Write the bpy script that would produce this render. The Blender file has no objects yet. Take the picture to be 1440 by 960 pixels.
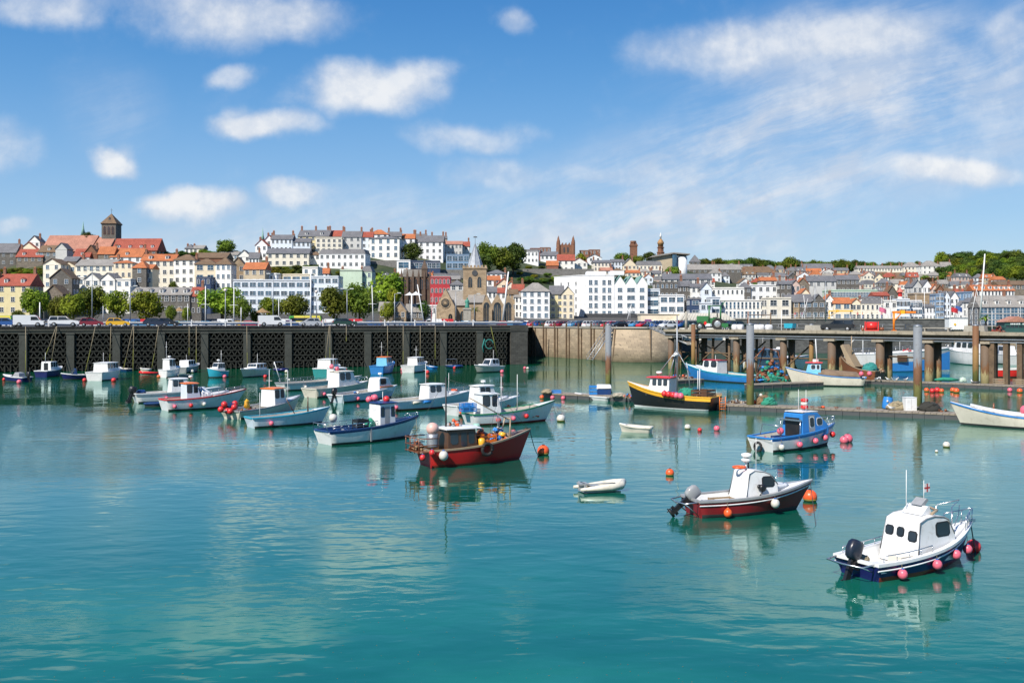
import bpy,bmesh,math,random
from mathutils import Vector,Matrix
R = math.radians
random.seed(7)
SC = bpy.context.scene
COL = SC.collection
# ------------------------------------------------------------------ camera
F,HY,H = 1400.0,450.0,8.75
cam = bpy.data.cameras.new('camera')
cam.lens = 35.0;cam.sensor_width = 36.0;cam.shift_y = -30/1440;cam.clip_end = 20000;cam.clip_start = .5
camo = bpy.data.objects.new('camera',cam);COL.objects.link(camo)
camo.location = (0,0,H);camo.rotation_euler = (R(90),0,0)
SC.camera = camo
# ------------------------------------------------------------------ sun
SUN_EL,SUN_AZ = R(45),R(218)      # azimuth clockwise from +Y (the view direction)
sd = Vector((math.sin(SUN_AZ)*math.cos(SUN_EL),math.cos(SUN_AZ)*math.cos(SUN_EL),math.sin(SUN_EL)))
sl = bpy.data.lights.new('sun','SUN');sl.energy = 4.5;sl.angle = R(.5);sl.color = (1,.93,.83)
so = bpy.data.objects.new('sun',sl);COL.objects.link(so);so.rotation_euler = (-sd).to_track_quat('-Z','Y').to_euler()
so.location = (-200,-60,300)
SC.view_settings.view_transform = 'Standard';SC.view_settings.look = 'None'
SC.view_settings.gamma = 1;SC.view_settings.exposure = .55
# ------------------------------------------------------------------ world
W = bpy.data.worlds.new('World');SC.world = W;W.use_nodes = True
nt = W.node_tree;nt.nodes.clear()
def nn(t,typ,**k):
    n = t.nodes.new(typ)
    for a,b in k.items():
        if a.startswith('i_'):
            key = a[2:]
            n.inputs[int(key) if key.isdigit() else key].default_value = b
        else: setattr(n,a,b)
    return n
def mth(t,op,a,b=None,c=None,clamp=False):
    n = t.nodes.new('ShaderNodeMath');n.operation = op;n.use_clamp = clamp
    for i,v in enumerate((a,b,c)):
        if v is None: continue
        if isinstance(v,(int,float)): n.inputs[i].default_value = v
        else: t.links.new(v,n.inputs[i])
    return n.outputs[0]
def vmth(t,op,a,b=None):
    n = t.nodes.new('ShaderNodeVectorMath');n.operation = op
    for i,v in enumerate((a,b)):
        if v is None: continue
        if isinstance(v,(tuple,list)): n.inputs[i].default_value = v
        else: t.links.new(v,n.inputs[i])
    return n.outputs['Value'] if op == 'LENGTH' else n.outputs[0]
def maprange(t,v,a,b,c,d,smooth=True):
    n = t.nodes.new('ShaderNodeMapRange');n.interpolation_type = 'SMOOTHSTEP' if smooth else 'LINEAR'
    t.links.new(v,n.inputs[0])
    for i,x in enumerate((a,b,c,d)): n.inputs[i+1].default_value = x
    return n.outputs[0]
def mixc(t,f,a,b,mode='MIX'):
    n = t.nodes.new('ShaderNodeMix');n.data_type = 'RGBA';n.blend_type = mode
    for i,v in ((0,f),(6,a),(7,b)):
        if isinstance(v,(int,float)): n.inputs[i].default_value = v
        elif isinstance(v,(tuple,list)): n.inputs[i].default_value = (*v[:3],1)
        else: t.links.new(v,n.inputs[i])
    return n.outputs[2]
def noise(t,vec,scale,detail=4,rough=.5,dist=0,out=0):
    n = t.nodes.new('ShaderNodeTexNoise');n.inputs['Scale'].default_value = scale
    n.inputs['Detail'].default_value = detail;n.inputs['Roughness'].default_value = rough;n.inputs['Distortion'].default_value = dist
    if vec is not None: t.links.new(vec,n.inputs['Vector'])
    return n.outputs[out]
def world():
    t = nt;tc = nn(t,'ShaderNodeTexCoord')
    sky = nn(t,'ShaderNodeTexSky',sky_type='NISHITA',sun_disc=False,sun_elevation=SUN_EL,sun_rotation=SUN_AZ,air_density=1.1,dust_density=.3,ozone_density=2.2)
    hs = nn(t,'ShaderNodeHueSaturation');hs.inputs['Saturation'].default_value = 1.22;hs.inputs['Value'].default_value = 1.12;hs.inputs['Hue'].default_value = .498
    t.links.new(sky.outputs[0],hs.inputs['Color'])
    sx = nn(t,'ShaderNodeSeparateXYZ');t.links.new(tc.outputs['Generated'],sx.inputs[0])
    y = mth(t,'MAXIMUM',mth(t,'ABSOLUTE',sx.outputs[1]),.08)
    u = mth(t,'DIVIDE',sx.outputs[0],y);v = mth(t,'DIVIDE',sx.outputs[2],y)
    cb = nn(t,'ShaderNodeCombineXYZ');t.links.new(u,cb.inputs[0]);t.links.new(v,cb.inputs[1])
    p = cb.outputs[0]
    # lumpy outline of the cumulus puffs
    nz = noise(t,p,9,6,.55,0,1)
    nz2 = noise(t,p,4.2,3,.5,0,1)
    off = vmth(t,'ADD',vmth(t,'MULTIPLY',vmth(t,'SUBTRACT',nz,(.5,.5,.5)),(.10,.055,0)),vmth(t,'MULTIPLY',vmth(t,'SUBTRACT',nz2,(.5,.5,.5)),(.10,.05,0)))
    pd = vmth(t,'ADD',p,off)
    blobs = [ # px, py, rx, ry, amp   (directions of the photograph's clouds)
        (510,128,118,50,1),(470,112,60,36,.8),(566,122,60,42,.8),(392,182,88,30,1),(365,170,40,26,.6),(172,222,60,28,1),(190,210,30,26,.6),
        (276,282,84,30,.95),(262,268,40,22,.6),(420,270,72,22,.85),(330,104,46,22,.62),(350,28,190,50,.8),(250,20,110,38,.6),(430,20,80,40,.6),
        (60,10,130,40,.7),(-20,210,80,55,.6),(660,192,130,28,.66),(600,196,50,28,.5),(700,244,105,38,.62),(726,32,48,34,.6),
        (1050,70,190,52,.75),(1190,62,170,62,.72),(960,84,70,40,.4),(1330,245,105,28,.92),(1425,40,70,40,.6),(1425,140,120,46,.55),(885,246,60,18,.5),(820,240,60,18,.4),(30,320,50,18,.6),
        (1700,150,160,60,.9),(-300,120,170,70,.9),(1900,50,160,60,.8),(-500,260,160,40,.7),(150,-260,260,70,.9),(640,-180,240,60,.8),(1150,-330,300,80,.9)]
    tot = None
    for (px,py,rx,ry,a) in blobs:
        rx *= 1.12;ry *= 1.12;a *= .95
        c = ((px-720)/F,(HY-py)/F,0)
        q = vmth(t,'MULTIPLY',vmth(t,'SUBTRACT',pd,c),(F/rx,F/ry,0))
        val = maprange(t,vmth(t,'LENGTH',q),1.15,.25,0,a,True)
        tot = val if tot is None else mth(t,'SMOOTH_MAX',tot,val,.12)
    nf = noise(t,p,15,8,.60);nf2 = noise(t,vmth(t,'ADD',p,(-.010,.016,0)),15,5,.6)
    dens = mth(t,'ADD',tot,mth(t,'MULTIPLY',mth(t,'SUBTRACT',nf,.5),.75))
    cum = maprange(t,dens,.10,1.05,0,.95)
    # cirrus: long fibres rising towards the right, masked to one broad band
    rot = nn(t,'ShaderNodeMapping',vector_type='TEXTURE');rot.inputs['Rotation'].default_value = (0,0,R(18));rot.inputs['Scale'].default_value = (.62,.10,1)
    t.links.new(vmth(t,'ADD',p,vmth(t,'MULTIPLY',off,(.3,.3,0))),rot.inputs[0])
    ci = mth(t,'ADD',mth(t,'MULTIPLY',noise(t,rot.outputs[0],2.0,10,.70,.15),.65),mth(t,'MULTIPLY',noise(t,pd,6.5,6,.6),.35))
    band = None
    for (px,py,rx,ry,a,ang) in ((1120,200,600,125,1.0,20),(960,300,620,100,.95,12),(1200,90,300,120,.7,10),(520,320,640,60,.6,3),(160,160,90,90,.25,30),(1400,190,260,60,.6,12),(720,400,1500,60,.25,0)):
        m = nn(t,'ShaderNodeMapping',vector_type='TEXTURE');m.inputs['Location'].default_value = ((px-720)/F,(HY-py)/F,0)
        m.inputs['Rotation'].default_value = (0,0,R(ang));m.inputs['Scale'].default_value = (rx/F,ry/F,1)
        t.links.new(pd,m.inputs[0])
        val = maprange(t,vmth(t,'LENGTH',m.outputs[0]),1.2,.1,0,a)
        band = val if band is None else mth(t,'MAXIMUM',band,val)
    cir = mth(t,'MULTIPLY',band,maprange(t,ci,.36,.62,.15,1.0))
    cov = mth(t,'ADD',mth(t,'MULTIPLY',cum,.95),mth(t,'MULTIPLY',mth(t,'SUBTRACT',1,cum),cir),None,True)
    # cloud tone: lit and shaded relief painted in from offset noise, white to bluish-grey
    tone = mixc(t,mth(t,'ADD',maprange(t,dens,.3,1.1,-.1,.55),maprange(t,mth(t,'SUBTRACT',nf,nf2),-.12,.12,0,.6),None,True),(4.3,4.75,5.5),(6.3,6.35,6.4))
    # the photograph's sky is a deep clean blue overhead, paler towards the horizon
    cr = nn(t,'ShaderNodeValToRGB');t.links.new(sx.outputs[2],cr.inputs[0]);e = cr.color_ramp;e.interpolation = 'B_SPLINE'
    stops = [(0,(.36,.53,.72)),(.05,(.33,.51,.72)),(.13,(.22,.42,.71)),(.22,(.085,.29,.62)),(.31,(.035,.20,.53)),(.6,(.02,.13,.42))]
    while len(e.elements) < len(stops): e.elements.new(.5)
    for el_,(pos,c_) in zip(e.elements,stops): el_.position = pos;el_.color = (*c_,1)
    base = mixc(t,.82,hs.outputs[0],vmth(t,'MULTIPLY',cr.outputs[0],(7.4,7.4,7.4)))
    res = mixc(t,cov,base,tone)
    bg = nn(t,'ShaderNodeBackground');bg.inputs[1].default_value = .1
    t.links.new(res,bg.inputs[0])
    o = nn(t,'ShaderNodeOutputWorld');t.links.new(bg.outputs[0],o.inputs[0])
world()
W.cycles.sampling_method = 'MANUAL';W.cycles.sample_map_resolution = 512
SC.cycles.max_bounces = 6;SC.cycles.diffuse_bounces = 2;SC.cycles.glossy_bounces = 3;SC.cycles.transparent_max_bounces = 6
SC.cycles.caustics_reflective = False;SC.cycles.caustics_refractive = False
SC.cycles.use_denoising = True
# ------------------------------------------------------------------ helpers: pixel rays of the photograph to world points
def wp(px,py):                       # a point on the water
    d = F*H/(py-HY);return Vector(((px-720)*d/F,d,0))
def at(px,py,d): return Vector(((px-720)*d/F,d,H-(py-HY)*d/F))
def xat(px,d): return (px-720)*d/F
def zat(py,d): return H-(py-HY)*d/F
# ------------------------------------------------------------------ mesh builder
class MB:
    def __init__(s): s.v = [];s.f = [];s.m = [];s.s = []
    def add(s,vs,fs,m=0,sm=False):
        o = len(s.v);s.v += [tuple(p) for p in vs]
        for f in fs: s.f.append([i+o for i in f]);s.m.append(m);s.s.append(sm)
        return s
    def box(s,x0,x1,y0,y1,z0,z1,m=0,M=None):
        vs = [Vector((x,y,z)) for z in (z0,z1) for y in (y0,y1) for x in (x0,x1)]
        if M is not None: vs = [M @ p for p in vs]
        return s.add(vs,[(0,2,3,1),(4,5,7,6),(0,1,5,4),(2,6,7,3),(0,4,6,2),(1,3,7,5)],m)
    def cbox(s,c,sx,sy,sz,m=0,rz=0):
        M = Matrix.Translation(c) @ Matrix.Rotation(rz,4,'Z')
        return s.box(-sx/2,sx/2,-sy/2,sy/2,0,sz,m,M)
    def prism(s,poly,y0,y1,m=0,y0b=None,y1b=None,M=None,sm=False):      # poly of (x,z), extruded in y
        n = len(poly)
        vs = [Vector((p[0],y0,p[1])) for p in poly]+[Vector((p[0],y1,p[1])) for p in poly]
        if M is not None: vs = [M @ p for p in vs]
        fs = [tuple(range(n)),tuple(range(2*n-1,n-1,-1))]
        s.add(vs,fs,m);s.f += []
        o = len(s.v)-2*n
        for i in range(n):
            j = (i+1) % n;s.f.append([o+i,o+n+i,o+n+j,o+j]);s.m.append(m);s.s.append(sm)
        return s
    def zprism(s,poly,z0,z1,m=0):                                  # poly of (x,y), extruded up
        n = len(poly);vs = [(p[0],p[1],z0) for p in poly]+[(p[0],p[1],z1) for p in poly]
        return s.add(vs,[tuple(range(n-1,-1,-1)),tuple(range(n,2*n))]+[(i,(i+1) % n,n+(i+1) % n,n+i) for i in range(n)],m)
    def loft(s,rings,m=0,sm=True,cap=True,closed=True):
        n = len(rings[0]);o = len(s.v)
        for r in rings: s.v += [tuple(p) for p in r]
        for k in range(len(rings)-1):
            for i in range(n if closed else n-1):
                j = (i+1) % n
                s.f.append([o+k*n+i,o+k*n+j,o+(k+1)*n+j,o+(k+1)*n+i]);s.m.append(m);s.s.append(sm)
        if cap:
            s.f.append([o+i for i in range(n-1,-1,-1)]);s.m.append(m);s.s.append(False)
            e = o+(len(rings)-1)*n;s.f.append([e+i for i in range(n)]);s.m.append(m);s.s.append(False)
        return s
    def tube(s,pts,r,n=6,m=0,r2=None,cap=True):
        pts = [Vector(p) for p in pts];rings = []
        for i,p in enumerate(pts):
            a = pts[max(i-1,0)];b = pts[min(i+1,len(pts)-1)];d = (b-a).normalized()
            u = d.cross(Vector((0,0,1)) if abs(d.z) < .95 else Vector((1,0,0))).normalized();w = d.cross(u)
            rr = r if r2 is None else r+(r2-r)*i/(len(pts)-1)
            if isinstance(r,(list,tuple)): rr = r[i]
            rings.append([p+(u*math.cos(k*2*math.pi/n)+w*math.sin(k*2*math.pi/n))*rr for k in range(n)])
        return s.loft(rings,m,True,cap)
    def lathe(s,prof,c=(0,0,0),n=16,m=0,M=None,sm=True):        # prof of (r,z)
        rings = [[Vector((r*math.cos(k*2*math.pi/n),r*math.sin(k*2*math.pi/n),z)) for k in range(n)] for r,z in prof]
        c = Vector(c);rings = [[(M @ p if M is not None else p)+c for p in r] for r in rings]
        return s.loft(rings,m,sm,True)
    def ball(s,c,r,n=14,m=0,sz=1,M=None):
        k = max(6,n//2+1)
        return s.lathe([(max(1e-3,r*math.sin(math.pi*i/k)),-r*sz*math.cos(math.pi*i/k)) for i in range(k+1)],c,n,m,M)
    def mesh(s,name,mats):
        me = bpy.data.meshes.new(name);me.from_pydata(s.v,[],s.f)
        for x in (mats if isinstance(mats,(list,tuple)) else [mats]): me.materials.append(x)
        me.polygons.foreach_set('material_index',s.m);me.polygons.foreach_set('use_smooth',s.s);me.update()
        return me
    def build(s,name,mats,parent=None,loc=(0,0,0),rz=0):
        o = bpy.data.objects.new(name,s.mesh(name,mats));COL.objects.link(o)
        o.location = loc;o.rotation_euler = (0,0,rz)
        if parent is not None: o.parent = parent
        return o
def tag(o,label,cat,group=None):
    o['label'] = label;o['category'] = cat
    if group: o['group'] = group
    return o
def struct(o,kind='structure'): o['kind'] = kind;return o
def thing(name,label,cat,loc=(0,0,0),rz=0,group=None):
    o = bpy.data.objects.new(name,None);COL.objects.link(o);o.empty_display_size = .3
    o.location = loc;o.rotation_euler = (0,0,rz);return tag(o,label,cat,group)
def inst(name,me,parent=None,loc=(0,0,0),rz=0,sc=None):
    o = bpy.data.objects.new(name,me);COL.objects.link(o);o.location = loc;o.rotation_euler = (0,0,rz)
    if sc is not None: o.scale = sc
    if parent is not None: o.parent = parent
    return o
def copy_tree(o,parent=None):
    c = o.copy();COL.objects.link(c);c.parent = parent
    for ch in o.children: copy_tree(ch,c)
    return c
# ------------------------------------------------------------------ materials
MATS = {}
def pmat(name):
    m = bpy.data.materials.new(name);m.use_nodes = True;t = m.node_tree
    return m,t,t.nodes['Principled BSDF']
def mat(name,col,rough=.6,var=.18,scale=.8,metal=0,bump=0,bscale=8,dirt=None,streak=0,coat=0):
    """plain surface with uneven tone; dirt = (colour, amount) of blotches; streak = vertical weather streaks"""
    if name in MATS: return MATS[name]
    m,t,b = pmat(name);tc = nn(t,'ShaderNodeTexCoord');P = tc.outputs['Object']
    n1 = noise(t,P,scale,6,.6)
    k = maprange(t,n1,.25,.75,1-var,1+var*.6,False)
    cc = nn(t,'ShaderNodeCombineXYZ')
    for i in range(3): t.links.new(k,cc.inputs[i])
    c = mixc(t,1,(*col,1),cc.outputs[0],'MULTIPLY')
    if streak:
        mp = nn(t,'ShaderNodeMapping');mp.inputs['Scale'].default_value = (1.3,1.3,.12);t.links.new(P,mp.inputs[0])
        s_ = noise(t,mp.outputs[0],2.2,5,.65)
        c = mixc(t,maprange(t,s_,.5,.78,0,streak),c,tuple(x*.45 for x in col))
    if dirt:
        d_ = noise(t,P,scale*2.7,7,.68,.6)
        c = mixc(t,maprange(t,d_,.52,.66,0,dirt[1]),c,dirt[0])
    t.links.new(c,b.inputs['Base Color'])
    b.inputs['Roughness'].default_value = rough;b.inputs['Metallic'].default_value = metal
    if coat: b.inputs['Coat Weight'].default_value = coat
    if bump:
        bn = nn(t,'ShaderNodeBump');bn.inputs['Strength'].default_value = bump;bn.inputs['Distance'].default_value = .05
        t.links.new(noise(t,P,bscale,5,.6),bn.inputs['Height']);t.links.new(bn.outputs[0],b.inputs['Normal'])
    MATS[name] = m;return m
def blockmat(name,c1,c2,mortar,bw=.6,bh=.25,rough=.85,ms=.02,bump=.5,var=.25,offset=.5,zones=None,roof=False):
    """courses of blocks, bricks, slates or tiles laid over the two in-plane directions"""
    if name in MATS: return MATS[name]
    m,t,b = pmat(name);tc = nn(t,'ShaderNodeTexCoord');P = tc.outputs['Object']
    sx = nn(t,'ShaderNodeSeparateXYZ');t.links.new(P,sx.inputs[0])
    cb = nn(t,'ShaderNodeCombineXYZ')
    t.links.new(mth(t,'ADD',sx.outputs[0],mth(t,'MULTIPLY',sx.outputs[1],0 if roof else 1)),cb.inputs[0])
    t.links.new(mth(t,'ADD',sx.outputs[2],mth(t,'MULTIPLY',sx.outputs[1],.6 if roof else 0)),cb.inputs[1])
    br = nn(t,'ShaderNodeTexBrick',offset=offset);br.inputs['Scale'].default_value = 1
    for k_,v_ in (('Brick Width',bw),('Row Height',bh),('Mortar Size',ms),('Mortar Smooth',.2)): br.inputs[k_].default_value = v_
    br.inputs['Color1'].default_value = (*c1,1);br.inputs['Color2'].default_value = (*c2,1);br.inputs['Mortar'].default_value = (*mortar,1)
    t.links.new(cb.outputs[0],br.inputs[0])
    n1 = noise(t,P,.35,7,.65);k = maprange(t,n1,.25,.75,1-var,1+var,False)
    cc = nn(t,'ShaderNodeCombineXYZ')
    for i in range(3): t.links.new(k,cc.inputs[i])
    c = mixc(t,1,br.outputs[0],cc.outputs[0],'MULTIPLY')
    n2 = noise(t,P,5,5,.7)
    c = mixc(t,maprange(t,n2,.5,.8,0,.5),c,tuple(x*.55 for x in c1))
    for (za,zb,col,amt) in (zones or []):       # growth and staining by height on the real wall: (z of full, z of none, colour, amount)
        mz = nn(t,'ShaderNodeMapRange');mz.inputs[1].default_value = zb;mz.inputs[2].default_value = za
        t.links.new(mth(t,'ADD',sx.outputs[2],mth(t,'MULTIPLY',mth(t,'SUBTRACT',noise(t,P,.9,6,.7),.5),2.4)),mz.inputs[0])
        c = mixc(t,mth(t,'MULTIPLY',mz.outputs[0],amt),c,col)
    t.links.new(c,b.inputs['Base Color']);b.inputs['Roughness'].default_value = rough
    bn = nn(t,'ShaderNodeBump');bn.inputs['Strength'].default_value = bump;bn.inputs['Distance'].default_value = .04
    t.links.new(mth(t,'SUBTRACT',n2,br.outputs[1]),bn.inputs['Height']);t.links.new(bn.outputs[0],b.inputs['Normal'])
    MATS[name] = m;return m
def glassmat(name,col=(.02,.028,.035),rough=.08):
    if name in MATS: return MATS[name]
    m,t,b = pmat(name);tc = nn(t,'ShaderNodeTexCoord')
    g = nn(t,'ShaderNodeNewGeometry')
    r = maprange(t,noise(t,g.outputs['Position'],.35,2),.35,.65,.55,1.9,False)
    cc = nn(t,'ShaderNodeCombineXYZ')
    for i in range(3): t.links.new(r,cc.inputs[i])
    t.links.new(mixc(t,1,(*col,1),cc.outputs[0],'MULTIPLY'),b.inputs['Base Color'])
    b.inputs['Roughness'].default_value = rough;b.inputs['IOR'].default_value = 1.52
    MATS[name] = m;return m
# ------------------------------------------------------------------ water
def water():
    m,t,b = pmat('harbour_water');t.nodes.remove(b);out = [n for n in t.nodes if n.type == 'OUTPUT_MATERIAL'][0]
    g = nn(t,'ShaderNodeNewGeometry');P = g.outputs['Position']
    def st(sx,sy,rot=0):
        mp = nn(t,'ShaderNodeMapping');mp.inputs['Scale'].default_value = (sx,sy,1);mp.inputs['Rotation'].default_value = (0,0,R(rot));t.links.new(P,mp.inputs[0]);return mp.outputs[0]
    dist = vmth(t,'LENGTH',P)
    # body colour: clear green-teal shallows with darker weed beds and paler sand showing through
    pat = noise(t,st(.05,.09,12),1,5,.6,.4);pat2 = noise(t,st(.35,.6,-8),1,5,.6,.3)
    c = mixc(t,maprange(t,pat,.38,.66,0,1),(.002,.098,.074),(.010,.160,.110))
    c = mixc(t,maprange(t,pat2,.5,.72,0,.45),c,(.012,.150,.125))
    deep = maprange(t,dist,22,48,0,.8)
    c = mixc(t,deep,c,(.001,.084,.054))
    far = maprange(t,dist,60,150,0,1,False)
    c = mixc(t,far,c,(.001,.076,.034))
    dif = nn(t,'ShaderNodeBsdfDiffuse');t.links.new(c,dif.inputs[0])
    # waves: slow swell, wind ripples in patches
    wa = noise(t,st(.50,.85,6),1,1,.45,.3);wb = noise(t,st(1.3,3.0,-5),1,3,.55,.3);wc = noise(t,st(6,10,4),1,3,.6);wd = noise(t,st(1.3,2.3,-12),1,1,.45,.4)
    wind = maprange(t,noise(t,st(.018,.045,10),1,3,.5),.42,.60,.0,1)
    near = maprange(t,dist,26,70,1,0,False)
    rip = mth(t,'MULTIPLY',mth(t,'ADD',.03,mth(t,'MULTIPLY',wind,mth(t,'SUBTRACT',1.0,mth(t,'MULTIPLY',near,.86)))),1.0)
    h = mth(t,'ADD',mth(t,'ADD',mth(t,'MULTIPLY',wa,.021),mth(t,'MULTIPLY',wd,.0060)),mth(t,'ADD',mth(t,'MULTIPLY',wb,mth(t,'MULTIPLY',rip,.022)),mth(t,'MULTIPLY',wc,mth(t,'MULTIPLY',rip,.008))))
    bn = nn(t,'ShaderNodeBump');bn.inputs['Strength'].default_value = 1;bn.inputs['Distance'].default_value = 1.0
    t.links.new(h,bn.inputs['Height'])
    gl = nn(t,'ShaderNodeBsdfGlossy');gl.inputs['Color'].default_value = (.80,.97,.94,1);gl.inputs['Roughness'].default_value = .005
    t.links.new(bn.outputs[0],gl.inputs['Normal'])
    fr = nn(t,'ShaderNodeFresnel');fr.inputs[0].default_value = 1.34;t.links.new(bn.outputs[0],fr.inputs['Normal'])
    fac = mth(t,'MINIMUM',mth(t,'ADD',mth(t,'MULTIPLY',fr.outputs[0],1.3),.035),.68)
    mx = nn(t,'ShaderNodeMixShader');t.links.new(fac,mx.inputs[0]);t.links.new(dif.outputs[0],mx.inputs[1]);t.links.new(gl.outputs[0],mx.inputs[2])
    t.links.new(mx.outputs[0],out.inputs[0])
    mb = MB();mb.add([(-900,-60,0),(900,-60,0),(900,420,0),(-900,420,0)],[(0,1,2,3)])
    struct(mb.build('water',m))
    # weed flecks drifting on the surface: nobody could count them
    fl = MB();rnd = random.Random(3)
    for i in range(420):
        px = rnd.uniform(0,1440);py = 960-abs(rnd.gauss(0,1))*105
        if py < 700: continue
        p = wp(px,py);a = rnd.uniform(0,6.28);l = rnd.uniform(.010,.03);w_ = l*rnd.uniform(.2,.6)
        pts = []
        for k in range(6):
            th = k*math.pi/3;x = l*math.cos(th)*rnd.uniform(.6,1.2);y = w_*math.sin(th)*rnd.uniform(.6,1.2)
            pts.append((p.x+x*math.cos(a)-y*math.sin(a),p.y+x*math.sin(a)+y*math.cos(a),.004))
        fl.add(pts,[tuple(range(6))],rnd.choice((0,0,1)))
    struct(fl.build('floating_weed',[mat('weed_tan',(.16,.16,.08),.8),mat('weed_red',(.20,.08,.04),.8)]),'stuff')
water()
# ------------------------------------------------------------------ terrain
GZ = 7.05
def shore(px):
    if px <= 741:
        s = (720*0+2.8-(px-720)/F*197)/(.9475-.32*(px-720)/F)     # the quay line seen at this bearing
        return 197-.32*s+2.6
    if px <= 925: return 245-(px-741)/184*41+1.5
    if px <= 962: return 204+(px-925)/37*58+1
    return 263.0
def lerpt(tab,x):
    if x <= tab[0][0]: return tab[0][1]
    for (a,b),(c,d) in zip(tab,tab[1:]):
        if x <= c: return b+(d-b)*(x-a)/(c-a)
    return tab[-1][1]
SKY = [(-400,380),(0,372),(50,356),(150,348),(220,354),(330,362),(400,352),(520,346),(640,352),(700,362),(770,366),(850,372),(930,372),(1000,378),(1100,382),(1250,388),(1320,384),(1380,372),(1440,364),(1800,360)]
DSK = [(-400,520),(350,520),(520,540),(700,600),(900,680),(1050,850),(1440,900),(1800,900)]
D0 = 352.0
def ysc(px,d):
    D = lerpt(DSK,px);ys = lerpt(SKY,px);y0 = HY+(H-GZ)*F/D0
    if d <= D0: return HY+(H-GZ)*F/d
    if d <= D:
        t = (d-D0)/(D-D0);return y0+(ys-y0)*(.75*t+.25*t*t)
    z = H-(ys-HY)*D/F-(d-D)*.015
    return HY-(z-H)*F/d
def gz(px,d): return zat(ysc(px,d),d)
def dist_for(px,y):                  # the distance at which the hillside is seen at image height y
    a,b = D0,lerpt(DSK,px)
    for _ in range(30):
        c = (a+b)/2
        if ysc(px,c) > y: a = c
        else: b = c
    return a
def terrain():
    mb = MB();pxs = list(range(-900,2401,30));rows = [-1,0,.5,1]+[1+i/14 for i in range(1,15)]+[2.15,2.5,3.5]
    vs = []
    for r in rows:
        for px in pxs:
            D = lerpt(DSK,px);s = shore(px)
            d = s if r < 0 else s+(D0-s)*max(r,.02) if r <= 1 else D0+(D-D0)*(r-1) if r <= 2 else D*r*.5
            vs.append((xat(px,d),d,gz(px,d)-(0 if r > 0 else 0)))
    n = len(pxs)
    mb.add(vs,[(i*n+k,i*n+k+1,(i+1)*n+k+1,(i+1)*n+k) for i in range(len(rows)-1) for k in range(n-1)],0,True)
    m,t,b = pmat('hill_ground');g = nn(t,'ShaderNodeNewGeometry');sx = nn(t,'ShaderNodeSeparateXYZ');t.links.new(g.outputs['Position'],sx.inputs[0])
    grass = mixc(t,maprange(t,noise(t,g.outputs['Position'],.09,6,.65),.4,.6,0,1),(.022,.04,.010),(.055,.068,.025))
    tar = mixc(t,maprange(t,noise(t,g.outputs['Position'],.3,5,.6),.3,.7,0,1),(.05,.05,.052),(.075,.073,.07))
    t.links.new(mixc(t,maprange(t,sx.outputs[2],GZ+3,GZ+6,0,1),tar,grass),b.inputs['Base Color']);b.inputs['Roughness'].default_value = .95
    struct(mb.build('hill_terrain',m))
terrain()
# ------------------------------------------------------------------ materials of the harbour works
concrete = mat('concrete',(.33,.29,.22),.9,.3,.5,dirt=((.10,.09,.07),.6),streak=.5,bump=.4)
concrete_pale = mat('concrete_pale',(.36,.34,.29),.85,.25,.7,dirt=((.16,.14,.10),.6),streak=.4,bump=.3)
dark_conc = mat('lattice_concrete',(.050,.052,.044),.9,.4,.7,dirt=((.10,.095,.075),.5),streak=.6)
dark_deep = mat('recess_shade',(.012,.013,.011),.95,.4,.5)  # near-black colour stands in for the shade behind the open lattice
pier_wood = mat('pier_timber',(.15,.10,.06),.9,.4,.9,dirt=((.03,.022,.016),.6),streak=.6,bump=.5)
white_paint = mat('white_paint',(.78,.79,.78),.4,.1,.6,dirt=((.5,.45,.36),.3))
galv = mat('galvanised_steel',(.34,.36,.38),.45,.2,1.2,metal=.6)
steel_dark = mat('dark_steel',(.06,.062,.065),.5,.2,1)
blue_paint = mat('blue_paint',(.02,.10,.33),.45,.15,.8)
red_paint = mat('red_paint',(.50,.025,.02),.45,.2,.8)
def pilemat(name,top,mid,low,z1,z2):
    m,t,b = pmat(name);tc = nn(t,'ShaderNodeTexCoord');P = tc.outputs['Object'];sx = nn(t,'ShaderNodeSeparateXYZ');t.links.new(P,sx.inputs[0])
    mp = nn(t,'ShaderNodeMapping');mp.inputs['Scale'].default_value = (2.2,2.2,.5);t.links.new(P,mp.inputs[0])
    n = noise(t,mp.outputs[0],1.3,7,.7);z = mth(t,'ADD',sx.outputs[2],mth(t,'MULTIPLY',mth(t,'SUBTRACT',n,.5),5.5))
    c = mixc(t,maprange(t,z,z2-.5,z2+.5,0,1),mid,top)
    c = mixc(t,maprange(t,z,z1-.4,z1+.4,1,0),c,low)
    c = mixc(t,maprange(t,noise(t,P,6,5,.7),.5,.75,0,.5),c,(.05,.03,.018))
    t.links.new(c,b.inputs['Base Color']);b.inputs['Roughness'].default_value = .75
    bn = nn(t,'ShaderNodeBump');bn.inputs['Strength'].default_value = .5;t.links.new(n,bn.inputs['Height']);t.links.new(bn.outputs[0],b.inputs['Normal'])
    return m
pile_a = pilemat('pile_galvanised',(.18,.20,.22),(.16,.075,.035),(.17,.17,.05),2.6,4.6)
pile_b = pilemat('pile_rusted',(.17,.08,.035),(.26,.15,.05),(.13,.13,.03),1.8,5.2)
pile_c = pilemat('pile_timber',(.13,.09,.06),(.16,.075,.03),(.36,.30,.15),1.6,2.8)
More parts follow.
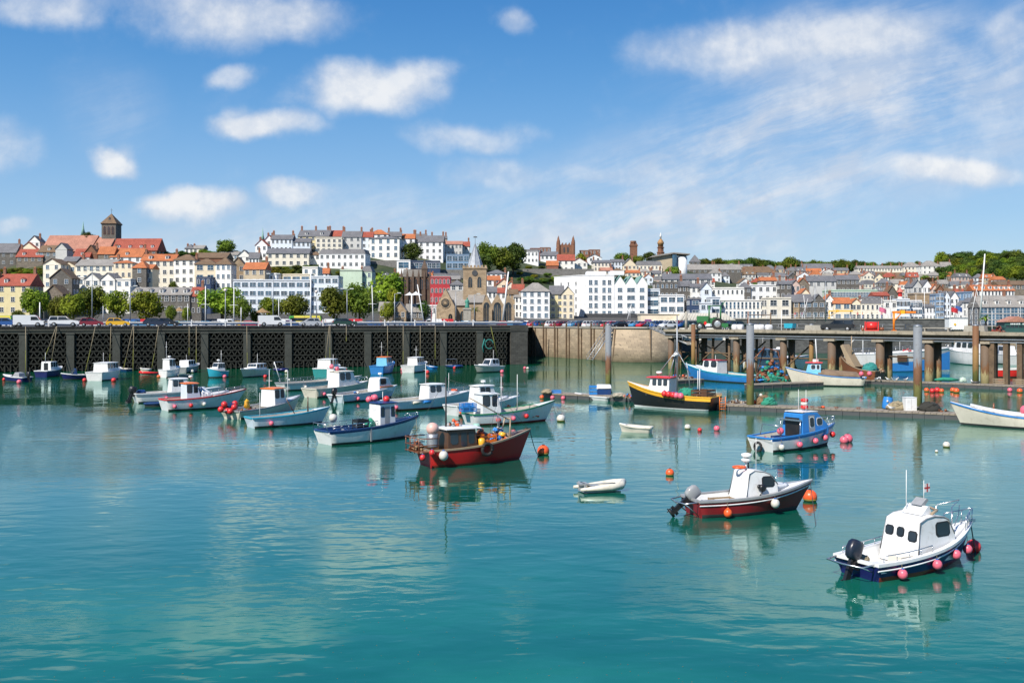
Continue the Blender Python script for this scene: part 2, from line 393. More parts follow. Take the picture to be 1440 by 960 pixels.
# ------------------------------------------------------------------ quay with concrete lattice face
QU = Vector((.9475,.32,0));QN = Vector((.32,-.9475,0));QA = math.atan2(.32,.9475)
Q0 = Vector((2.8,197,0));QTOP = 7.62
def qp(s,n=0,z=0): return Q0-QU*s+QN*n+Vector((0,0,z))        # s metres along from the pier head, n metres out over the water
def quay():
    q = thing('lattice_quay_wall','long dark quay wall with concrete lattice bays between piers, cars parked on top','quay wall',Q0,QA)
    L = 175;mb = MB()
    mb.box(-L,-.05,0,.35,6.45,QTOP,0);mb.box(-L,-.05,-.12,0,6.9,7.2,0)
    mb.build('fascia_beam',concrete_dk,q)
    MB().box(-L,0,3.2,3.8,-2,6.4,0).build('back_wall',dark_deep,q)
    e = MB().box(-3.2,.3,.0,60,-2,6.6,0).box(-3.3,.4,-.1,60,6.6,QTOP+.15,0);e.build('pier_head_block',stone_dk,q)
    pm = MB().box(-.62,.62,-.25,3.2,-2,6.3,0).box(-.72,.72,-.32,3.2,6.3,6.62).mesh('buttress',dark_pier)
    # one bay: six courses of precast triangles between ledgers
    bm = MB();w = 7.32-1.24;nz = 6
    for r in range(nz):
        z0 = .35+r*1.02
        bm.box(-w/2,w/2,-.02,.32,z0-.12,z0+.06)
        nv = 6;st = w/nv
        for k in range(nv):
            xa = -w/2+k*st
            for (p,q2) in (((xa,z0+.94),(xa+st/2,z0+.06)),((xa+st/2,z0+.06),(xa+st,z0+.94))):
                a = Vector((p[0],0,p[1]));b_ = Vector((q2[0],0,q2[1]));t_ = .085*(b_-a).normalized().cross(Vector((0,1,0)))
                vs = [a+t_,b_+t_,b_-t_,a-t_]
                bm.add([v+Vector((0,.03,0)) for v in vs]+[v+Vector((0,.28,0)) for v in vs],[(0,1,2,3),(7,6,5,4),(0,4,5,1),(2,6,7,3)])
    for k in range(7):                       # timber fender stubs at the waterline
        x = -w/2+.4+k*(w-.8)/6;bm.box(x-.1,x+.1,-.2,.05,-.5,.75+.25*((k*37) % 3))
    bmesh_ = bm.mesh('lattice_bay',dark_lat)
    for k in range(21):
        s = 9.6+7.32*k
        inst('buttress',pm,q,(-s,0,0));inst('lattice_bay',bmesh_,q,(-s-3.66,0,0))
    inst('lattice_bay',bmesh_,q,(-9.6+3.3,0,0),sc=(.78,1,1))
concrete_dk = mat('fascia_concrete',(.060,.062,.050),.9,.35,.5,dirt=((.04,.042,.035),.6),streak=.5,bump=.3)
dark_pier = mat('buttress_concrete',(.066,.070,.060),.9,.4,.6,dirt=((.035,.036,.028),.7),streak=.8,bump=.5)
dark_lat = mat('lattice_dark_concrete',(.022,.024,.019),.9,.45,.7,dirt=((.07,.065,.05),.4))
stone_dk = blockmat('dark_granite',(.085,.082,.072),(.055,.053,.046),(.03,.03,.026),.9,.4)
granite = blockmat('tan_granite',(.40,.315,.215),(.27,.215,.15),(.14,.115,.085),.95,.42,zones=[(-.3,2.6,(.085,.075,.04),.75),(6.6,4.6,(.42,.35,.25),.35)])
granite_grey = blockmat('grey_granite',(.105,.108,.105),(.06,.062,.062),(.11,.105,.095),.8,.38)
quay()
# deck of the quay (the road runs along it)
def decks():
    asph = mat('asphalt',(.055,.055,.057),.9,.25,.25)
    mb = MB();a,b_ = qp(175),qp(0);n = -QN
    poly = [a,b_,b_+n*44,a+n*44]
    mb.zprism([(p.x,p.y) for p in poly],7.2,QTOP);struct(mb.build('quay_road',asph))
    mb = MB();
    for s0 in range(0,170,4):
        pa,pb = qp(s0+.3)+n*8,qp(s0+2.3)+n*8;off = n*.12
        mb.add([(p.x,p.y,QTOP+.004) for p in (pa,pb,pb+off,pa+off)],[(0,1,2,3)])
    struct(mb.build('road_markings',white_paint))
decks()
# granite wall of the inner basin, its rounded bastion and the long wall behind the pier
def walls():
    A = Vector((xat(741,245),245,0));B = Vector((xat(862,214),214,0));top = 6.98
    d = (B-A);L = d.length;ang = math.atan2(d.y,d.x)
    w = thing('granite_harbour_wall','long tan granite harbour wall below the crowded car park','harbour wall',A,ang)
    MB().prism([(-30,-2),(L+2,-2),(L+2,top),(-30,top)],0,1.6).build('masonry',granite,w)
    MB().box(-30,L+2,-.18,1.7,top,top+.28).build('coping',concrete_pale,w)
    for k in range(7):
        x = 3+k*(L-4)/6.4
        MB().box(x-.14,x+.14,-.34,-.02,-.6,top+1.1).build('fender_pile',pier_wood,w);MB().box(x+1.0,x+1.22,-.28,-.02,-.6,top-.2).build('fender_pile',pier_wood,w)
    # bastion: rounded, battered
    b = thing('round_granite_bastion','rounded battered granite bastion at the corner of the basin, brown and stained','bastion',(xat(902,212),214,0))
    rings = []
    for z,r in ((-2,8.6),(2,8.0),(6.95,7.3)): rings.append([Vector((r*math.cos(a),r*math.sin(a),z)) for a in [2*math.pi*k/40 for k in range(40)]])
    MB().loft(rings,0,True).build('masonry',granite,b)
    MB().lathe([(7.3,6.95),(7.5,6.95),(7.5,7.25),(.01,7.25)],n=40).build('coping',concrete_pale,b)
    for k in range(3):
        mb = MB();a = -math.pi/2+(-.9,.15,.75)[k];mb.tube([(8.2*math.cos(a),8.2*math.sin(a),-.6),(7.5*math.cos(a),7.5*math.sin(a),6.9)],.15)
        mb.build('fender_pile',pier_wood,b)
    # far dark wall
    x0,x1 = xat(930,262),xat(1338,262)
    f = thing('dark_stone_sea_wall','long dark stone sea wall behind the pier, white railing along its top','sea wall',(x0,262,0))
    MB().box(0,x1-x0,0,2,-2,8.95).build('masonry',granite_grey,f)
    MB().box(-.1,x1-x0+.1,-.2,2.1,8.95,9.2).build('coping',concrete_pale,f)
    mb = MB();L = x1-x0
    for k in range(int(L/2.5)): mb.box(.2+k*2.5,.3+k*2.5,.1,.2,9.2,10.25)
    for z in (9.6,10.2): mb.box(.2,L-.4,.11,.19,z,z+.07)
    mb.build('railing',white_paint,f)
    g = thing('tan_marina_wall','lower tan stone wall of the marina beyond the end of the dark wall','harbour wall',(x1+.2,264,0))
    MB().box(0,90,0,2,-2,7.0).build('masonry',granite,g);MB().box(0,90,-.2,2.1,7.0,7.25).build('coping',concrete_pale,g)
    for k in range(5): MB().box(5+k*9,5.4+k*9,-.5,-.02,-.5,7.6).build('fender_pile',pier_wood,g)
walls()
# the pier on piles
PA = Vector((31.2,175,0));PD = Vector((.627,-.779,0)).normalized();PN = Vector((.779,.627,0));PANG = math.atan2(PD.y,PD.x);PTOP = 7.02
def pp(s,n=0,z=0): return PA+PD*s+PN*n+Vector((0,0,z))
def ppx(px,n=0):                     # place along the pier seen at image column px
    k = (px-720)/F;q = PA+PN*n
    return (k*q.y-q.x)/(PD.x-k*PD.y)
def pier():
    p = thing('timber_and_concrete_pier','long weathered pier deck on paired rusty piles crossing the harbour','pier',PA,PANG)
    d = MB();rnd = random.Random(5)
    d.box(-6,90,0,5,PTOP-.42,PTOP,0);d.build('deck_slab',concrete,p)
    e = MB()
    for k in range(24): e.box(-6+k*4,-2.04+k*4,-.14-.05*(k % 2),-.005,PTOP-.35,PTOP+.12+.03*(k % 3),0)
    e.build('kerb_beam',concrete,p)
    MB().box(-6,90,.3,.9,PTOP-1.15,PTOP-.42).box(-6,90,2.6,3.2,PTOP-1.15,PTOP-.42).box(-6,90,4.2,4.8,PTOP-1.15,PTOP-.42).build('edge_girder',pier_wood,p)
    MB().box(-6,90,.1,.3,PTOP-.95,PTOP-.8).box(-6,90,.12,.26,PTOP-1.3,PTOP-1.18).build('service_pipe',galv,p)
    cols = [ppx(x) for x in (940,975,1032,1098,1166,1234,1303,1382)]
    for i,s in enumerate(cols):
        for n in (.7,2.9):
            mb = MB();r = .62 if i > 3 else .55
            mb.tube([(s,n,-2),(s,n,PTOP-1.5)],r,12);mb.build('pile',pile_c,p)
        MB().box(s-.95,s+.95,-.1,4.9,PTOP-1.5,PTOP-1.15).build('cross_head',concrete,p)
        if i in (1,2,3):
            MB().tube([(s,4.4,.5),(s+.1,.9,5)],.16).tube([(s,.7,.8),(s+3.5,4,5.2)],.14).build('diagonal_brace',pier_wood,p)
    for k,(px_,n_) in enumerate(((948,1.2),(961,3.4),(990,2.2),(1003,3.8),(1017,1.6),(1046,3.2),(1072,2.6))):
        MB().tube([(ppx(px_),n_,-2),(ppx(px_)+.2*(k % 3-1),n_,PTOP-1.2)],.24,7).build('timber_pile',pier_wood,p)
    for (pa,pb,za,zb) in ((945,975,1.0,4.9),(975,1032,4.6,1.2),(1003,1034,.8,4.8),(1032,1098,2.4,2.4),(1098,1166,2.6,2.6),(945,1032,3.0,3.0),(1234,1303,3.4,3.2)):
        MB().tube([(ppx(pa),2.4,za),(ppx(pb),2.4,zb)],.13,5).build('cross_brace',pier_wood,p)
    for k in range(9):
        s = ppx(1393+k*19.5);
        for n in (.6,): MB().box(s-.33,s+.33,n-.33,n+.33,-2,PTOP-1.1).build('timber_pile',pier_wood,p)
    for s in (ppx(1141),ppx(1368)):       # concrete upstands where guide piles pass the deck
        MB().prism([(s-1.5,PTOP+.002),(s+1.5,PTOP+.002),(s+1.35,PTOP+.95),(s-1.35,PTOP+.95)],.3,1.3).build('upstand',concrete_pale,p)
    MB().prism([(ppx(975)-1.4,PTOP+.002),(ppx(975)+1.4,PTOP+.002),(ppx(975)+1.2,PTOP+.9),(ppx(975)-1.2,PTOP+.9)],.3,1.3).build('upstand',concrete_pale,p)
pier()
def guide_pile(px,ybase,ytop,r,m,label,n=18):
    q = wp(px,ybase);t = thing('mooring_pile',label,'pile',q,0,'tall steel mooring piles')
    z = zat(ytop,q.y)
    MB().tube([(0,0,-2),(0,0,z)],r,n).build('shaft',m,t)
    MB().lathe([(r*1.04,z),(r*1.04,z+.08),(.01,z+.22)],n=n).build('cap',galv,t)
    MB().lathe([(r*1.35,.28),(r*1.35,.5),(r*1.02,.5)],n=n).build('guide_ring',steel_dark,t)
guide_pile(855.5,556,457,.35,pile_a,'slim steel pile, pale above rust and green slime, beside the floating dock end')
guide_pile(1055,577,457,.36,pile_a,'grey steel pile with a rust band between the black fishing boat and the long dock')
guide_pile(1290.5,578,459,.40,pile_a,'thick grey steel pile beside the blue barrel and white cabinet on the long dock')
guide_pile(1372,541,458,.40,pile_b,'rust orange pile standing against the pier near the timber piles')
guide_pile(1141,528,457,.36,pile_b,'half grey half rusty pile against the pier below the black pickup')
guide_pile(975,521,456,.36,pile_b,'rusty pile against the pier below the green tractor')
# floating pontoons
def pontoon(pts,wd,label,name='floating_dock',fl=.55):
    a = Vector(pts[0]);b_ = Vector(pts[1]);d = b_-a;L = d.length
    t = thing(name,label,'floating dock',a,math.atan2(d.y,d.x))
    m = MB().box(0,L,0,wd,-.3,fl-.14);k = 1.5
    while k < L: m.box(k,k+.12,-.10,0,-.2,fl-.16);k += 1.5
    m.build('float',steel_dark,t)
    m = MB();n = int(L/.5)
    for k in range(n): m.box(k*L/n,(k+1)*L/n-.03,-.06,wd+.06,fl-.14,fl)
    m.build('plank_deck',mat('dock_planks',(.27,.23,.18),.9,.3,1.5,dirt=((.10,.085,.06),.5)),t)
    return t
pontoon([wp(1003,576),wp(1300,588.5)],2.2,'long floating plank dock running from the black fishing boat past the grey piles')
pontoon([wp(1300.3,588.5),wp(1500,598)],2.2,'short floating dock section behind the white boat with the blue gunwale')
pontoon([wp(762,559),wp(902,566)],2.2,'floating dock end with blue crates and pink buoys beside the slim green stained pile')
pontoon([wp(1060,546.5),wp(1225,540)],1.8,'low floating dock under the pier beside the tarpaulin covered boat')
pontoon([wp(1225.2,540),wp(1510,552)],2.0,'low floating dock under the pier with orange floats hung along it')
pontoon([wp(930,541),wp(990,538)],1.8,'small floating dock behind the black fishing boat mast')
pontoon([wp(775,499.5),wp(832,505)],1.6,'narrow floating dock at the foot of the sloping gangway',fl=.45)
def gangway():
    a = at(835,502,208);b_ = at(852,462,208);b_ = Vector((xat(858,212),210.5,7.0));a = Vector((xat(829,206),206,.45))
    t = thing('sloping_gangway','steep grey stair gangway leaning on the tan granite wall','gangway')
    d = b_-a;side = d.cross(Vector((0,0,1))).normalized()*.75;m = MB();
    for s in (-1,1):
        m.tube([a+side*s,b_+side*s],.14,4);
    m.build('stringer',galv,t);m = MB()
    for k in range(15):
        p = a+d*(k+.5)/15;m.box(-.75,.75,-.2,.2,-.03,.03,0,Matrix.Translation(p) @ Matrix.Rotation(math.atan2(side.y,side.x),4,'Z'))
    m.build('step',concrete_pale,t)
    for s in (-1,1):
        m = MB();m.tube([a+side*s+Vector((0,0,1)),b_+side*s+Vector((0,0,1))],.045,5)
        for k in range(9): p = a+side*s+d*k/8;m.tube([p,p+Vector((0,0,1))],.035,4)
        m.build('handrail',galv,t)
    # bridge from the bastion down to the pier
    a = Vector((xat(905,206),205.5,7.3));b_ = Vector((xat(965,178),179,7.05));a2 = Vector((xat(910,199),199,7.4));b2 = Vector((xat(968,172),173.5,4.6))
    t = thing('lattice_footbridge','grey lattice footbridge sloping down from the bastion to the pier','footbridge');m = MB()
    for z in (0,1.15):
        m.tube([a2+Vector((0,0,z)),b2+Vector((0,0,z))],.09,5)
    n = 10;dd = b2-a2
    for k in range(n): m.tube([a2+dd*k/n,a2+dd*(k+1)/n+Vector((0,0,1.15))],.05,4).tube([a2+dd*k/n,a2+dd*k/n+Vector((0,0,1.15))],.05,4)
    m.build('truss',galv,t)
    side = Vector((dd.y,-dd.x,0)).normalized()*-1.4;v = [a2,b2,b2+side,a2+side]
    MB().add(v+[p-Vector((0,0,.15)) for p in v],[(0,1,2,3),(7,6,5,4),(0,4,5,1),(1,5,6,2),(2,6,7,3),(3,7,4,0)]).build('walkway',concrete_pale,t)
    return t
gangway()
# ------------------------------------------------------------------ building materials
def wallm(c,n='stucco'):
    key = 'render_%s' % c
    cols = {'white': (.80,.81,.81),'cream': (.74,.65,.48),'pale': (.77,.72,.60),'beige': (.48,.40,.28),'yellow': (.66,.58,.33),'grey': (.54,.54,.52),'pinkish': (.60,.46,.40),'mint': (.52,.64,.50),'blue': (.18,.30,.45),
            'bluewhite': (.68,.74,.80),'offwhite': (.80,.79,.74),'darkblue': (.03,.06,.13)}
    if c in cols: return mat(key,cols[c],.85,.12,.25,dirt=((cols[c][0]*.6,cols[c][1]*.57,cols[c][2]*.5),.35),streak=.3)
    if c == 'stone': return blockmat('rubble_stone',(.21,.175,.135),(.12,.10,.08),(.26,.23,.18),.75,.32)
    if c == 'darkstone': return blockmat('dark_rubble_stone',(.14,.13,.115),(.085,.08,.072),(.15,.14,.12),.7,.32)
    if c == 'greystone': return blockmat('grey_rubble_stone',(.19,.185,.175),(.12,.118,.115),(.24,.23,.21),.7,.32)
    if c == 'sand': return blockmat('sandstone',(.40,.30,.19),(.29,.21,.13),(.24,.19,.13),.9,.4)
    if c == 'redbrick': return blockmat('red_brick',(.30,.08,.05),(.20,.05,.035),(.26,.17,.13),.5,.16)
    if c == 'redpaint': return mat('red_render',(.42,.035,.045),.8,.15,.4,streak=.3)
    if c == 'brownstone': return blockmat('brown_stone',(.26,.12,.065),(.17,.075,.045),(.12,.07,.05),.9,.4)
def roofm(c):
    if c == 'slate': return blockmat('slate_roof',(.185,.185,.19),(.125,.125,.135),(.08,.08,.085),.35,.24,.7,bump=.4,roof=True)
    if c == 'lightslate': return blockmat('pale_slate_roof',(.33,.31,.28),(.24,.225,.205),(.15,.14,.125),.35,.26,.75,bump=.4,roof=True)
    if c == 'orange': return blockmat('orange_tile_roof',(.56,.19,.07),(.40,.125,.045),(.24,.08,.03),.3,.3,.8,bump=.7,roof=True)
    if c == 'red': return blockmat('red_tile_roof',(.42,.10,.06),(.30,.07,.04),(.15,.03,.02),.3,.3,.8,bump=.7,roof=True)
    if c == 'pink': return blockmat('faded_tile_roof',(.46,.22,.15),(.36,.165,.115),(.26,.125,.09),.35,.35,.85,bump=.5,roof=True)
    if c == 'brown': return blockmat('brown_tile_roof',(.21,.135,.075),(.15,.095,.055),(.09,.06,.04),.3,.3,.85,bump=.5,roof=True)
    if c == 'flat': return mat('flat_roof_felt',(.20,.20,.20),.9,.3,.3)
    if c == 'copper': return mat('verdigris_copper',(.20,.36,.30),.6,.2,.5)
brick_ch = blockmat('chimney_brick',(.30,.11,.06),(.20,.07,.045),(.25,.18,.13),.4,.14)
pot_m = mat('terracotta_pot',(.45,.17,.07),.8,.2,2)
glass = glassmat('window_glass');glassb = glassmat('blue_window_glass',(.03,.07,.11),.06)
frame_m = mat('window_frame_white',(.75,.76,.76),.5,.05,1)
sill_m = mat('window_stone_surround',(.46,.43,.37),.8,.1,1)
def window_mesh(w,h,m1,m2,bars=1,name='window'):
    mb = MB();f = .09
    mb.box(-w/2,w/2,-.04,-.02,0,h,1)                      # pane set into its frame
    mb.box(-w/2-f,-w/2,-.10,.02,-.02,h+f,0).box(w/2,w/2+f,-.10,.02,-.02,h+f,0).box(-w/2,w/2,-.10,.02,h,h+f,0)
    mb.box(-w/2-f-.06,w/2+f+.06,-.2,.02,-.12,-.022,0)
    mb.box(-w/2,w/2,-.07,-.041,h*.5-.035,h*.5+.035,0)
    if bars: mb.box(-.03,.03,-.068,-.042,0,h*.5-.036,0).box(-.03,.03,-.068,-.042,h*.5+.036,h,0)
    return mb.mesh(name,[m1,m2])
WIN = {}
def win_mesh(w,h,kind):
    w = round(w*4)/4;h = round(h*4)/4;k = (w,h,kind)
    if k not in WIN:
        WIN[k] = window_mesh(w,h,frame_m if kind != 's' else sill_m,glassb if kind == 'b' else glass,w > .9)
    return WIN[k]
def arch_mesh(w,h,m1,m2,n=7,pointed=True):
    mb = MB();o = [];hs = h-w*(.75 if pointed else .5)
    def outline(g):
        pts = [(-w/2-g,-g*.3),(w/2+g,-g*.3),(w/2+g,hs)]
        for i in range(1,n):
            a = i/n
            if pointed: x = (w/2+g)*math.cos(a*math.pi/2*.98)**.8;z = hs+(h+g-hs)*math.sin(a*math.pi/2)
            else: x = (w/2+g)*math.cos(a*math.pi/2);z = hs+(h+g-hs)*math.sin(a*math.pi/2)
            pts.append((x,z))
        pts.append((0,h+g));pts += [(-x,z) for x,z in reversed(pts[3:-1])];pts.append((-w/2-g,hs));return pts
    mb.prism(outline(.16),-.10,.02,0);mb.prism(outline(0),-.13,-.105,1)
    mb.box(-.05,.05,-.17,-.132,0,h*.86,0)
    if w > 1.6: mb.box(-w/4-.04,-w/4+.04,-.17,-.132,0,hs,0).box(w/4-.04,w/4+.04,-.17,-.132,0,hs,0)
    return mb.mesh('arched_window',[m1,m2])
CH = {}
def chimney(t,x,y,z,w=.9,h=1.8,dd=.7,m=None,pots=2):
    k = (round(w,1),round(h,1),round(dd,1),pots,(m or brick_ch).name)
    if k not in CH:
        mb = MB().box(-w/2,w/2,-dd/2,dd/2,-1.6,h,0).box(-w/2-.08,w/2+.08,-dd/2-.08,dd/2+.08,h-.22,h+.002,0)
        pb = MB()
        for i in range(pots):
            px_ = (i-(pots-1)/2)*.42;pb.lathe([(.16,h),(.15,h+.55),(.1,h+.55)],(px_,0,0),7,0)
        CH[k] = (mb.mesh('chimney',m or brick_ch),pb.mesh('chimney_pot',pot_m))
    a,b = CH[k];c = inst('chimney',a,t,(x,y,z));inst('chimney_pot',b,c);return c
def roof_mesh(style,w,dp,h,ov=.35,th=.18):
    mb = MB();x0,x1 = -w/2-ov,w/2+ov;y0,y1 = -ov,dp+ov
    if style == 'gx':         # ridge along the front
        ym = dp/2
        mb.add([(x0,y0,-.1),(x1,y0,-.1),(x1,ym,h),(x0,ym,h),(x0,y1,-.1),(x1,y1,-.1),(x0,y0,-.1-th),(x1,y0,-.1-th),(x0,y1,-.1-th),(x1,y1,-.1-th)],
               [(0,1,2,3),(3,2,5,4),(6,7,1,0),(4,5,9,8),(0,3,4,8,6),(1,7,9,5,2),(6,8,9,7)])
    elif style == 'gy':       # gable to the front
        mb.add([(x0,y0,-.1),(0,y0,h),(x1,y0,-.1),(x0,y1,-.1),(0,y1,h),(x1,y1,-.1),(x0,y0,-.1-th),(0,y0,h-th*1.4),(x1,y0,-.1-th),(x0,y1,-.1-th),(0,y1,h-th*1.4),(x1,y1,-.1-th)],
               [(0,1,4,3),(1,2,5,4),(0,6,7,1),(1,7,8,2),(3,4,10,9),(4,5,11,10),(0,3,9,6),(2,8,11,5),(6,9,10,7),(7,10,11,8)])
    elif style in ('hip','pyr'):
        k = min(dp/2,w/2*.98) if style == 'pyr' or w > dp else w/2*.98
        rx0,rx1 = (-w/2+k,w/2-k);ry0 = ry1 = dp/2
        if w < dp: rx0 = rx1 = 0;ry0,ry1 = w/2,dp-w/2
        mb.add([(x0,y0,-.1),(x1,y0,-.1),(x1,y1,-.1),(x0,y1,-.1),(rx0,ry0,h),(rx1,ry0,h),(rx1,ry1,h),(rx0,ry1,h),(x0,y0,-.1-th),(x1,y0,-.1-th),(x1,y1,-.1-th),(x0,y1,-.1-th)],
               [(0,1,5,4),(1,2,6,5),(2,3,7,6),(3,0,4,7),(0,8,9,1),(1,9,10,2),(2,10,11,3),(3,11,8,0),(8,11,10,9)] + ([(4,5,6,7)] if w < dp else []))
    elif style == 'mans':     # steep slate skirt and a flat top
        i = min(h*.45,w*.3)
        mb.add([(x0+.2,y0+.2,0),(x1-.2,y0+.2,0),(x1-.2,y1,0),(x0+.2,y1,0),(x0+i,y0+i,h*.85),(x1-i,y0+i,h*.85),(x1-i,y1-i,h*.85),(x0+i,y1-i,h*.85),(0,dp/2,h)],
               [(0,1,5,4),(1,2,6,5),(2,3,7,6),(3,0,4,7),(4,5,8),(5,6,8),(6,7,8),(7,4,8),(3,2,1,0)])
    else:
        mb.box(x0+.2,x1-.2,y0+.2,y1-.2,.002,.16)
    return mb
BN = {'gx': 'house','gy': 'gabled_house','hip': 'house','pyr': 'house','mans': 'town_house','flat': 'flat_roofed_building'}
def bld(x0,x1,ye,yr,d,wall,roof,style,nc,nr,label,ch=0,yaw=0,dp=None,name=None,wk='w',wh=None,ww=None,dorm=0,group=None,doors=0,ground=None,cat='house',side=True,win0=None):
    if d < 0: d = dist_for((x0+x1)/2,-d)
    w = (x1-x0)*d/F/math.cos(yaw*.7);xc = xat((x0+x1)/2,d);zg = ground if ground is not None else min(gz(x0,d),gz(x1,d))-.5
    ze = zat(ye,d)-zg;rh = max(.3,(ye-yr)*d/F);dp = dp or min(max(w*.8,7),12)
    t = thing(name or BN[style],label,cat,(xc,d,zg),yaw,group)
    wm = wallm(wall);mb = MB()
    if style == 'gy': mb.prism([(-w/2,-3),(w/2,-3),(w/2,ze),(0,ze+rh-.15),(-w/2,ze)],0,dp)
    elif style == 'gx':
        mb.box(-w/2,w/2,0,dp,-3,ze)
        for sx in (-1,1): mb.add([(sx*w/2,0,ze),(sx*w/2,dp,ze),(sx*w/2,dp/2,ze+rh-.15),(sx*(w/2-.2),0,ze),(sx*(w/2-.2),dp,ze),(sx*(w/2-.2),dp/2,ze+rh-.15)],[(0,1,2),(5,4,3),(0,2,5,3),(1,4,5,2)])
    else: mb.box(-w/2,w/2,0,dp,-3,ze)
    if style == 'flat': mb.box(-w/2,w/2,0,.25,ze,ze+.6).box(-w/2,-w/2+.25,.25,dp,ze,ze+.6).box(w/2-.25,w/2,.25,dp,ze,ze+.6)
    mb.build('wall',wm,t)
    if style != 'flat' and wall not in ('stone','darkstone'): MB().box(-w/2-.05,w/2+.05,-.09,-.003,ze-.42,ze-.24).build('eaves_band',wm,t)
    r = roof_mesh(style,w,dp,rh).build('roof',roofm(roof),t,(0,0,ze))
    # storeys are spread over the visible height of the front
    if nr and nc:
        vis = min(ze-.4,nr*3.15+1.2);fh = vis/nr if nr > 1 else min(vis,3.2)
        hh = wh or min(1.5,fh*.52);www = ww or min(1.15,w/nc*.45)
        me = win_mesh(www,hh,wk)
        for r_ in range(nr):
            zz = ze-.55-hh-r_*fh
            for c_ in range(nc):
                x = -w/2+w*(c_+.5)/nc
                if zz > -2: inst('window',me,t,(x,0,zz))
        if side and dp > 5:
            for r_ in range(min(nr,4)):
                for k in (-1,1):
                    for yy in (dp*.3,dp*.7):
                        if k == (1 if xc > 0 else -1): continue
                        zz = ze-.55-hh-r_*fh
                        inst('window',me,t,(k*w/2,yy,zz),R(90)*k if k > 0 else R(-90))
    for k in range(dorm):
        x = -w/2+w*(k+.5)/dorm;ym = dp*.5*.34;zb = ze+rh*.22
        dm = MB().box(x-.65,x+.65,ym*.62,ym+1.8,zb,zb+1.25);dd = dm.build('dormer',wallm('offwhite'),t)
        MB().add([(x-.8,ym*.62-.15,zb+1.25),(x+.8,ym*.62-.15,zb+1.25),(x+.8,ym+2,zb+1.3),(x-.8,ym+2,zb+1.3),(x,ym*.62-.15,zb+1.75),(x,ym+2,zb+1.75)],[(0,1,4),(0,4,5,3),(1,2,5,4),(2,3,5),(0,3,2,1)]).build('dormer_roof',roofm(roof),dd)
        inst('window',win_mesh(.75,1,'w'),dd,(x,ym*.62,zb+.12))
    if ch:
        zr = ze+(rh if style in ('gx','gy') else rh*.6)
        for k in range(ch):
            x = (-w/2+.5)+(w-1.0)*(k/(ch-1) if ch > 1 else (0 if (x0 % 2) else 1))
            if style == 'gy': x *= .6
            chimney(t,x,dp/2,zr-.1 if style == 'gx' else zr-.5,h=1.9 if style == 'gx' else 1.5)
    for k in range(doors):
        x = -w/2+w*(k+.5)/doors+.9
        MB().box(x-.5,x+.5,-.08,-.01,.5,2.7).build('door',blue_paint if k % 2 else steel_dark,t)
    return t
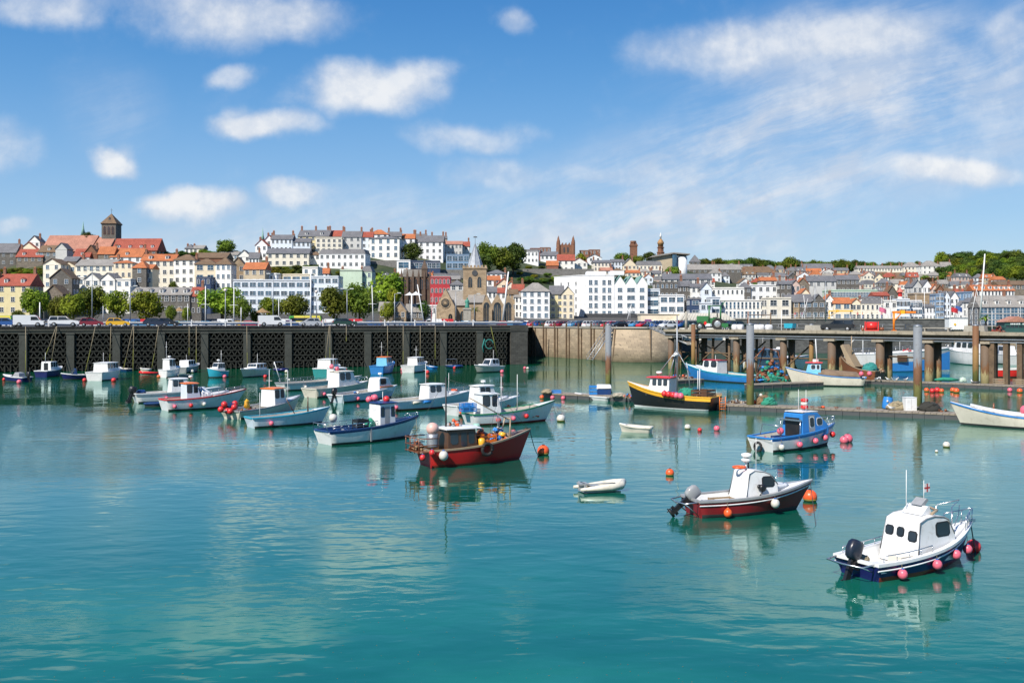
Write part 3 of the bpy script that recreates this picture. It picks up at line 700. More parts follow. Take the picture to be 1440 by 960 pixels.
# ------------------------------------------------------------------ the houses one by one: x0 x1 eave ridge distance(-base row) wall roof style cols rows label
B = [
(-6,42,401,384,345,'yellow','red','gx',3,3,'yellow guesthouse with red dormered roof beside the green and yellow buses',dict(ch=2,dorm=2,ww=1.3)),
(-40,-7,404,390,345,'white','slate','gx',3,3,'white house with slate roof cut by the picture edge',dict(ch=1)),
(70,101,391,377,372,'darkstone','brown','gy',2,2,'dark rubble stone house with one steep gable among the cream houses',dict(wk='b',ww=1.2)),
(62,88,413,400,352,'stone','brown','gy',0,0,'low brown gabled store behind the first quay trees',{}),
(60,86,371,363,402,'pale','brown','gy',2,4,'tall pale gabled house at the start of the cream terrace above the trees',dict(wk='b')),
(84,108,374,367,408,'cream','brown','gy',2,2,'smaller cream gabled house squeezed behind the dark stone gable',dict(wk='b')),
(106,160,373,363,404,'pale','lightslate','gx',6,4,'long cream block with grey brown roof and white end chimneys above the quay trees',dict(wk='b',ch=2)),
(99,119,391,388,384,'offwhite','lightslate','flat',2,3,'low white flat extension joined to the dark stone gable',dict(wk='b')),
(118,140,393,383,384,'offwhite','lightslate','gy',2,2,'first of two low white gables before the long cream block',dict(wk='b')),
(140.5,162,393,383,384,'offwhite','lightslate','gy',2,2,'second low white gable, beside the cream block with three windows',dict(wk='b')),
(160,186,369,365,400,'cream','orange','hip',3,3,'cream block three windows wide with low orange hipped roof',dict()),
(162,184,394,392,384,'offwhite','flat','flat',2,2,'low white flat roofed wing below the cream block',dict(wk='b')),
(186,206,376,366,388,'darkstone','orange','hip',1,3,'narrow dark stone tower house with orange pyramid roof',dict(wk='b')),
(206,214,377,371,390,'cream','orange','gx',1,3,'sliver of cream wall attached to the dark stone tower house',dict(side=False)),
(199,245,366,356,412,'pale','orange','gx',5,4,'wide cream house under a bright orange roof beside the tall white house',dict(ch=2,dorm=2)),
(244,274,365,357,402,'offwhite','brown','hip',3,5,'tall white five storey house with brown hipped roof and small balcony',dict(ch=1)),
(182,268,414,403,352,'darkstone','lightslate','gx',9,2,'dark stone terrace with white framed windows and box dormers above the quay trees',dict(dorm=5,ww=1.3,wh=1.8)),
(268,283,416,403,352,'darkstone','red','gx',2,2,'narrow house with red roof and blue grey windows ending the dark terrace',dict(dorm=1,ch=1)),
(274,303,371,363,396,'cream','brown','hip',2,2,'cream house with wide blue window and glazed balcony beside the tall white house',dict(wk='b',ww=2.2,wh=1.8)),
(276,296,391,388,385,'darkblue','flat','flat',3,2,'dark blue fronted annex below the glazed balcony',dict(wk='w')),
(274,318,362,354,430,'brownstone','brown','gx',0,0,'house showing only its big brown roof behind the cream tower',dict()),
(303,325,371,361,390,'offwhite','brown','hip',3,3,'white bay fronted tower house with pointed brown roof',dict(wk='b',dp=7)),
(325,344,373,361,402,'sand','brown','gy',2,3,'tall tan stone house with a plain gable beside the white tower house',{}),
(342,373,378,368,388,'beige','orange','gx',3,3,'beige house with orange roof just behind the white hotel',dict(ch=1)),
(329,437,395,392,384,'bluewhite','flat','flat',10,4,'long white four storey hotel with rows of wide windows behind the round tree',dict(wk='b',ww=2.2,wh=1.6,cat='hotel',name='hotel')),
(364,389,386,384,392,'white','flat','flat',2,1,'white rooftop box in the middle of the hotel roof',dict(name='rooftop_block',side=False)),
(397,436,387,384,394,'cream','flat','flat',3,1,'cream glazed penthouse floor on the hotel roof',dict(wk='b',ww=3,name='rooftop_block',side=False)),
(425,447,377,373,400,'offwhite','flat','flat',2,4,'pale square block rising behind the end of the hotel',dict(wk='b')),
(437,476,390,384,386,'bluewhite','slate','flat',4,4,'blue white flats with broad windows between the hotel and the mint building',dict(wk='b',ww=2)),
(450,462,384,376,420,'white','orange','gx',2,1,'tiny orange roofed cottage above the blue white flats',dict(ch=1)),
(478,509,381,377,398,'mint','slate','flat',0,0,'pale mint green blank gable wall with orange chimney pots on top',dict(ch=2)),
(508,523,382,373,400,'mint','slate','mans',2,3,'mint green house with steep slate mansard beside the big tree',dict(wk='b')),
(-12,22,355,341,-378,'darkstone','slate','gx',3,2,'grey stone house with steep slate roof, highest at the picture edge',dict(ch=2)),
(23,60,361,349,-376,'stone','red','gx',4,1,'red roofed stone house with twin dormers above the green bank',dict(ch=2,dorm=2)),
(28,52,350,340,-366,'cream','red','gy',1,1,'red roofed gable peeping over the twin dormer house',dict(ch=1)),
(40,56,340,331,-362,'offwhite','slate','gy',2,1,'white gabled house at the foot of the long pink church roof',dict(ch=1)),
(53,82,354,344,-372,'greystone','brown','gx',3,1,'grey house with brown roof and blue dormer below the church',dict(wk='b',dorm=1)),
(78,94,350,341,-372,'grey','slate','gy',0,0,'plain pale gable end in front of the long pink church roof',{}),
(88,108,367,360,-380,'stone','slate','gx',2,1,'low stone house with dark roof above the pale gabled terrace',{}),
(103,126,361,349,-374,'white','red','gx',2,1,'small house with red roof and white skylights below the church tower',dict(dorm=1)),
(118,137,357,344,-372,'brownstone','brown','gy',0,0,'dark brown gable end with stout chimney below the church tower',dict(ch=1)),
(138,160,357,346,-374,'stone','orange','gx',1,1,'stone house with vivid orange roof beside the church',{}),
(155,199,361,348,-376,'white','orange','gx',4,1,'white house with long orange roof and two dark chimneys',dict(ch=2,dorm=1)),
(157,221,352,334,-368,'brownstone','red','gx',7,1,'long dark red roof with a row of hooded dormers beside the church',dict(dorm=4)),
(260,272,349,343,-356,'offwhite','slate','hip',2,1,'small white villa half hidden on the skyline bank',dict(ch=2)),
(271,286,349,344,-356,'pale','lightslate','gx',2,1,'second small villa with pale roof on the skyline bank',{}),
(306,334,358,353,-366,'grey','lightslate','gx',5,1,'low glazed pavilion under the round skyline tree',dict(wk='b')),
(334,352,360,351,-374,'offwhite','slate','gy',2,1,'white gabled cottage facing the harbour beside the green bank',{}),
(350,364,363,354,-376,'white','slate','gx',3,1,'slate roofed cottage wing joined to the white gabled cottage',dict(ch=1)),
(359,376,345,336,-366,'white','red','gy',2,2,'white gabled house with red roof at the edge of the upper terrace',dict(ch=1)),
(372,384,338,330,-362,'white','red','gy',1,2,'narrow white gabled house with tall chimneys on the upper terrace',dict(ch=2)),
(381,411,336,329,-362,'bluewhite','slate','gx',5,2,'white upper terrace house with five windows and slate roof',dict(ch=2)),
(411,436,340,334,-362,'bluewhite','slate','gx',4,2,'white upper terrace house stepping down behind the shuttered villa',dict(ch=1)),
(375,434,356,348,-374,'pale','slate','gx',6,2,'cream villa with dark shuttered windows below the upper terrace',dict(ww=1.4)),
(419,462,332,322,-356,'yellow','slate','gx',5,3,'yellow house with brick chimneys, tallest on the terrace skyline',dict(ch=3,dorm=2)),
(444,481,335,331,-360,'pale','slate','flat',5,4,'pale square block in front of the yellow skyline house',{}),
(457,482,332,323,-354,'cream','red','gx',3,1,'red roofed skyline house with twin brick chimneys',dict(ch=2)),
(481,508,333,324,-358,'grey','slate','gx',3,3,'grey fronted skyline house with slate roof and three window rows',dict(ch=2)),
(508,524,333,325,-358,'bluewhite','red','gx',2,3,'white skyline house with red roof beside the big square block',dict(ch=1)),
(448,514,357,349,-378,'white','slate','mans',8,2,'long white two storey hotel with slate mansard below the skyline terrace',dict(dorm=5)),
(436,450,358,353,-372,'offwhite','brown','hip',2,1,'small pale house beside the long white mansard hotel',{}),
(519,562,335,331,-366,'offwhite','slate','hip',4,3,'big square pale block with three rows of four windows',dict(wk='b',ww=1.5,wh=2)),
(519,546,329,322,-353,'white','orange','hip',3,1,'white house with bright orange hipped roof behind the square block',dict(ch=1)),
(545,564,332,325,-354,'grey','slate','gx',2,1,'slate roofed skyline house with pale chimney behind the square block',dict(ch=2)),
(562,583,335,328,-356,'white','orange','gx',2,1,'orange roofed skyline house above the dark round tree',dict(ch=2)),
(583,600,337,328,-356,'pale','slate','gx',2,1,'skyline house with two stout chimneys behind the blue white house',dict(ch=2)),
(588,623,340,330,-366,'white','slate','gx',4,3,'blue white house with four windows beside the dark round tree',dict(ch=2)),
(606,628,335,331,-356,'beige','slate','gx',2,1,'small brown roofed skyline house with brick chimneys',dict(ch=2)),
(623,650,343,338,-366,'grey','pink','gx',5,2,'low grey two storey house beside the blue white house',{}),
(642,660,346,339,-366,'offwhite','red','gx',2,1,'little red roofed house next to the skyline trees',dict(ch=1)),
(558,577,367,366,-386,'white','flat','flat',1,1,'white framed glass box terrace below the square block',dict(wk='b',ww=5,wh=2.8)),
(577,619,368,366,-388,'darkblue','flat','flat',7,1,'long dark glass fronted modern building on a stone base',dict(wk='b',ww=1.8,wh=2.6)),
(628,660,359,357,-384,'blue','flat','flat',4,2,'blue glass modern building behind the town church spire',dict(wk='b',ww=2.4,wh=2.2)),
(605,633,391,388,392,'redpaint','slate','flat',5,3,'bright red painted building with small white windows',{}),
(600,646,392,387,402,'stone','lightslate','gx',0,0,'long stone building with flat grey roof behind the red one',{}),
(633,652,400,393,388,'grey','slate','hip',2,2,'grey house with arched dormer beside the church tower',{}),
(684,711,384,379,432,'white','slate','hip',4,2,'white house with small roof dome behind the town church',dict(ch=1)),
(684,703,393,387,415,'white','orange','gx',2,2,'orange roofed house just behind the church tower',{}),
(686,698,410,402,378,'offwhite','slate','gx',2,2,'small white house touching the church roof',dict(ch=1)),
(700,716,399,391,408,'cream','red','gy',1,1,'first of the steep red roofs climbing behind the church',dict(ch=1)),
(712,724,403,395,404,'pale','orange','gy',1,1,'orange gable among the red roofs behind the church',dict(ch=1)),
(720,736,408,399,400,'stone','red','gx',1,1,'red roofed stone house nearest the white corner town house',dict(ch=1)),
(697,712,411,404,394,'white','red','gx',2,1,'low red roofed house beside the three church gables',dict()),
(712,728,413,406,390,'sand','brown','gx',2,2,'sandy house with brown roof and arched window behind the leaning mast',{}),
(724,735,417,411,388,'offwhite','lightslate','gx',2,3,'narrow white wing of the corner town house',{}),
(733,773,409,397,385,'white','lightslate','hip',4,4,'white corner town house with grey hipped roof by the car park',dict(ww=1.3,wk='b')),
(773,792,413,401,390,'yellow','slate','gx',2,4,'narrow pale yellow house with brown gable beside the white corner house',{}),
(790,807,413,402,388,'cream','slate','gy',2,4,'cream gabled house with ground floor shopfront in front of the big white block',{}),
(736,757,354,350,-372,'white','slate','mans',4,2,'white villa with grey roof next to the skyline trees',{}),
(746,760,350,347,-358,'redbrick','flat','flat',3,1,'low brick building on the skyline behind the white villa',{}),
(759,774,349,346,-357,'brownstone','flat','flat',3,1,'brown flat topped building on the skyline before the pinnacled tower',{}),
(760,784,359,353,-370,'white','slate','gx',4,1,'white terrace with slate roof below the brown skyline building',dict(ch=1)),
(769,785,373,366,-382,'redbrick','orange','gx',0,0,'plain orange roof beside the white house with red roofs',{}),
(784,808,366,357,-384,'offwhite','red','gx',3,2,'white house with bright red roof below the pinnacled tower',{}),
(803,826,369,362,-384,'offwhite','red','gy',3,2,'white gabled wing with red roof beside the red roofed house',{}),
(815,828,353,350,-362,'brownstone','flat','flat',2,1,'first of two low brown flat blocks on the skyline',{}),
(828,844,352,349,-362,'brownstone','flat','flat',3,1,'second low brown flat block on the skyline beside the domed tower',{}),
(826,846,362,357,-374,'white','slate','gy',2,1,'white house with grey gables below the brown flat blocks',dict(ch=2)),
(835,860,369,365,-386,'pale','slate','gx',5,3,'pale terrace house at the start of the hillside row with five windows',dict(ch=1)),
(860,878,368,364,-386,'bluewhite','slate','gx',4,3,'blue white terrace house in the hillside row',dict(ch=1)),
(876,895,373,363,-388,'cream','slate','gy',3,3,'cream gabled house in the hillside row',dict(ch=1)),
(894,931,373,366,-390,'pale','slate','mans',7,2,'pale hillside house with dark arched windows and gabled dormers',dict(dorm=4)),
(971,985,368,358,-382,'darkstone','slate','pyr',2,1,'dark house with pointed slate roof beside the white museum drum',{}),
(965,1042,379,371,-392,'darkstone','lightslate','gx',10,1,'long dark stone market hall with pale roof and pediments',dict(ch=3)),
(1022,1040,378,370,-390,'darkstone','lightslate','gy',1,1,'dark pedimented gable with round clock opening on the long hall',{}),
(1038,1095,383,374,-394,'pale','brown','hip',7,1,'pale house with broad sandy brown roof on the middle hillside',dict(ch=2)),
(1129,1171,377,370,-386,'white','slate','gx',10,1,'long white terrace with slate roof just below the skyline trees',dict(ch=1)),
(1113,1131,381,375,-388,'offwhite','slate','gx',3,1,'white cottage with white chimney beside the long white terrace',dict(ch=2)),
(1171,1190,381,377,-388,'offwhite','lightslate','gx',4,1,'white cottage ending the long terrace below the skyline trees',{}),
(1207,1268,377,373,-391,'pale','lightslate','gx',15,2,'very long cream regency terrace high on the hillside',dict(ch=6)),
(1271,1297,375,368,-389,'pale','lightslate','hip',5,2,'cream villa with twin chimneys on the wooded hillside',dict(ch=2)),
(1297,1324,374,366,-392,'offwhite','lightslate','hip',4,2,'large white villa with tall end chimneys on the wooded hillside',dict(ch=2)),
(1324,1338,375,368,-388,'offwhite','lightslate','gx',2,1,'small cream house beside the large white villa',dict(ch=1)),
(1354,1376,386,384,-392,'pale','flat','flat',5,1,'low cream terrace wall house in the woods',{}),
(909,928,408,405,402,'bluewhite','flat','flat',1,3,'blue white office with three full width window bands',dict(wk='b',ww=4.6,wh=2)),
(928,962,416,413,397,'white','flat','flat',3,2,'white modern building with wide upper windows behind the marquee',dict(wk='b',ww=2.6,wh=1.8)),
(922,960,398,395,420,'darkstone','flat','flat',6,2,'dark building with rows of windows above the white modern one',dict(wk='b')),
(959,972,402,394,405,'darkstone','slate','gx',2,3,'dark stone house squeezed beside the white modern building',dict(ch=1)),
(972,986,403,398,403,'offwhite','slate','gx',2,3,'white house with two window columns above the small dark pavilion',dict(ch=1)),
(970,986,421,418,390,'darkblue','slate','mans',1,2,'small dark fronted pavilion with wide window on the front street',dict(wk='b',ww=2.6)),
(986,1001,406,396,400,'bluewhite','slate','gy',1,2,'blue white pointed gable house with one window column',dict(ww=1.4)),
(985,1001,427,424,388,'bluewhite','flat','flat',2,1,'low white shop with arched openings on the front street',dict(wk='b',ww=1.6)),
(1001,1046,406,403,402,'offwhite','flat','flat',7,2,'long off white flat topped building with a row of small windows',{}),
(1000,1013,419,416,392,'bluewhite','flat','flat',1,2,'narrow blue glazed bay building on the front street',dict(wk='b',ww=2.8,wh=2)),
(1013,1080,423,420,396,'offwhite','flat','flat',12,2,'long white two storey shop row with tall windows above the dark wall',dict(wk='b',wh=2.4)),
(1079,1113,420,417,390,'pale','flat','flat',2,2,'cream block with four big square windows above the dark wall',dict(ww=2.4,wh=2)),
(1055,1094,402,399,425,'white','flat','flat',4,2,'white stepped block behind the long shop row',dict(dorm=0)),
(1042,1056,404,396,424,'darkstone','slate','hip',2,3,'tall dark stone house behind the long white shop row',dict(ch=1)),
(1070,1092,394,389,445,'grey','orange','gx',2,1,'orange roof with red chimney behind the white stepped block',dict(ch=1)),
(1097,1113,399,394,418,'darkstone','slate','gx',2,3,'dark narrow house beside the pink gable',dict(ch=1)),
(1112,1125,401,393,420,'pinkish','slate','gy',2,3,'pink washed gabled house behind the dark gabled row',{}),
(1120,1138,401,390,440,'stone','orange','gy',1,1,'steep orange roofed gable behind the dark gabled row',dict(ch=1)),
(1106,1124,424,414,392,'sand','slate','gx',2,2,'sandstone front house at the start of the dark gabled row',{}),
(1124,1142,424,413,392,'darkstone','slate','gx',2,2,'dark stone house with blue windows, middle of the gabled row',dict(wk='b',ww=1.6)),
(1142,1160,424,413,391,'darkstone','slate','gy',2,2,'dark stone house with one front gable, end of the gabled row',dict(wk='b',ww=1.5)),
(1127,1138,412,405,405,'cream','orange','gy',1,1,'cream dormer gable with orange rim over the dark row',{}),
(1160,1173,423,413,393,'offwhite','orange','gy',2,2,'white gabled house with orange roof beside the yellow davit',dict(ch=1)),
(1173,1196,426,418,391,'cream','orange','gx',2,2,'cream harbour front house with bay windows behind the yellow davit',dict(wk='b',ww=2)),
(1196,1212,427,419,391,'cream','orange','gy',2,2,'cream gabled harbour front house next to the mansard hotel',dict(ww=1.7)),
(1211,1243,427,416,390,'pale','slate','mans',5,2,'cream hotel with steep slate mansard and five dormers on the front',dict(dorm=5,ch=1)),
(1243,1262,424,421,389,'offwhite','flat','flat',2,1,'plain white blank fronted building beside the mansard hotel',{}),
(1262,1279,422,419,388,'bluewhite','flat','flat',3,3,'glazed white apartment building under the red capped turret',dict(wk='b',ww=1.9)),
(1279,1297,424,421,390,'white','flat','flat',3,3,'white balcony flats next to the red capped turret building',dict(wk='b',ww=1.8)),
(1297,1316,431,427,392,'white','slate','gx',4,2,'low white inn with small windows below the grey stone warehouse',{}),
(1286,1316,414,411,402,'sand','flat','flat',0,0,'plain tan stone warehouse wall between the gables and the blue house',{}),
(1316,1327,415,412,391,'blue','flat','flat',2,5,'narrow tall blue painted house on the marina front',dict(wk='w',ww=1.2)),
(1327,1336,418,409,392,'bluewhite','slate','gy',2,4,'pale blue gabled house next to the tall blue house',{}),
(1336,1348,419,409,393,'white','slate','gy',2,4,'white gabled house behind the flags on the marina front',{}),
(1349,1367,430,422,388,'white','slate','gy',4,2,'low white gabled boathouse front with four bays',{}),
(1340,1356,416,409,412,'stone','orange','gx',2,1,'orange roofed stone house behind the low boathouse',dict(ch=1)),
(1354,1367,412,408,405,'blue','slate','flat',3,2,'bright blue framed building under a flat roof',dict(wk='b')),
(1283,1297,403,393,425,'grey','slate','gy',2,3,'tall grey gabled warehouse house with slate roof, first of a pair',dict(ch=1)),
(1297,1310,403,393,425,'white','slate','gy',2,3,'tall white gabled warehouse house, second of a pair',{}),
(1310,1318,406,399,424,'pinkish','orange','gy',1,2,'small pink gabled house beside the tall white gable',{}),
(1317,1326,407,400,422,'brownstone','brown','gy',1,1,'small brown gabled house above the tall blue house',dict(ch=1)),
(1247,1262,414,401,408,'darkstone','brown','gy',1,1,'dark steep gabled house above the white blank building',dict(ch=1)),
(1230,1250,415,410,404,'redbrick','red','gx',2,1,'red brick house with red roof behind the mansard hotel',{}),
(1369,1398,408,400,430,'offwhite','orange','gx',6,1,'long orange roof with white chimneys above the grey hotel',dict(ch=3,dorm=3)),
(1398,1427,408,401,430,'offwhite','orange','gx',6,1,'second long orange roof with dormers above the grey hotel',dict(dorm=4,ch=1)),
(1405,1450,400,394,480,'stone','brown','gx',6,1,'brown roofed stone house below the wood at the picture edge',{}),
(1380,1462,431,415,352,'greystone','lightslate','gx',8,3,'big grey stone hotel with dormered slate roof and blue balcony windows',dict(wk='b',ww=2.2,wh=1.7,dorm=5,ch=3,cat='hotel',name='hotel')),
(1367,1382,424,418,372,'offwhite','slate','gy',2,3,'white gabled house tucked before the grey stone hotel',{}),
(1136,1176,395,387,470,'grey','slate','gx',4,1,'grey ribbed roof warehouse in the middle of the town',{}),
(1177,1208,393,386,480,'darkstone','slate','gx',5,2,'dark stone block with two rows of five windows under a slate roof',dict(ch=1)),
(1169,1234,409,407,425,'mint','copper','flat',16,1,'long glass fronted building with pale green roof edge',dict(wk='b',ww=1.4,wh=2)),
(933,1000,392,384,445,'grey','slate','gx',8,1,'broad dark slate roofed hall below the museum',dict(dorm=0)),
]
for (x0,x1,ye,yr,d,wl,rf,st_,nc,nr,lab,kw) in B:
    kw = dict(kw)
    if 'yaw' not in kw: kw['yaw'] = R(random.uniform(-6,6)) if nr else 0
    bld(x0,x1,ye,yr,d,wl,rf,st_,nc,nr,lab,**kw)
# the infill of the hillside: every roof that shows between the named houses is a house of its own
def infill():
    rnd = random.Random(21)
    WN = {'white': 'white','cream': 'cream','pale': 'pale','beige': 'beige','grey': 'grey','offwhite': 'off white','darkstone': 'dark stone','bluewhite': 'blue white','stone': 'brown stone','pinkish': 'pink'}
    RN = {'slate': 'slate','orange': 'orange','red': 'red','brown': 'brown','lightslate': 'pale grey','pink': 'faded red'}
    ORD = ['first','second','third','fourth','fifth','sixth','seventh','eighth','ninth','tenth','eleventh','twelfth','thirteenth','fourteenth','fifteenth','sixteenth','seventeenth','eighteenth','nineteenth','twentieth','twenty first','twenty second','twenty third','twenty fourth','twenty fifth','twenty sixth','twenty seventh']
    rows = [((992,1195),387,392,'top row below skyline wood'),((1195,1400),396,402,'row below the regency terrace'),((1000,1290),396,401,'second row down the hillside'),
            ((1040,1385),407,411,'third row down the hillside'),((905,1000),401,405,'row behind the dark building'),((1062,1410),419,420,'row above the harbour front'),((540,640),400,398,'row behind the gothic hall'),((846,935),390,396,'row below the pale terrace')]
    for (xa,xb),base,b2,nm in rows:
        x = xa;k = 0
        while x < xb:
            w = rnd.uniform(11,21);st_ = rnd.choice(('gx','gx','gy','gx','hip','mans'));hgt = rnd.uniform(8,12)
            wl = rnd.choice(('white','offwhite','cream','pale','grey','darkstone','bluewhite','beige','stone','offwhite','pinkish','white'));rf = rnd.choice(('slate','slate','lightslate','orange','red','slate','brown','slate','pink','lightslate'))
            bb = base+(b2-base)*(x-xa)/(xb-xa)+rnd.uniform(-1,1);ye = bb-hgt;ch = rnd.choice((0,1,1,2))
            lab = '%s %s house, %s roof, %s in the %s' % (WN[wl],{'gx': 'plain','gy': 'gabled','hip': 'hipped','mans': 'mansard'}[st_],RN[rf],ORD[k],nm)
            bld(x,x+w,ye,ye-rnd.uniform(4,7),-bb,wl,rf,st_,max(2,int(w/5)),2,lab,ch=ch,yaw=R(rnd.uniform(-14,14)),group='houses of the crowded hillside',dorm=rnd.choice((0,0,2)) if st_ == 'gx' else 0)
            x += w*rnd.uniform(.85,1.25);k += 1
infill()
# ------------------------------------------------------------------ landmarks
am_big = arch_mesh(2.6,6.4,wallm('sand'),glass);am_mid = arch_mesh(1.5,3.6,wallm('sand'),glass);am_small = arch_mesh(.8,1.9,wallm('sand'),glass)
am_dark = arch_mesh(1.0,3.4,wallm('brownstone'),glass)
def hill_church():
    d = dist_for(100,362);z = gz(100,d)
    t = thing('hilltop_church','dark stone church with long faded pink roof and square tower on the skyline','church',(xat(92,d),d,z))
    k = d/F;bx = lambda px: (px-92)*k
    zt = zat(329,d)-z;ze = zat(353,d)-z
    MB().prism([(bx(57),-8),(bx(130),-8),(bx(130),ze),(bx(57),ze)],0,16).build('nave_wall',wallm('darkstone'),t)
    MB().add([(bx(57),-.6,ze-.2),(bx(126),-.6,ze-.2),(bx(130),8,zt),(bx(60),8,zt),(bx(57),17,ze),(bx(130),17,ze)],[(0,1,2,3),(3,2,5,4),(0,3,4),(1,5,2)]).build('nave_roof',roofm('pink'),t)
    MB().prism([(bx(130),-8),(bx(154),-8),(bx(154),ze+1),(bx(130),ze+1)],1.5,15).build('chancel_wall',wallm('darkstone'),t)
    zc = zat(331.5,d)-z
    MB().add([(bx(126.5),1,ze+.9),(bx(152),1,ze+.9),(bx(154),8,zc),(bx(129),8,zc),(bx(128),15,ze+.9),(bx(154),15,ze+.9)],[(0,1,2,3),(3,2,5,4),(0,3,4),(1,5,2)]).build('chancel_roof',roofm('pink'),t)
    hw = 11*k;xc = bx(145);zw = zat(313.5,d)-z;m = wallm('darkstone')
    T = MB().box(xc-hw+.3,xc+hw-.3,7,7+2*hw-.6,-8,zw,0);T.build('tower',m,t)
    MB().box(xc-hw,xc+hw,6.7,6.7+2*hw,zw,zw+.5).build('tower_cornice',m,t)
    zp = zat(297,d)-z;yc = 6.7+hw
    MB().add([(xc-hw-.3,yc-hw-.3,zw+.4),(xc+hw+.3,yc-hw-.3,zw+.4),(xc+hw+.3,yc+hw+.3,zw+.4),(xc-hw-.3,yc+hw+.3,zw+.4),(xc,yc,zp)],[(0,1,4),(1,2,4),(2,3,4),(3,0,4),(3,2,1,0)]).build('tower_roof',roofm('brown'),t)
    MB().tube([(xc,yc,zp-.2),(xc,yc,zp+2.6)],.08,5).box(xc-.5,xc+.5,yc-.05,yc+.05,zp+1.6,zp+1.75).build('cross',steel_dark,t)
    for i in (-1,0,1): inst('belfry_opening',am_dark,t,(xc+i*2.1,7,zw-5.2),sc=(1.1,1,1.2))
    for i in (-1,0,1): inst('belfry_opening',am_dark,t,(xc-hw+.3,yc+i*2.1,zw-5.2),R(-90),sc=(1.1,1,1.2))
    MB().prism([(xc-.6,zw+2.4),(xc+.6,zw+2.4),(xc,zw+3.9)],yc-hw*.7,yc).build('lucarne',steel_dark,t)
    # thin copper spires on the skyline
    for px,py,yb,lab in ((117,311,330,'thin green copper spire beside the hilltop church tower'),(369.5,320,340,'thin green spire above the white upper terrace')):
        d2 = dist_for(px,356)+15;s = thing('copper_spire',lab,'spire',(xat(px,d2),d2,gz(px,d2)-.5));z0 = s.location.z
        zt2 = zat(py,d2)-z0;zb2 = zat(yb,d2)-z0
        MB().box(-1,1,-1,1,-2,zb2).build('turret',wallm('stone'),s)
        MB().lathe([(1.3,zb2),(.5,zb2+(zt2-zb2)*.45),(.05,zt2)],n=8).build('spire_cone',roofm('copper'),s)
hill_church()
def town_church():
    d = 345;k = d/F;z = GZ
    t = thing('town_church','old tan stone parish church with square tower, white spire and three pointed gables','church',(xat(667,d),d,z));m = wallm('sand')
    bx = lambda px: (px-667)*k
    hw = 16.5*k;zt = zat(377,d)-z;yaw = R(0)
    tw = MB().box(-hw,hw,4,4+2*hw,-1,zt);tw.build('tower',m,t)
    p = MB().box(-hw-.3,hw+.3,3.7,4.3+2*hw,zt,zt+.5)
    for i in range(7):
        x = -hw-.1+i*(2*hw+.2-.7)/6
        p.box(x,x+.7,3.8,4.3,zt+.5,zt+1.25).box(x,x+.7,3.8+2*hw,4.2+2*hw,zt+.5,zt+1.25).box(-hw-.2,-hw+.3,4+i*(2*hw-.7)/6,4.7+i*(2*hw-.7)/6,zt+.5,zt+1.2)
    p.build('parapet',m,t)
    inst('belfry_opening',am_mid,t,(-1.6,4,zt-6.5),sc=(.9,1,1));inst('belfry_opening',am_mid,t,(1.6,4,zt-6.5),sc=(.9,1,1))
    inst('belfry_opening',am_mid,t,(-hw,4+hw,zt-6.5),R(-90))
    cf = MB().lathe([(1.0,-.06),(1.0,.06)],n=20,M=Matrix.Rotation(R(90),4,'X'),c=(0,3.88,zt-1.5),sm=False);cf.build('clock_face',steel_dark,t)
    zs = zat(340,d)-z;yc = 4+hw
    sp = MB().lathe([(3.1,zt+.5),(2.55,zt+1.6),(.06,zs)],(0,yc,0),8,sm=False);sp.build('spire',mat('lead_sheet',(.33,.36,.40),.55,.25,.8,streak=.5),t)
    rb = MB()
    for i in range(8):
        a = i*math.pi/4;rb.tube([(3.15*math.cos(a),yc+3.15*math.sin(a),zt+.5),(2.6*math.cos(a),yc+2.6*math.sin(a),zt+1.6),(.07*math.cos(a),yc+.07*math.sin(a),zs)],.07,4)
    rb.build('spire_rib',galv,t)
    MB().tube([(0,yc,zs-.2),(0,yc,zs+2.7)],.06,5).box(-.6,.7,yc-.04,yc+.04,zs+2.1,zs+2.5).build('weather_vane',steel_dark,t)
    # nave to the west with a rose window gable, its roof running behind
    zr = zat(407,d)-z;ze = zat(429,d)-z
    MB().prism([(bx(627),-1),(bx(665),-1),(bx(665),ze),(bx(627),ze)],2,14).build('nave_wall',m,t)
    MB().add([(bx(626),1.5,ze-.1),(bx(668),1.5,ze-.1),(bx(664),8,zr),(bx(622),8,zr),(bx(622),14.4,ze),(bx(668),14.4,ze)],[(0,1,2,3),(3,2,5,4),(0,3,4),(1,5,2)]).build('nave_roof',roofm('lightslate'),t)
    gw = (640-613)*k;Mx = Matrix.Translation((bx(626.5),0,0)) @ Matrix.Rotation(R(-14),4,'Z')
    ze2 = zat(431,d)-z;zg = zat(406,d)-z
    MB().prism([(-gw/2,-1),(gw/2,-1),(gw/2,ze2),(0,zg),(-gw/2,ze2)],0,1.2,M=Mx).build('west_gable',m,t)
    rose = MB().lathe([(1.9,-.08),(1.9,.0),(1.55,.05),(1.55,-.08)],n=24,M=Matrix.Rotation(R(90),4,'X')).lathe([(1.55,-.02),(1.55,.02)],n=24,M=Matrix.Rotation(R(90),4,'X'),m=1,sm=False)
    for i in range(8):
        a = i*math.pi/8;rose.tube([(-1.5*math.cos(a),-.06,-1.5*math.sin(a)),(1.5*math.cos(a),-.06,1.5*math.sin(a))],.07,4)
    o = rose.build('rose_window',[m,glass],t);o.matrix_local = Mx @ Matrix.Translation((0,-.12,zg-5.0))
    o = inst('west_door',am_mid,t);o.matrix_local = Mx @ Matrix.Translation((gw*.27,0,.2))
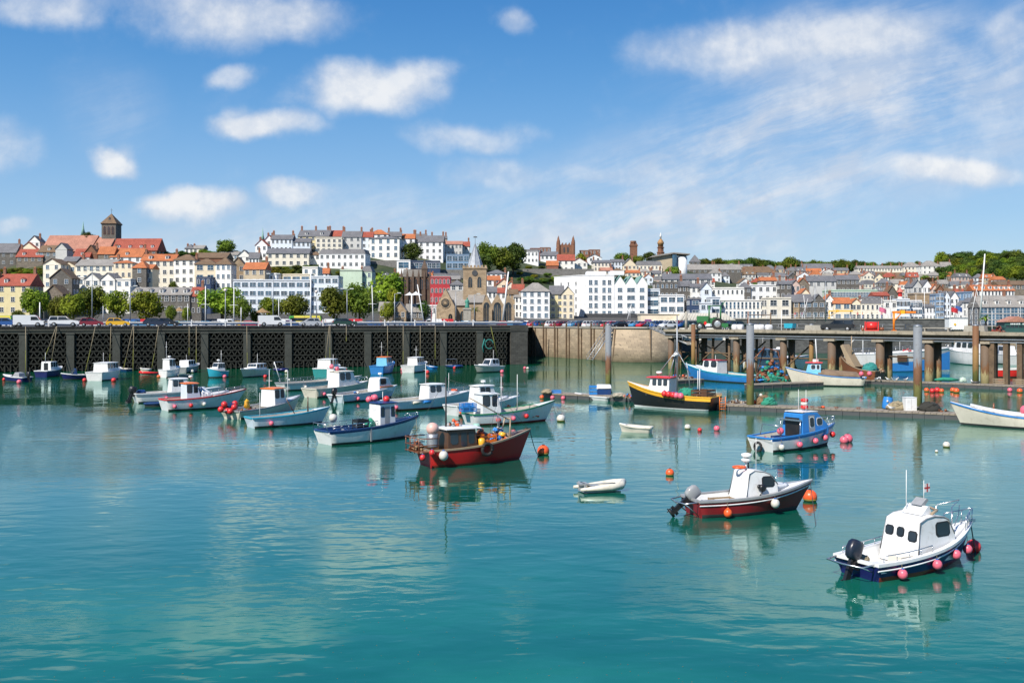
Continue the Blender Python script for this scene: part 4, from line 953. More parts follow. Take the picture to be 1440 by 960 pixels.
    # three gabled aisles
    for (xa,xb,ya,lab) in ((678,691,414,0),(691,708,413,1),(708,722,413,2)):
        w = (xb-xa)*k;zap = zat(ya,d)-z;zee = zat(428,d)-z;xc = bx((xa+xb)/2)
        MB().prism([(-w/2,-1),(w/2,-1),(w/2,zee),(0,zap),(-w/2,zee)],-3,-2,M=Matrix.Translation((xc,0,0))).build('aisle_gable',m,t)
        MB().add([(xc-w/2,-2,zee-.1),(xc,-2,zap-.1),(xc+w/2,-2,zee-.1),(xc-w/2,12,zee-.1),(xc,12,zap-.1),(xc+w/2,12,zee-.1)],[(0,1,4,3),(1,2,5,4)]).box(xc-w/2+.1,xc+w/2-.1,-2,12,-1,zee-.15).build('aisle_roof',roofm('lightslate'),t)
        inst('tracery_window',am_big,t,(xc,-3,1.4),sc=(.85 if lab != 1 else 1,1,1))
        MB().prism([(-.5,-1),(.5,-1),(.5,5.5),(-.5,6.2)],-4,-3.002,M=Matrix.Translation((xc+w/2-.2,0,0))).build('buttress',m,t)
    zz = zat(414,d)-z;ze3 = zat(425,d)-z
    MB().box(bx(657),bx(679.5),-2.2,3.5,-1,ze3).build('porch_wall',m,t)
    MB().add([(bx(656.5),-2.6,ze3-.1),(bx(679.5),-2.6,ze3-.1),(bx(682),4,zz),(bx(658),4,zz)],[(0,1,2,3)]).add([(bx(656.5),-2.6,ze3-.3),(bx(679.5),-2.6,ze3-.3),(bx(682),4,zz-.3),(bx(658),4,zz-.3)],[(3,2,1,0)]).build('porch_roof',roofm('lightslate'),t)
    for i in range(2): inst('aisle_window',am_mid,t,(bx(650)-i*5,2,1.2))
town_church()
def big_white():
    d = 400;k = d/F;z = gz(860,d)-.4;yaw = R(14);w1 = (863-821)*k*1.02;w2 = (909-863)*k*1.02
    t = thing('white_hotel_block','huge plain white hotel block with a sawtooth roofed half and sunlit side wall','hotel',(xat(821,d),d,z),0)
    zt = zat(387,d)-z;zg = zat(399,d)-z;za = zat(388,d)-z;m = wallm('white');dp = 26
    # the sunlit flank turns away to the west
    sx = (797-821)*k-4.2
    MB().zprism([(0,0),(w1,0),(w1,20),(sx,20)],-2,zt).build('block_wall',m,t)
    MB().zprism([(-.15,-.15),(w1,-.15),(w1,20.1),(sx-.2,20.1)],zt,zt+.25).build('block_cornice',m,t)
    zz = zat(381,d)-z
    MB().box(1.5,9,3,12,zt+.25,zz).box(11,16.5,3,12,zt+.25,zz+.2).build('roof_penthouse',m,t)
    n = 3;gw = w2/n;poly = [(w1+.002,-2),(w1+w2,-2),(w1+w2,zg)]
    for i in range(n): xr = w1+w2-i*gw;poly += [(xr-gw/2,za),(xr-gw,zg if i < n-1 else zg)]
    MB().prism(poly,.1,18).build('sawtooth_wall',m,t)
    for i in range(n):
        xa = w1+i*gw;MB().add([(xa-.1,-.15,zg+.03),(xa+gw/2,-.15,za+.28),(xa+gw+.1,-.15,zg+.03),(xa-.1,18.2,zg+.03),(xa+gw/2,18.2,za+.28),(xa+gw+.1,18.2,zg+.03),(xa-.1,-.15,zg-.15),(xa+gw/2,-.15,za+.08),(xa+gw+.1,-.15,zg-.15)],[(0,1,4,3),(1,2,5,4),(0,6,7,1),(1,7,8,2)]).build('sawtooth_roof',roofm('copper'),t)
    me = win_mesh(1.25,1.75,'b');mw = win_mesh(3,1.5,'b');fh = (zt-2.2)/5.6
    for r_ in range(5):
        zz = zt-3.7-r_*fh*1.14
        for x in (w1*.22,w1*.40,w1*.66,w1*.84): inst('window',me,t,(x,0,zz))
        if r_: 
            for j,x in enumerate((w1+w2*.17,w1+w2*.5,w1+w2*.83)): inst('window',mw if j == 1 else win_mesh(1.75,1.5,'b'),t,(x,.1,zz+.2))
        for f in (.25,.5,.75): inst('window',win_mesh(1,1.25,'w'),t,(sx*f,20*f,zz),math.atan2(-20,-sx)+0)
    MB().box(.2,w1+w2-.2,-.35,-.02,.1,2.0).build('shop_awning',steel_dark,t)
big_white()
def gothic_hall():
    d = 395;k = d/F;z = gz(585,d);xc = xat(585,d)
    t = thing('gothic_stone_hall','dark brown gothic stone hall bristling with pointed pinnacles behind the big tree','church hall',(xc,d,z));m = blockmat('dark_brown_stone',(.13,.085,.06),(.08,.055,.04),(.06,.05,.04),.9,.4)
    w = 40*k;zt = zat(389,d)-z
    MB().box(-w/2,w/2,0,12,-3,zt).build('wall',m,t)
    zr = zat(378,d)-z;MB().prism([(-w/2-.2,zt-.1),(w/2+.2,zt-.1),(w/2-2.5,zr),(-w/2+.4,zr)],3,9).build('roof',roofm('lightslate'),t)
    for i in range(6):
        x = -w/2+w*i/5;mb = MB().box(x-.4,x+.4,-.8,-.002,-3,zt+.6);mb.add([(x-.4,-.8,zt+.6),(x+.4,-.8,zt+.6),(x+.4,0,zt+.6),(x-.4,0,zt+.6),(x,-.4,zt+3.4)],[(0,1,4),(1,2,4),(2,3,4),(3,0,4)]);mb.build('pinnacle',m,t)
        if i < 5: inst('lancet_window',am_dark,t,(x+w/10,0,zt-5),sc=(1,1,1.2))
    mb = MB().box(w/2-3.4,w/2-1.2,-.4,2,zt-.1,zt+3);mb.add([(w/2-3.6,-.6,zt+3),(w/2-1,-.6,zt+3),(w/2-1,2.1,zt+3),(w/2-3.6,2.1,zt+3),(w/2-2.3,.8,zt+7)],[(0,1,4),(1,2,4),(2,3,4),(3,0,4)]);mb.build('corner_turret',m,t)
gothic_hall()
def skyline_towers():
    m = wallm('brownstone')
    d = dist_for(796,370)+10;k = d/F;z = gz(796,d);w = 21*k
    t = thing('pinnacled_tower','red brown square church tower crowned with four tall pinnacles','church tower',(xat(796,d),d,z))
    zt = zat(344,d)-z;zp = zat(331,d)-z
    MB().box(-w/2,w/2,0,w,-3,zt).build('shaft',m,t)
    cr = MB()
    for i in range(5):
        x = -w/2+i*(w-.8)/4;cr.box(x,x+.8,0,.5,zt,zt+1.2).box(x,x+.8,w-.5,w,zt,zt+1.2)
    cr.build('battlement',m,t)
    for x in (-w/2,w/2):
        for y in (0,w):
            mb = MB().lathe([(1.05,-1),(1.05,zt+1.5),(.95,zt+1.7),(.95,zt+2.6),(.75,zt+2.7),(.05,zp)],(x,y,0),8,sm=False);mb.build('pinnacle',m,t)
    inst('belfry_opening',am_dark,t,(-1.2,0,zt-5));inst('belfry_opening',am_dark,t,(1.2,0,zt-5))
    # castellated turret
    d = dist_for(892,372)+12;k = d/F;z = gz(892,d);t = thing('castellated_turret','brown battlemented tower with a taller corner turret on the skyline','tower',(xat(891.5,d),d,z))
    zt = zat(346,d)-z;w = 9.5*k
    MB().box(-w/2,w/2,0,w,-3,zt).box(-w/2-.4,w/2+.4,-.4,w+.4,zt,zt+1).build('shaft',m,t)
    mb = MB()
    for i in range(3): x = -w/2-.4+i*(w)/2.4;mb.box(x,x+.9,-.4,.1,zt+1,zt+2.2)
    mb.build('battlement',m,t);z2 = zat(338.5,d)-z
    MB().lathe([(1.6,zt+1),(1.6,z2-1.3),(2.1,z2-1.1),(2.1,z2)],(-.2,w/2,0),8,sm=False).build('corner_turret',m,t)
    # tiered domed tower
    d = dist_for(929,372)+10;k = d/F;z = gz(929,d);t = thing('domed_clock_tower','golden brown tiered tower with onion dome and white lantern, highest on the skyline','tower',(xat(929,d),d,z))
    zz = lambda y: zat(y,d)-z;a = 5.2*k
    MB().lathe([(a*.95,-3),(a*.95,zz(356)),(a*1.08,zz(355.4)),(a*1.08,zz(354.4)),(a*.8,zz(354)),(a*.8,zz(349)),(a*1.0,zz(348.5)),(a*1.0,zz(347.6))],n=8,sm=False).build('shaft',wallm('brownstone'),t)
    MB().lathe([(a*.72,zz(347.6)),(a*.74,zz(343.5)),(a*.9,zz(343)),(a*.86,zz(340.5)),(a*.5,zz(337.5)),(a*.24,zz(336)),(.05,zz(335.9))],n=12).build('dome',mat('ochre_dome',(.36,.20,.08),.7,.25,1),t)
    MB().lathe([(a*.24,zz(336)),(a*.24,zz(333)),(a*.34,zz(332.6)),(a*.12,zz(330)),(.05,zz(326.5))],n=8).build('lantern',white_paint,t)
    for i in (-1,1): inst('belfry_opening',am_dark,t,(i*.9,-a*.93,zz(354)-4.5),sc=(.8,1,.9))
    # museum with glass front and white drum
    d = dist_for(945,394);k = d/F;z = gz(945,d)-1;t = thing('museum_hall','modern museum with pale sloping roof, glass corner and white drum','museum',(xat(943,d),d,z))
    bx = lambda p: (p-943)*k;zz = lambda y: zat(y,d)-z
    MB().prism([(bx(914),-3),(bx(946),-3),(bx(946),zz(358)),(bx(938),zz(356)),(bx(918),zz(361))],3,20).build('hall_wall',wallm('beige'),t)
    MB().prism([(bx(913),zz(362)),(bx(919),zz(359)),(bx(948),zz(354.5)),(bx(971),zz(356.5)),(bx(971),zz(358)),(bx(948),zz(356.4)),(bx(918),zz(361.5))],1,21).build('roof',roofm('lightslate'),t)
    MB().box(bx(946),bx(952),1,20,-3,zz(358)).build('glass_front',glassmat('blue_window_glass'),t)
    MB().lathe([(8*k,-3),(8*k,zz(361)),(7.4*k,zz(361)),(7.4*k,zz(360))],(bx(960.5),6,0),28).build('drum',white_paint,t)
    # red capped turret on the marina front
    d = 387;k = d/F;z = gz(1271,d);t = thing('red_capped_turret','small white turret with red cap and red band on a marina front roof','turret',(xat(1271.5,d),d+4,zat(424,d)-.2))
    a = 3.6*k
    MB().lathe([(a,-3),(a,2.2)],n=10,sm=False).build('drum',white_paint,t);MB().lathe([(a*.8,2.2),(a*.8,4.0)],n=10,sm=False).build('lantern_band',red_paint,t)
    MB().lathe([(a*1.25,4),(a*.2,5.6),(.05,7)],n=10,sm=False).build('cap',mat('faded_red_cap',(.55,.16,.12),.6),t)
    # low stone houses by the square
    bld(533,563,437,424,352,'stone','lightslate','gx',3,1,'low stone cottage with pale slate roof beside the gabled lodge',yaw=0,name='cottage')
    bld(553,571,437,424,346,'sand','lightslate','gy',2,1,'low tan lodge with a broad front gable and white door',yaw=0,name='cottage',doors=1)
    bld(571,595,438,427,350,'stone','lightslate','gx',3,1,'low stone cottage with four white windows facing the square',yaw=0,name='cottage')
    bld(597,624,431,426,352,'white','flat','flat',5,1,'low white flat roofed pavilion beside the parish church',yaw=0,name='pavilion')
    # retaining walls on the green bank
    for (xa,xb,y1,y2,lab) in ((560,660,379,386,'grey stone retaining wall below the glass buildings'),(735,835,378,390,'grey stone retaining wall on the green bank below the red roofed house'),(520,564,366,374,'stone terrace wall under the big square block'),(1395,1440,385,389,'pale wall at the edge of the wood')):
        dd = dist_for((xa+xb)/2,y2);z0 = zat(y2,dd)-2
        o = MB().box(0,(xb-xa)*dd/F,0,.8,0,zat(y1,dd)-z0).build('retaining_wall',wallm('greystone'),None,(xat(xa,dd),dd,z0));tag(o,lab,'wall')
skyline_towers()
# ------------------------------------------------------------------ trees
def leafmat(name,c1,c2):
    m,t,b = pmat(name);out = [n for n in t.nodes if n.type == 'OUTPUT_MATERIAL'][0]
    tc = nn(t,'ShaderNodeTexCoord');oi = nn(t,'ShaderNodeObjectInfo')
    n = noise(t,tc.outputs['Object'],.9,4,.6)
    c = mixc(t,maprange(t,n,.32,.68,0,1),c1,c2)
    hs = nn(t,'ShaderNodeHueSaturation');t.links.new(c,hs.inputs['Color'])
    t.links.new(maprange(t,oi.outputs['Random'],0,1,.47,.53,False),hs.inputs['Hue']);t.links.new(maprange(t,oi.outputs['Random'],0,1,.7,1.3,False),hs.inputs['Value'])
    t.links.new(hs.outputs[0],b.inputs['Base Color']);b.inputs['Roughness'].default_value = .7;b.inputs['Specular IOR Level'].default_value = .2
    tr = nn(t,'ShaderNodeBsdfTranslucent');t.links.new(hs.outputs[0],tr.inputs[0])
    mx = nn(t,'ShaderNodeMixShader');mx.inputs[0].default_value = .38;t.links.new(b.outputs[0],mx.inputs[1]);t.links.new(tr.outputs[0],mx.inputs[2]);t.links.new(mx.outputs[0],out.inputs[0])
    return m
bark = mat('bark',(.10,.075,.05),.95,.3,2,bump=.5)
LEAF = {'mid': leafmat('leaves_mid',(.075,.125,.016),(.23,.29,.035)),'bright': leafmat('leaves_bright',(.11,.175,.014),(.32,.38,.035)),
        'dark': leafmat('leaves_dark',(.040,.080,.016),(.135,.19,.035)),'yellow': leafmat('leaves_yellow',(.13,.15,.015),(.34,.30,.03)),'red': leafmat('leaves_copper',(.05,.03,.015),(.11,.06,.03))}
def crown_mesh(seed,kind,shape,n=30,per=95):
    rnd = random.Random(seed);mb = MB()
    for k in range(n):
        # lobes spread through an ellipsoid of unit half width
        while True:
            v = Vector((rnd.uniform(-1,1),rnd.uniform(-1,1),rnd.uniform(-1,1)))
            if .25 < v.length < 1: break
        v = v*(.72/max(v.length,.45))*rnd.uniform(.75,1.0)
        z = v.z*shape[1];c = Vector((v.x*shape[0],v.y*shape[0],z));r = rnd.uniform(.22,.36)
        for j in range(per):
            u = Vector((rnd.gauss(0,1),rnd.gauss(0,1),rnd.gauss(0,1))).normalized()
            p = c+u*r*rnd.uniform(.6,1.05);l = rnd.uniform(.035,.075)
            a = (u+Vector((rnd.uniform(-.8,.8),rnd.uniform(-.8,.8),rnd.uniform(-.3,.9)))).normalized()
            s_ = a.cross(Vector((rnd.uniform(-1,1),rnd.uniform(-1,1),rnd.uniform(-1,1)))).normalized();w_ = a.cross(s_)
            mb.add([p-s_*l,p-w_*l*.7,p+s_*l,p+w_*l*.7+a*l*.3],[(0,1,2,3)])
    return mb.mesh('crown',LEAF[kind])
def trunk_mesh(seed,hc):
    rnd = random.Random(seed);mb = MB()
    mb.tube([(0,0,-.5),(.02,.01,-.1),(0,.02,hc*.5),(.03,0,hc)],[.085,.06,.05,.04],8)
    for k in range(6):
        a = k*1.05+rnd.uniform(-.3,.3);z = hc*(.45+.08*k);l = rnd.uniform(.35,.6)
        mb.tube([(0,0,z),(math.cos(a)*l*.5,math.sin(a)*l*.5,z+l*.45),(math.cos(a)*l,math.sin(a)*l,z+l*.75)],[.035,.025,.012],6)
    return mb.mesh('trunk',bark)
CR = {}
for kind in LEAF:
    for i,sh in enumerate(((.78,.62),(.72,.78))):
        CR[(kind,i)] = crown_mesh(len(CR)+3,kind,sh)
TRK = [trunk_mesh(2,.9),trunk_mesh(9,1.0)]
def tree(px,ytop,ybase,wpx,d,kind,label,group=None,name='tree',var=0,cat='tree',stretch=1,foot=None):
    if d < 0: d = dist_for(px,-d)
    k = d/F;hw = wpx*k/2*1.3;zb = gz(px,d)-.15;ztop = zat(ytop,d);hcr = min((ztop-zb)*.9,hw*2*1.05*stretch)
    if foot is not None: zb = foot
    t = thing(name,label,cat,(xat(px,d),d,zb),random.uniform(0,6.28),group)
    shz = (.62,.78)[var]*1.28;sz = hcr/2/shz*1.0
    zc = ztop-zb-hcr/2
    inst('crown',CR[(kind,var)],t,(0,0,zc),0,(hw/.98,hw/.98,sz))
    th = max(zc,.6);inst('trunk',TRK[var],t,(0,0,0),0,(hw*.9,hw*.9,th/.95))
    return t
QW = 1.12
QT = [(51,394,38,'bright','olive green quay tree beside the yellow guesthouse',300),(82,411,24,'mid','small quay tree in front of the dark stone gable',300),(103,403,34,'bright','bright green quay tree, second of the leafy row',296),(130,396,38,'mid','mid green quay tree, tallest of the row before the cream block',305),(165,397,38,'bright','broad quay tree in front of the low white gables',302),(206,405,46,'bright','wide quay tree hiding the start of the dark stone terrace',298),
      (313,391,66,'bright','huge bright green dome shaped tree between terrace and hotel',300),(341,413,30,'mid','lower tree attached to the side of the huge dome tree',296),(385,409,38,'bright','round tree before the centre of the long white hotel',306),(417,406,40,'mid','loose tree before the hotel end beside the bus',302),(470,397,42,'mid','dark tree in front of the mint building',300),(506,392,46,'mid','large spreading tree hiding the mint house',302),
      (545,370,52,'bright','tall bright crowned tree between mint house and gothic hall',375),(552,401,14,'yellow','small yellow palm like tree by the white parasols',352),(545,417,22,'bright','small leafy tree beside the slate roofed cottage',345),(596,418,18,'dark','dark small tree between the lodge and white pavilion',352),(241,424,16,'mid','slender young tree before the dark stone terrace',290),(262,430,12,'bright','small light green tree in front of the red roofed end house',292),(25,432,18,'mid','low tree behind the green and yellow buses',330),(360,434,14,'mid','small street tree by the thatched parasol',300),(243,391,12,'mid','little tree standing on the terrace above the dark stone row',398)]
for px,yt,w_,kd,lab,d in QT: tree(px,yt,446,w_*1.12,d,kd,lab,var=int(px) % 2,stretch=1.25)
HT = [(318,332,29,'mid','lone round tree standing on the skyline',-362,1),(580,336,31,'dark','dark round tree between the square block and blue white house',-372,1),(387,373,26,'yellow','yellow green tree above the hotel roof',-394,0),(401,378,20,'mid','green tree next to the yellow one above the hotel',-396,0),(125,323,22,'dark','dark tree top between the church tower and copper spire',-352,0),
      (817,354,18,'yellow','yellowish tree beside the pinnacled tower',-372,1),(876,353,24,'mid','green tree before the castellated turret',-376,0),(896,357,20,'mid','tree beside the castellated turret',-378,0),(914,351,22,'dark','dark tree between turret and domed tower',-374,1),(945,372,22,'mid','bright tree in front of the museum glass',-396,0),(1064,396,14,'mid','small tree among the houses above the shop row',-410,0),(985,364,16,'dark','dark tree beside the pointed slate roof',-374,0),
      (685,336,36,'mid','first of the great skyline trees, beside the church spire',-384,0),(704,340,34,'mid','lighter great skyline tree behind the dark ones',-388,1),(722,336,42,'dark','darkest and broadest of the great skyline trees',-386,0),(678,352,30,'dark','low dark tree at the foot of the great skyline trees',-392,1)]
for px,yt,w_,kd,lab,d,v in HT: tree(px,yt,0,w_,d,kd,lab,var=v)
def scatter():
    rnd = random.Random(11)
    def many(n,fx,kinds,lab,group,name='tree',cat='tree',far=0):
        for i in range(n):
            px,yb,hh,w_ = fx(i,rnd);tree(px,yb-hh,0,w_,lerpt(DSK,px)+far if far else -yb,rnd.choice(kinds),lab,group,name,rnd.randint(0,1),cat)
    many(28,lambda i,r: (982+i*8.2+r.uniform(-2,2),383,r.uniform(17,25)-(i > 22)*3,r.uniform(15,24)),('dark','mid','mid','mid'),'green tree in the long wood along the skyline','skyline wood',far=20)
    many(20,lambda i,r: (1205+i*7.2+r.uniform(-2,2),388,r.uniform(18,24),r.uniform(13,20)),('dark','mid','mid'),'green tree on the ridge above the cream regency terrace','trees above the regency terrace',far=30)
    many(44,lambda i,r: (lambda x: (x,399-(x-1325)*.02-(i % 4)*7.5,r.uniform(17,27),r.uniform(17,28)))(1325+(i//4)*11.5+r.uniform(-4,4)),('dark','mid','dark','mid','bright','dark'),'dense tree of the dark wood on the steep hillside','hillside wood')
    many(10,lambda i,r: (1382+i*7+r.uniform(-3,3),372,r.uniform(18,25),r.uniform(20,26)),('dark','dark','mid'),'dark crowned tree on top of the wooded hill','hilltop trees of the wood')
    many(12,lambda i,r: (1226+i*9+r.uniform(-3,3),398+r.uniform(-2,2),r.uniform(9,14),r.uniform(13,19)),('mid','dark','mid','red'),'rounded tree in the gardens below the cream villas','garden trees below the villas')
    many(26,lambda i,r: (664+i*6.6+r.uniform(-3,3),381+(i % 3)*9+r.uniform(-2,2),r.uniform(6,11),r.uniform(10,18)),('mid','dark','bright','mid','yellow','dark'),'green shrub on the steep rocky bank behind the church','shrubs on the rocky bank','shrub','shrub')
    many(14,lambda i,r: (630-i*3.5+r.uniform(-2,2),397+(i % 2)*8,r.uniform(5,8),r.uniform(10,15)),('mid','dark','bright'),'shrub on the bank beneath the blue glass building','shrubs beneath the glass building','shrub','shrub')
    many(13,lambda i,r: (6+i*5+r.uniform(-2,2),384+(i % 2)*4,r.uniform(6,10),r.uniform(11,17)),('mid','bright','mid','yellow'),'yellow green shrub on the bank below the red roofed houses','shrubs below the red roofed houses','shrub','shrub')
    many(24,lambda i,r: (348+i*4.6+r.uniform(-2,2),381+(i % 3)*6,r.uniform(6,11),r.uniform(11,18)),('dark','mid','dark','bright'),'dark shrub on the garden slope above the hotel','shrubs on the garden slope','shrub','shrub')
    many(15,lambda i,r: (222+i*9+r.uniform(-3,3),361+r.uniform(-2,2),r.uniform(6,12),r.uniform(12,18)),('dark','mid','dark'),'low dark shrub on the skyline bank left of the round tree'.replace(' left of',' beside'),'shrubs on the skyline bank','shrub','shrub')
    many(18,lambda i,r: (738+i*6+r.uniform(-3,3),397+r.uniform(-2,2),r.uniform(6,9),r.uniform(12,17)),('mid','dark','bright'),'shrub in the terraced garden below the red roofed white house','shrubs of the terraced garden','shrub','shrub')
    many(16,lambda i,r: (838+i*9+r.uniform(-3,3),394+(i % 2)*6,r.uniform(5,8),r.uniform(11,16)),('mid','dark','mid'),'small shrub among the houses above the white hotel block','shrubs above the hotel block','shrub','shrub')
    many(16,lambda i,r: (436+i*7+r.uniform(-3,3),388+(i % 2)*5,r.uniform(5,9),r.uniform(11,17)),('mid','dark','bright'),'shrub on the slope below the mansard hotel','shrubs below the mansard hotel','shrub','shrub')
scatter()
def palm(px,ybase,ytop,d,label,rr=1):
    t = thing('palm_tree',label,'palm',(xat(px,d),d,gz(px,d)-.05));h = zat(ytop,d)-t.location.z;rnd = random.Random(int(px))
    MB().tube([(0,0,-.5),(.1,0,h*.4),(0,0,h*.75)],.22,8).build('trunk',bark,t);mb = MB()
    for k in range(26):
        a = k*2.4;el = rnd.uniform(-.1,1.1);l = rr*rnd.uniform(1.6,2.3);prev = Vector((0,0,h*.75));w0 = .22
        pts = [prev+Vector((math.cos(a)*l*s*math.cos(el*.8),math.sin(a)*l*s*math.cos(el*.8),l*(s*math.sin(el)-s*s*.55))) for s in (0,.35,.7,1)]
        sd_ = Vector((-math.sin(a),math.cos(a),0))
        for i in range(3):
            wa,wb = (.05,.24,.2,.03)[i],(.05,.24,.2,.03)[i+1]
            mb.add([pts[i]-sd_*wa,pts[i]+sd_*wa,pts[i+1]+sd_*wb,pts[i+1]-sd_*wb],[(0,1,2,3)])
    mb.build('fronds',LEAF['mid'],t)
palm(668,452,428,318,'bushy palm beside the green statue',1.2);palm(1386,450,442,268,'palm tree beside the grey stone hotel')
# ------------------------------------------------------------------ vehicles
tyre_m = mat('tyre_rubber',(.02,.02,.02),.85,.1,3);hub_m = mat('wheel_hub',(.45,.46,.47),.35,.1,3,metal=.7)
carglass = glassmat('car_glass',(.015,.02,.025),.04);lamp_m = mat('lamp_lens',(.75,.75,.72),.2,.05,1);tail_m = mat('tail_lens',(.45,.02,.02),.25,.05,1)
PAINT = {'yellow': (.82,.45,.01),'maroon': (.22,.008,.025),'white': (.78,.79,.80),'silver': (.45,.47,.50),'navy': (.012,.02,.05),'blue': (.02,.09,.30),'red': (.55,.02,.03),'black': (.012,.012,.014),'dark green': (.01,.045,.03),'grey': (.14,.15,.16),'sky blue': (.08,.28,.50),'green': (.05,.30,.04)}
def paint(c): return mat('car_paint_'+c.replace(' ','_'),PAINT[c],.28,.06,.4,coat=.6)
PROF = {  # body side, glasshouse (x, z)
 'hatch': ([(-1.95,.32),(-1.98,.75),(-1.85,.95),(1.0,.98),(1.75,.82),(1.98,.62),(1.95,.3)],[(-1.8,.95),(-1.45,1.42),(.1,1.45),(.95,.97)],1.68,1.22),
 'estate': ([(-2.25,.32),(-2.28,.8),(-2.15,.95),(1.15,.95),(2.1,.8),(2.25,.6),(2.2,.3)],[(-2.1,.94),(-1.7,1.38),(.2,1.40),(1.05,.94)],1.76,1.35),
 'van': ([(-2.4,.35),(-2.42,1.95),(-2.2,2.0),(.9,2.0),(1.35,1.75),(1.75,1.15),(2.35,.9),(2.4,.35)],[(.35,1.12),(.35,1.72),(1.25,1.72),(1.68,1.12)],1.9,1.45),
 'pickup': ([(-2.5,.5),(-2.5,1.1),(-.5,1.12),(1.35,1.15),(2.35,1.0),(2.5,.75),(2.45,.45)],[(-2.35,1.1),(-2.1,1.72),(.35,1.78),(1.15,1.13)],1.85,1.5)}
def rim(x,z,r,cx): return [(cx+r*math.cos(a),r*.98*math.sin(a)+.32) for a in (math.pi,math.pi*.75,math.pi*.5,math.pi*.25,0)]
CM = {}
def car_meshes(kind,col):
    k = (kind,col)
    if k in CM: return CM[k]
    body,gl,w,wb = PROF[kind];r = .38 if kind in ('van','pickup') else .32
    poly = list(body);lo = [(wb+r+.06,body[-1][1]),(wb+r*.7,r*1.75),(wb,r*2.1),(wb-r*.7,r*1.75),(wb-r-.06,body[-1][1]),(-wb+r+.06,body[0][1]),(-wb+r*.7,r*1.75),(-wb,r*2.1),(-wb-r*.7,r*1.75),(-wb-r-.06,body[0][1])]
    mb = MB();mb.prism(poly+lo,-w/2,w/2,0)
    g = MB()
    if kind == 'van':
        for s in (-1,1): g.prism(gl,s*(w/2+.004),s*(w/2+.014),0)
        g.add([(1.40,-.75,1.70),(1.40,.75,1.70),(1.77,.8,1.2),(1.77,-.8,1.2)],[(0,1,2,3)])
    else:
        top = [p for p in gl];n = len(top);wi = w/2-.05;wt = w/2-.22
        vs = [(x,-wi if z < 1.2 else -wt,z) for x,z in top]+[(x,wi if z < 1.2 else wt,z) for x,z in top]
        g.add(vs,[(0,1,2,3),(7,6,5,4),(0,4,5,1),(2,6,7,3)])
        z1 = gl[1][1];mb.add([(gl[1][0]-.03,-wt-.02,z1),(gl[2][0]+.03,-wt-.02,z1),(gl[2][0]+.03,wt+.02,z1),(gl[1][0]-.03,wt+.02,z1),(gl[1][0],-wt,z1+.07),(gl[2][0],-wt,z1+.07),(gl[2][0],wt,z1+.07),(gl[1][0],wt,z1+.07)],[(4,5,6,7),(0,1,5,4),(1,2,6,5),(2,3,7,6),(3,0,4,7),(3,2,1,0)])
        for s in (-1,1):
            for x in ((gl[1][0]+gl[2][0])/2,):
                mb.tube([(x-.05,s*(wi+.012),.95),(x,s*(wt+.02),z1)],.045,4)
            mb.tube([(gl[0][0],s*wi,.95),(gl[1][0],s*wt,z1)],.06,4);mb.tube([(gl[3][0],s*wi,.97),(gl[2][0],s*wt,z1)],.045,4)
    wh = MB().lathe([(r*.98,-.1),(r,-.06),(r,.06),(r*.98,.1),(r*.6,.105),(.01,.09)],n=16,M=Matrix.Rotation(R(90),4,'X'))
    wh.lathe([(r*.58,.106),(r*.5,.12),(.01,.13)],n=12,M=Matrix.Rotation(R(90),4,'X'),m=1);wh.lathe([(r*.58,-.106),(r*.5,-.12),(.01,-.13)],n=12,M=Matrix.Rotation(R(90),4,'X'),m=1)
    hl = MB().box(body[-2][0]-.12,body[-2][0]+.03,-.16,.16,body[-2][1]-.02,body[-2][1]+.15)
    CM[k] = (mb.mesh('body',paint(col)),g.mesh('windows',carglass),wh.mesh('wheel',[tyre_m,hub_m]),hl.mesh('headlight',lamp_m),MB().box(body[1][0]-.02,body[1][0]+.12,-.12,.12,.72,.95).mesh('tail_light',tail_m),w,wb,r)
    return CM[k]
def car(kind,col,loc,rz,label,group=None,parts=True,name=None,cat='car'):
    b,g,wh,hl,tl,w,wb,r = car_meshes(kind,col)
    nm = name or {'van': 'parked_van','pickup': 'parked_pickup'}.get(kind,'parked_car')
    if not parts:
        key = ('one',kind,col)
        if key not in CM:
            bm = bmesh.new();bm.from_mesh(b);n0 = len(bm.faces);bm.from_mesh(g)
            bm.faces.ensure_lookup_table()
            for f in bm.faces[n0:]: f.material_index = 1
            n1 = len(bm.faces);wm_ = MB()
            for x in (-wb,wb): wm_.box(x-r,x+r,-w/2+.02,w/2-.02,0.01,r*1.6)
            tmp = wm_.mesh('tmp',tyre_m);bm.from_mesh(tmp);bm.faces.ensure_lookup_table()
            for f in bm.faces[n1:]: f.material_index = 2
            me = bpy.data.meshes.new(nm);bm.to_mesh(me);bm.free();bpy.data.meshes.remove(tmp)
            for m in (paint(col),carglass,tyre_m): me.materials.append(m)
            CM[key] = me
        o = inst(nm,CM[key],None,loc,rz);return tag(o,label,cat,group)
    t = thing(nm,label,'van' if kind == 'van' else cat,loc,rz,group)
    inst('body',b,t);inst('windows',g,t)
    for x in (-wb,wb):
        for s in (-1,1): inst('wheel',wh,t,(x,s*(w/2-.1),r))
    for s in (-1,1): inst('headlight',hl,t,(0,s*(w/2-.28),0));inst('tail_light',tl,t,(0,s*(w/2-.2),0))
    return t
def on_quay(px,n):               # a point n metres in from the quay edge at this bearing
    k = (px-720)/F;q = Q0-QN*n;s = (q.x-k*q.y)/(QU.x-k*QU.y);p = q-QU*s;return Vector((p.x,p.y,QTOP))
qa = QA
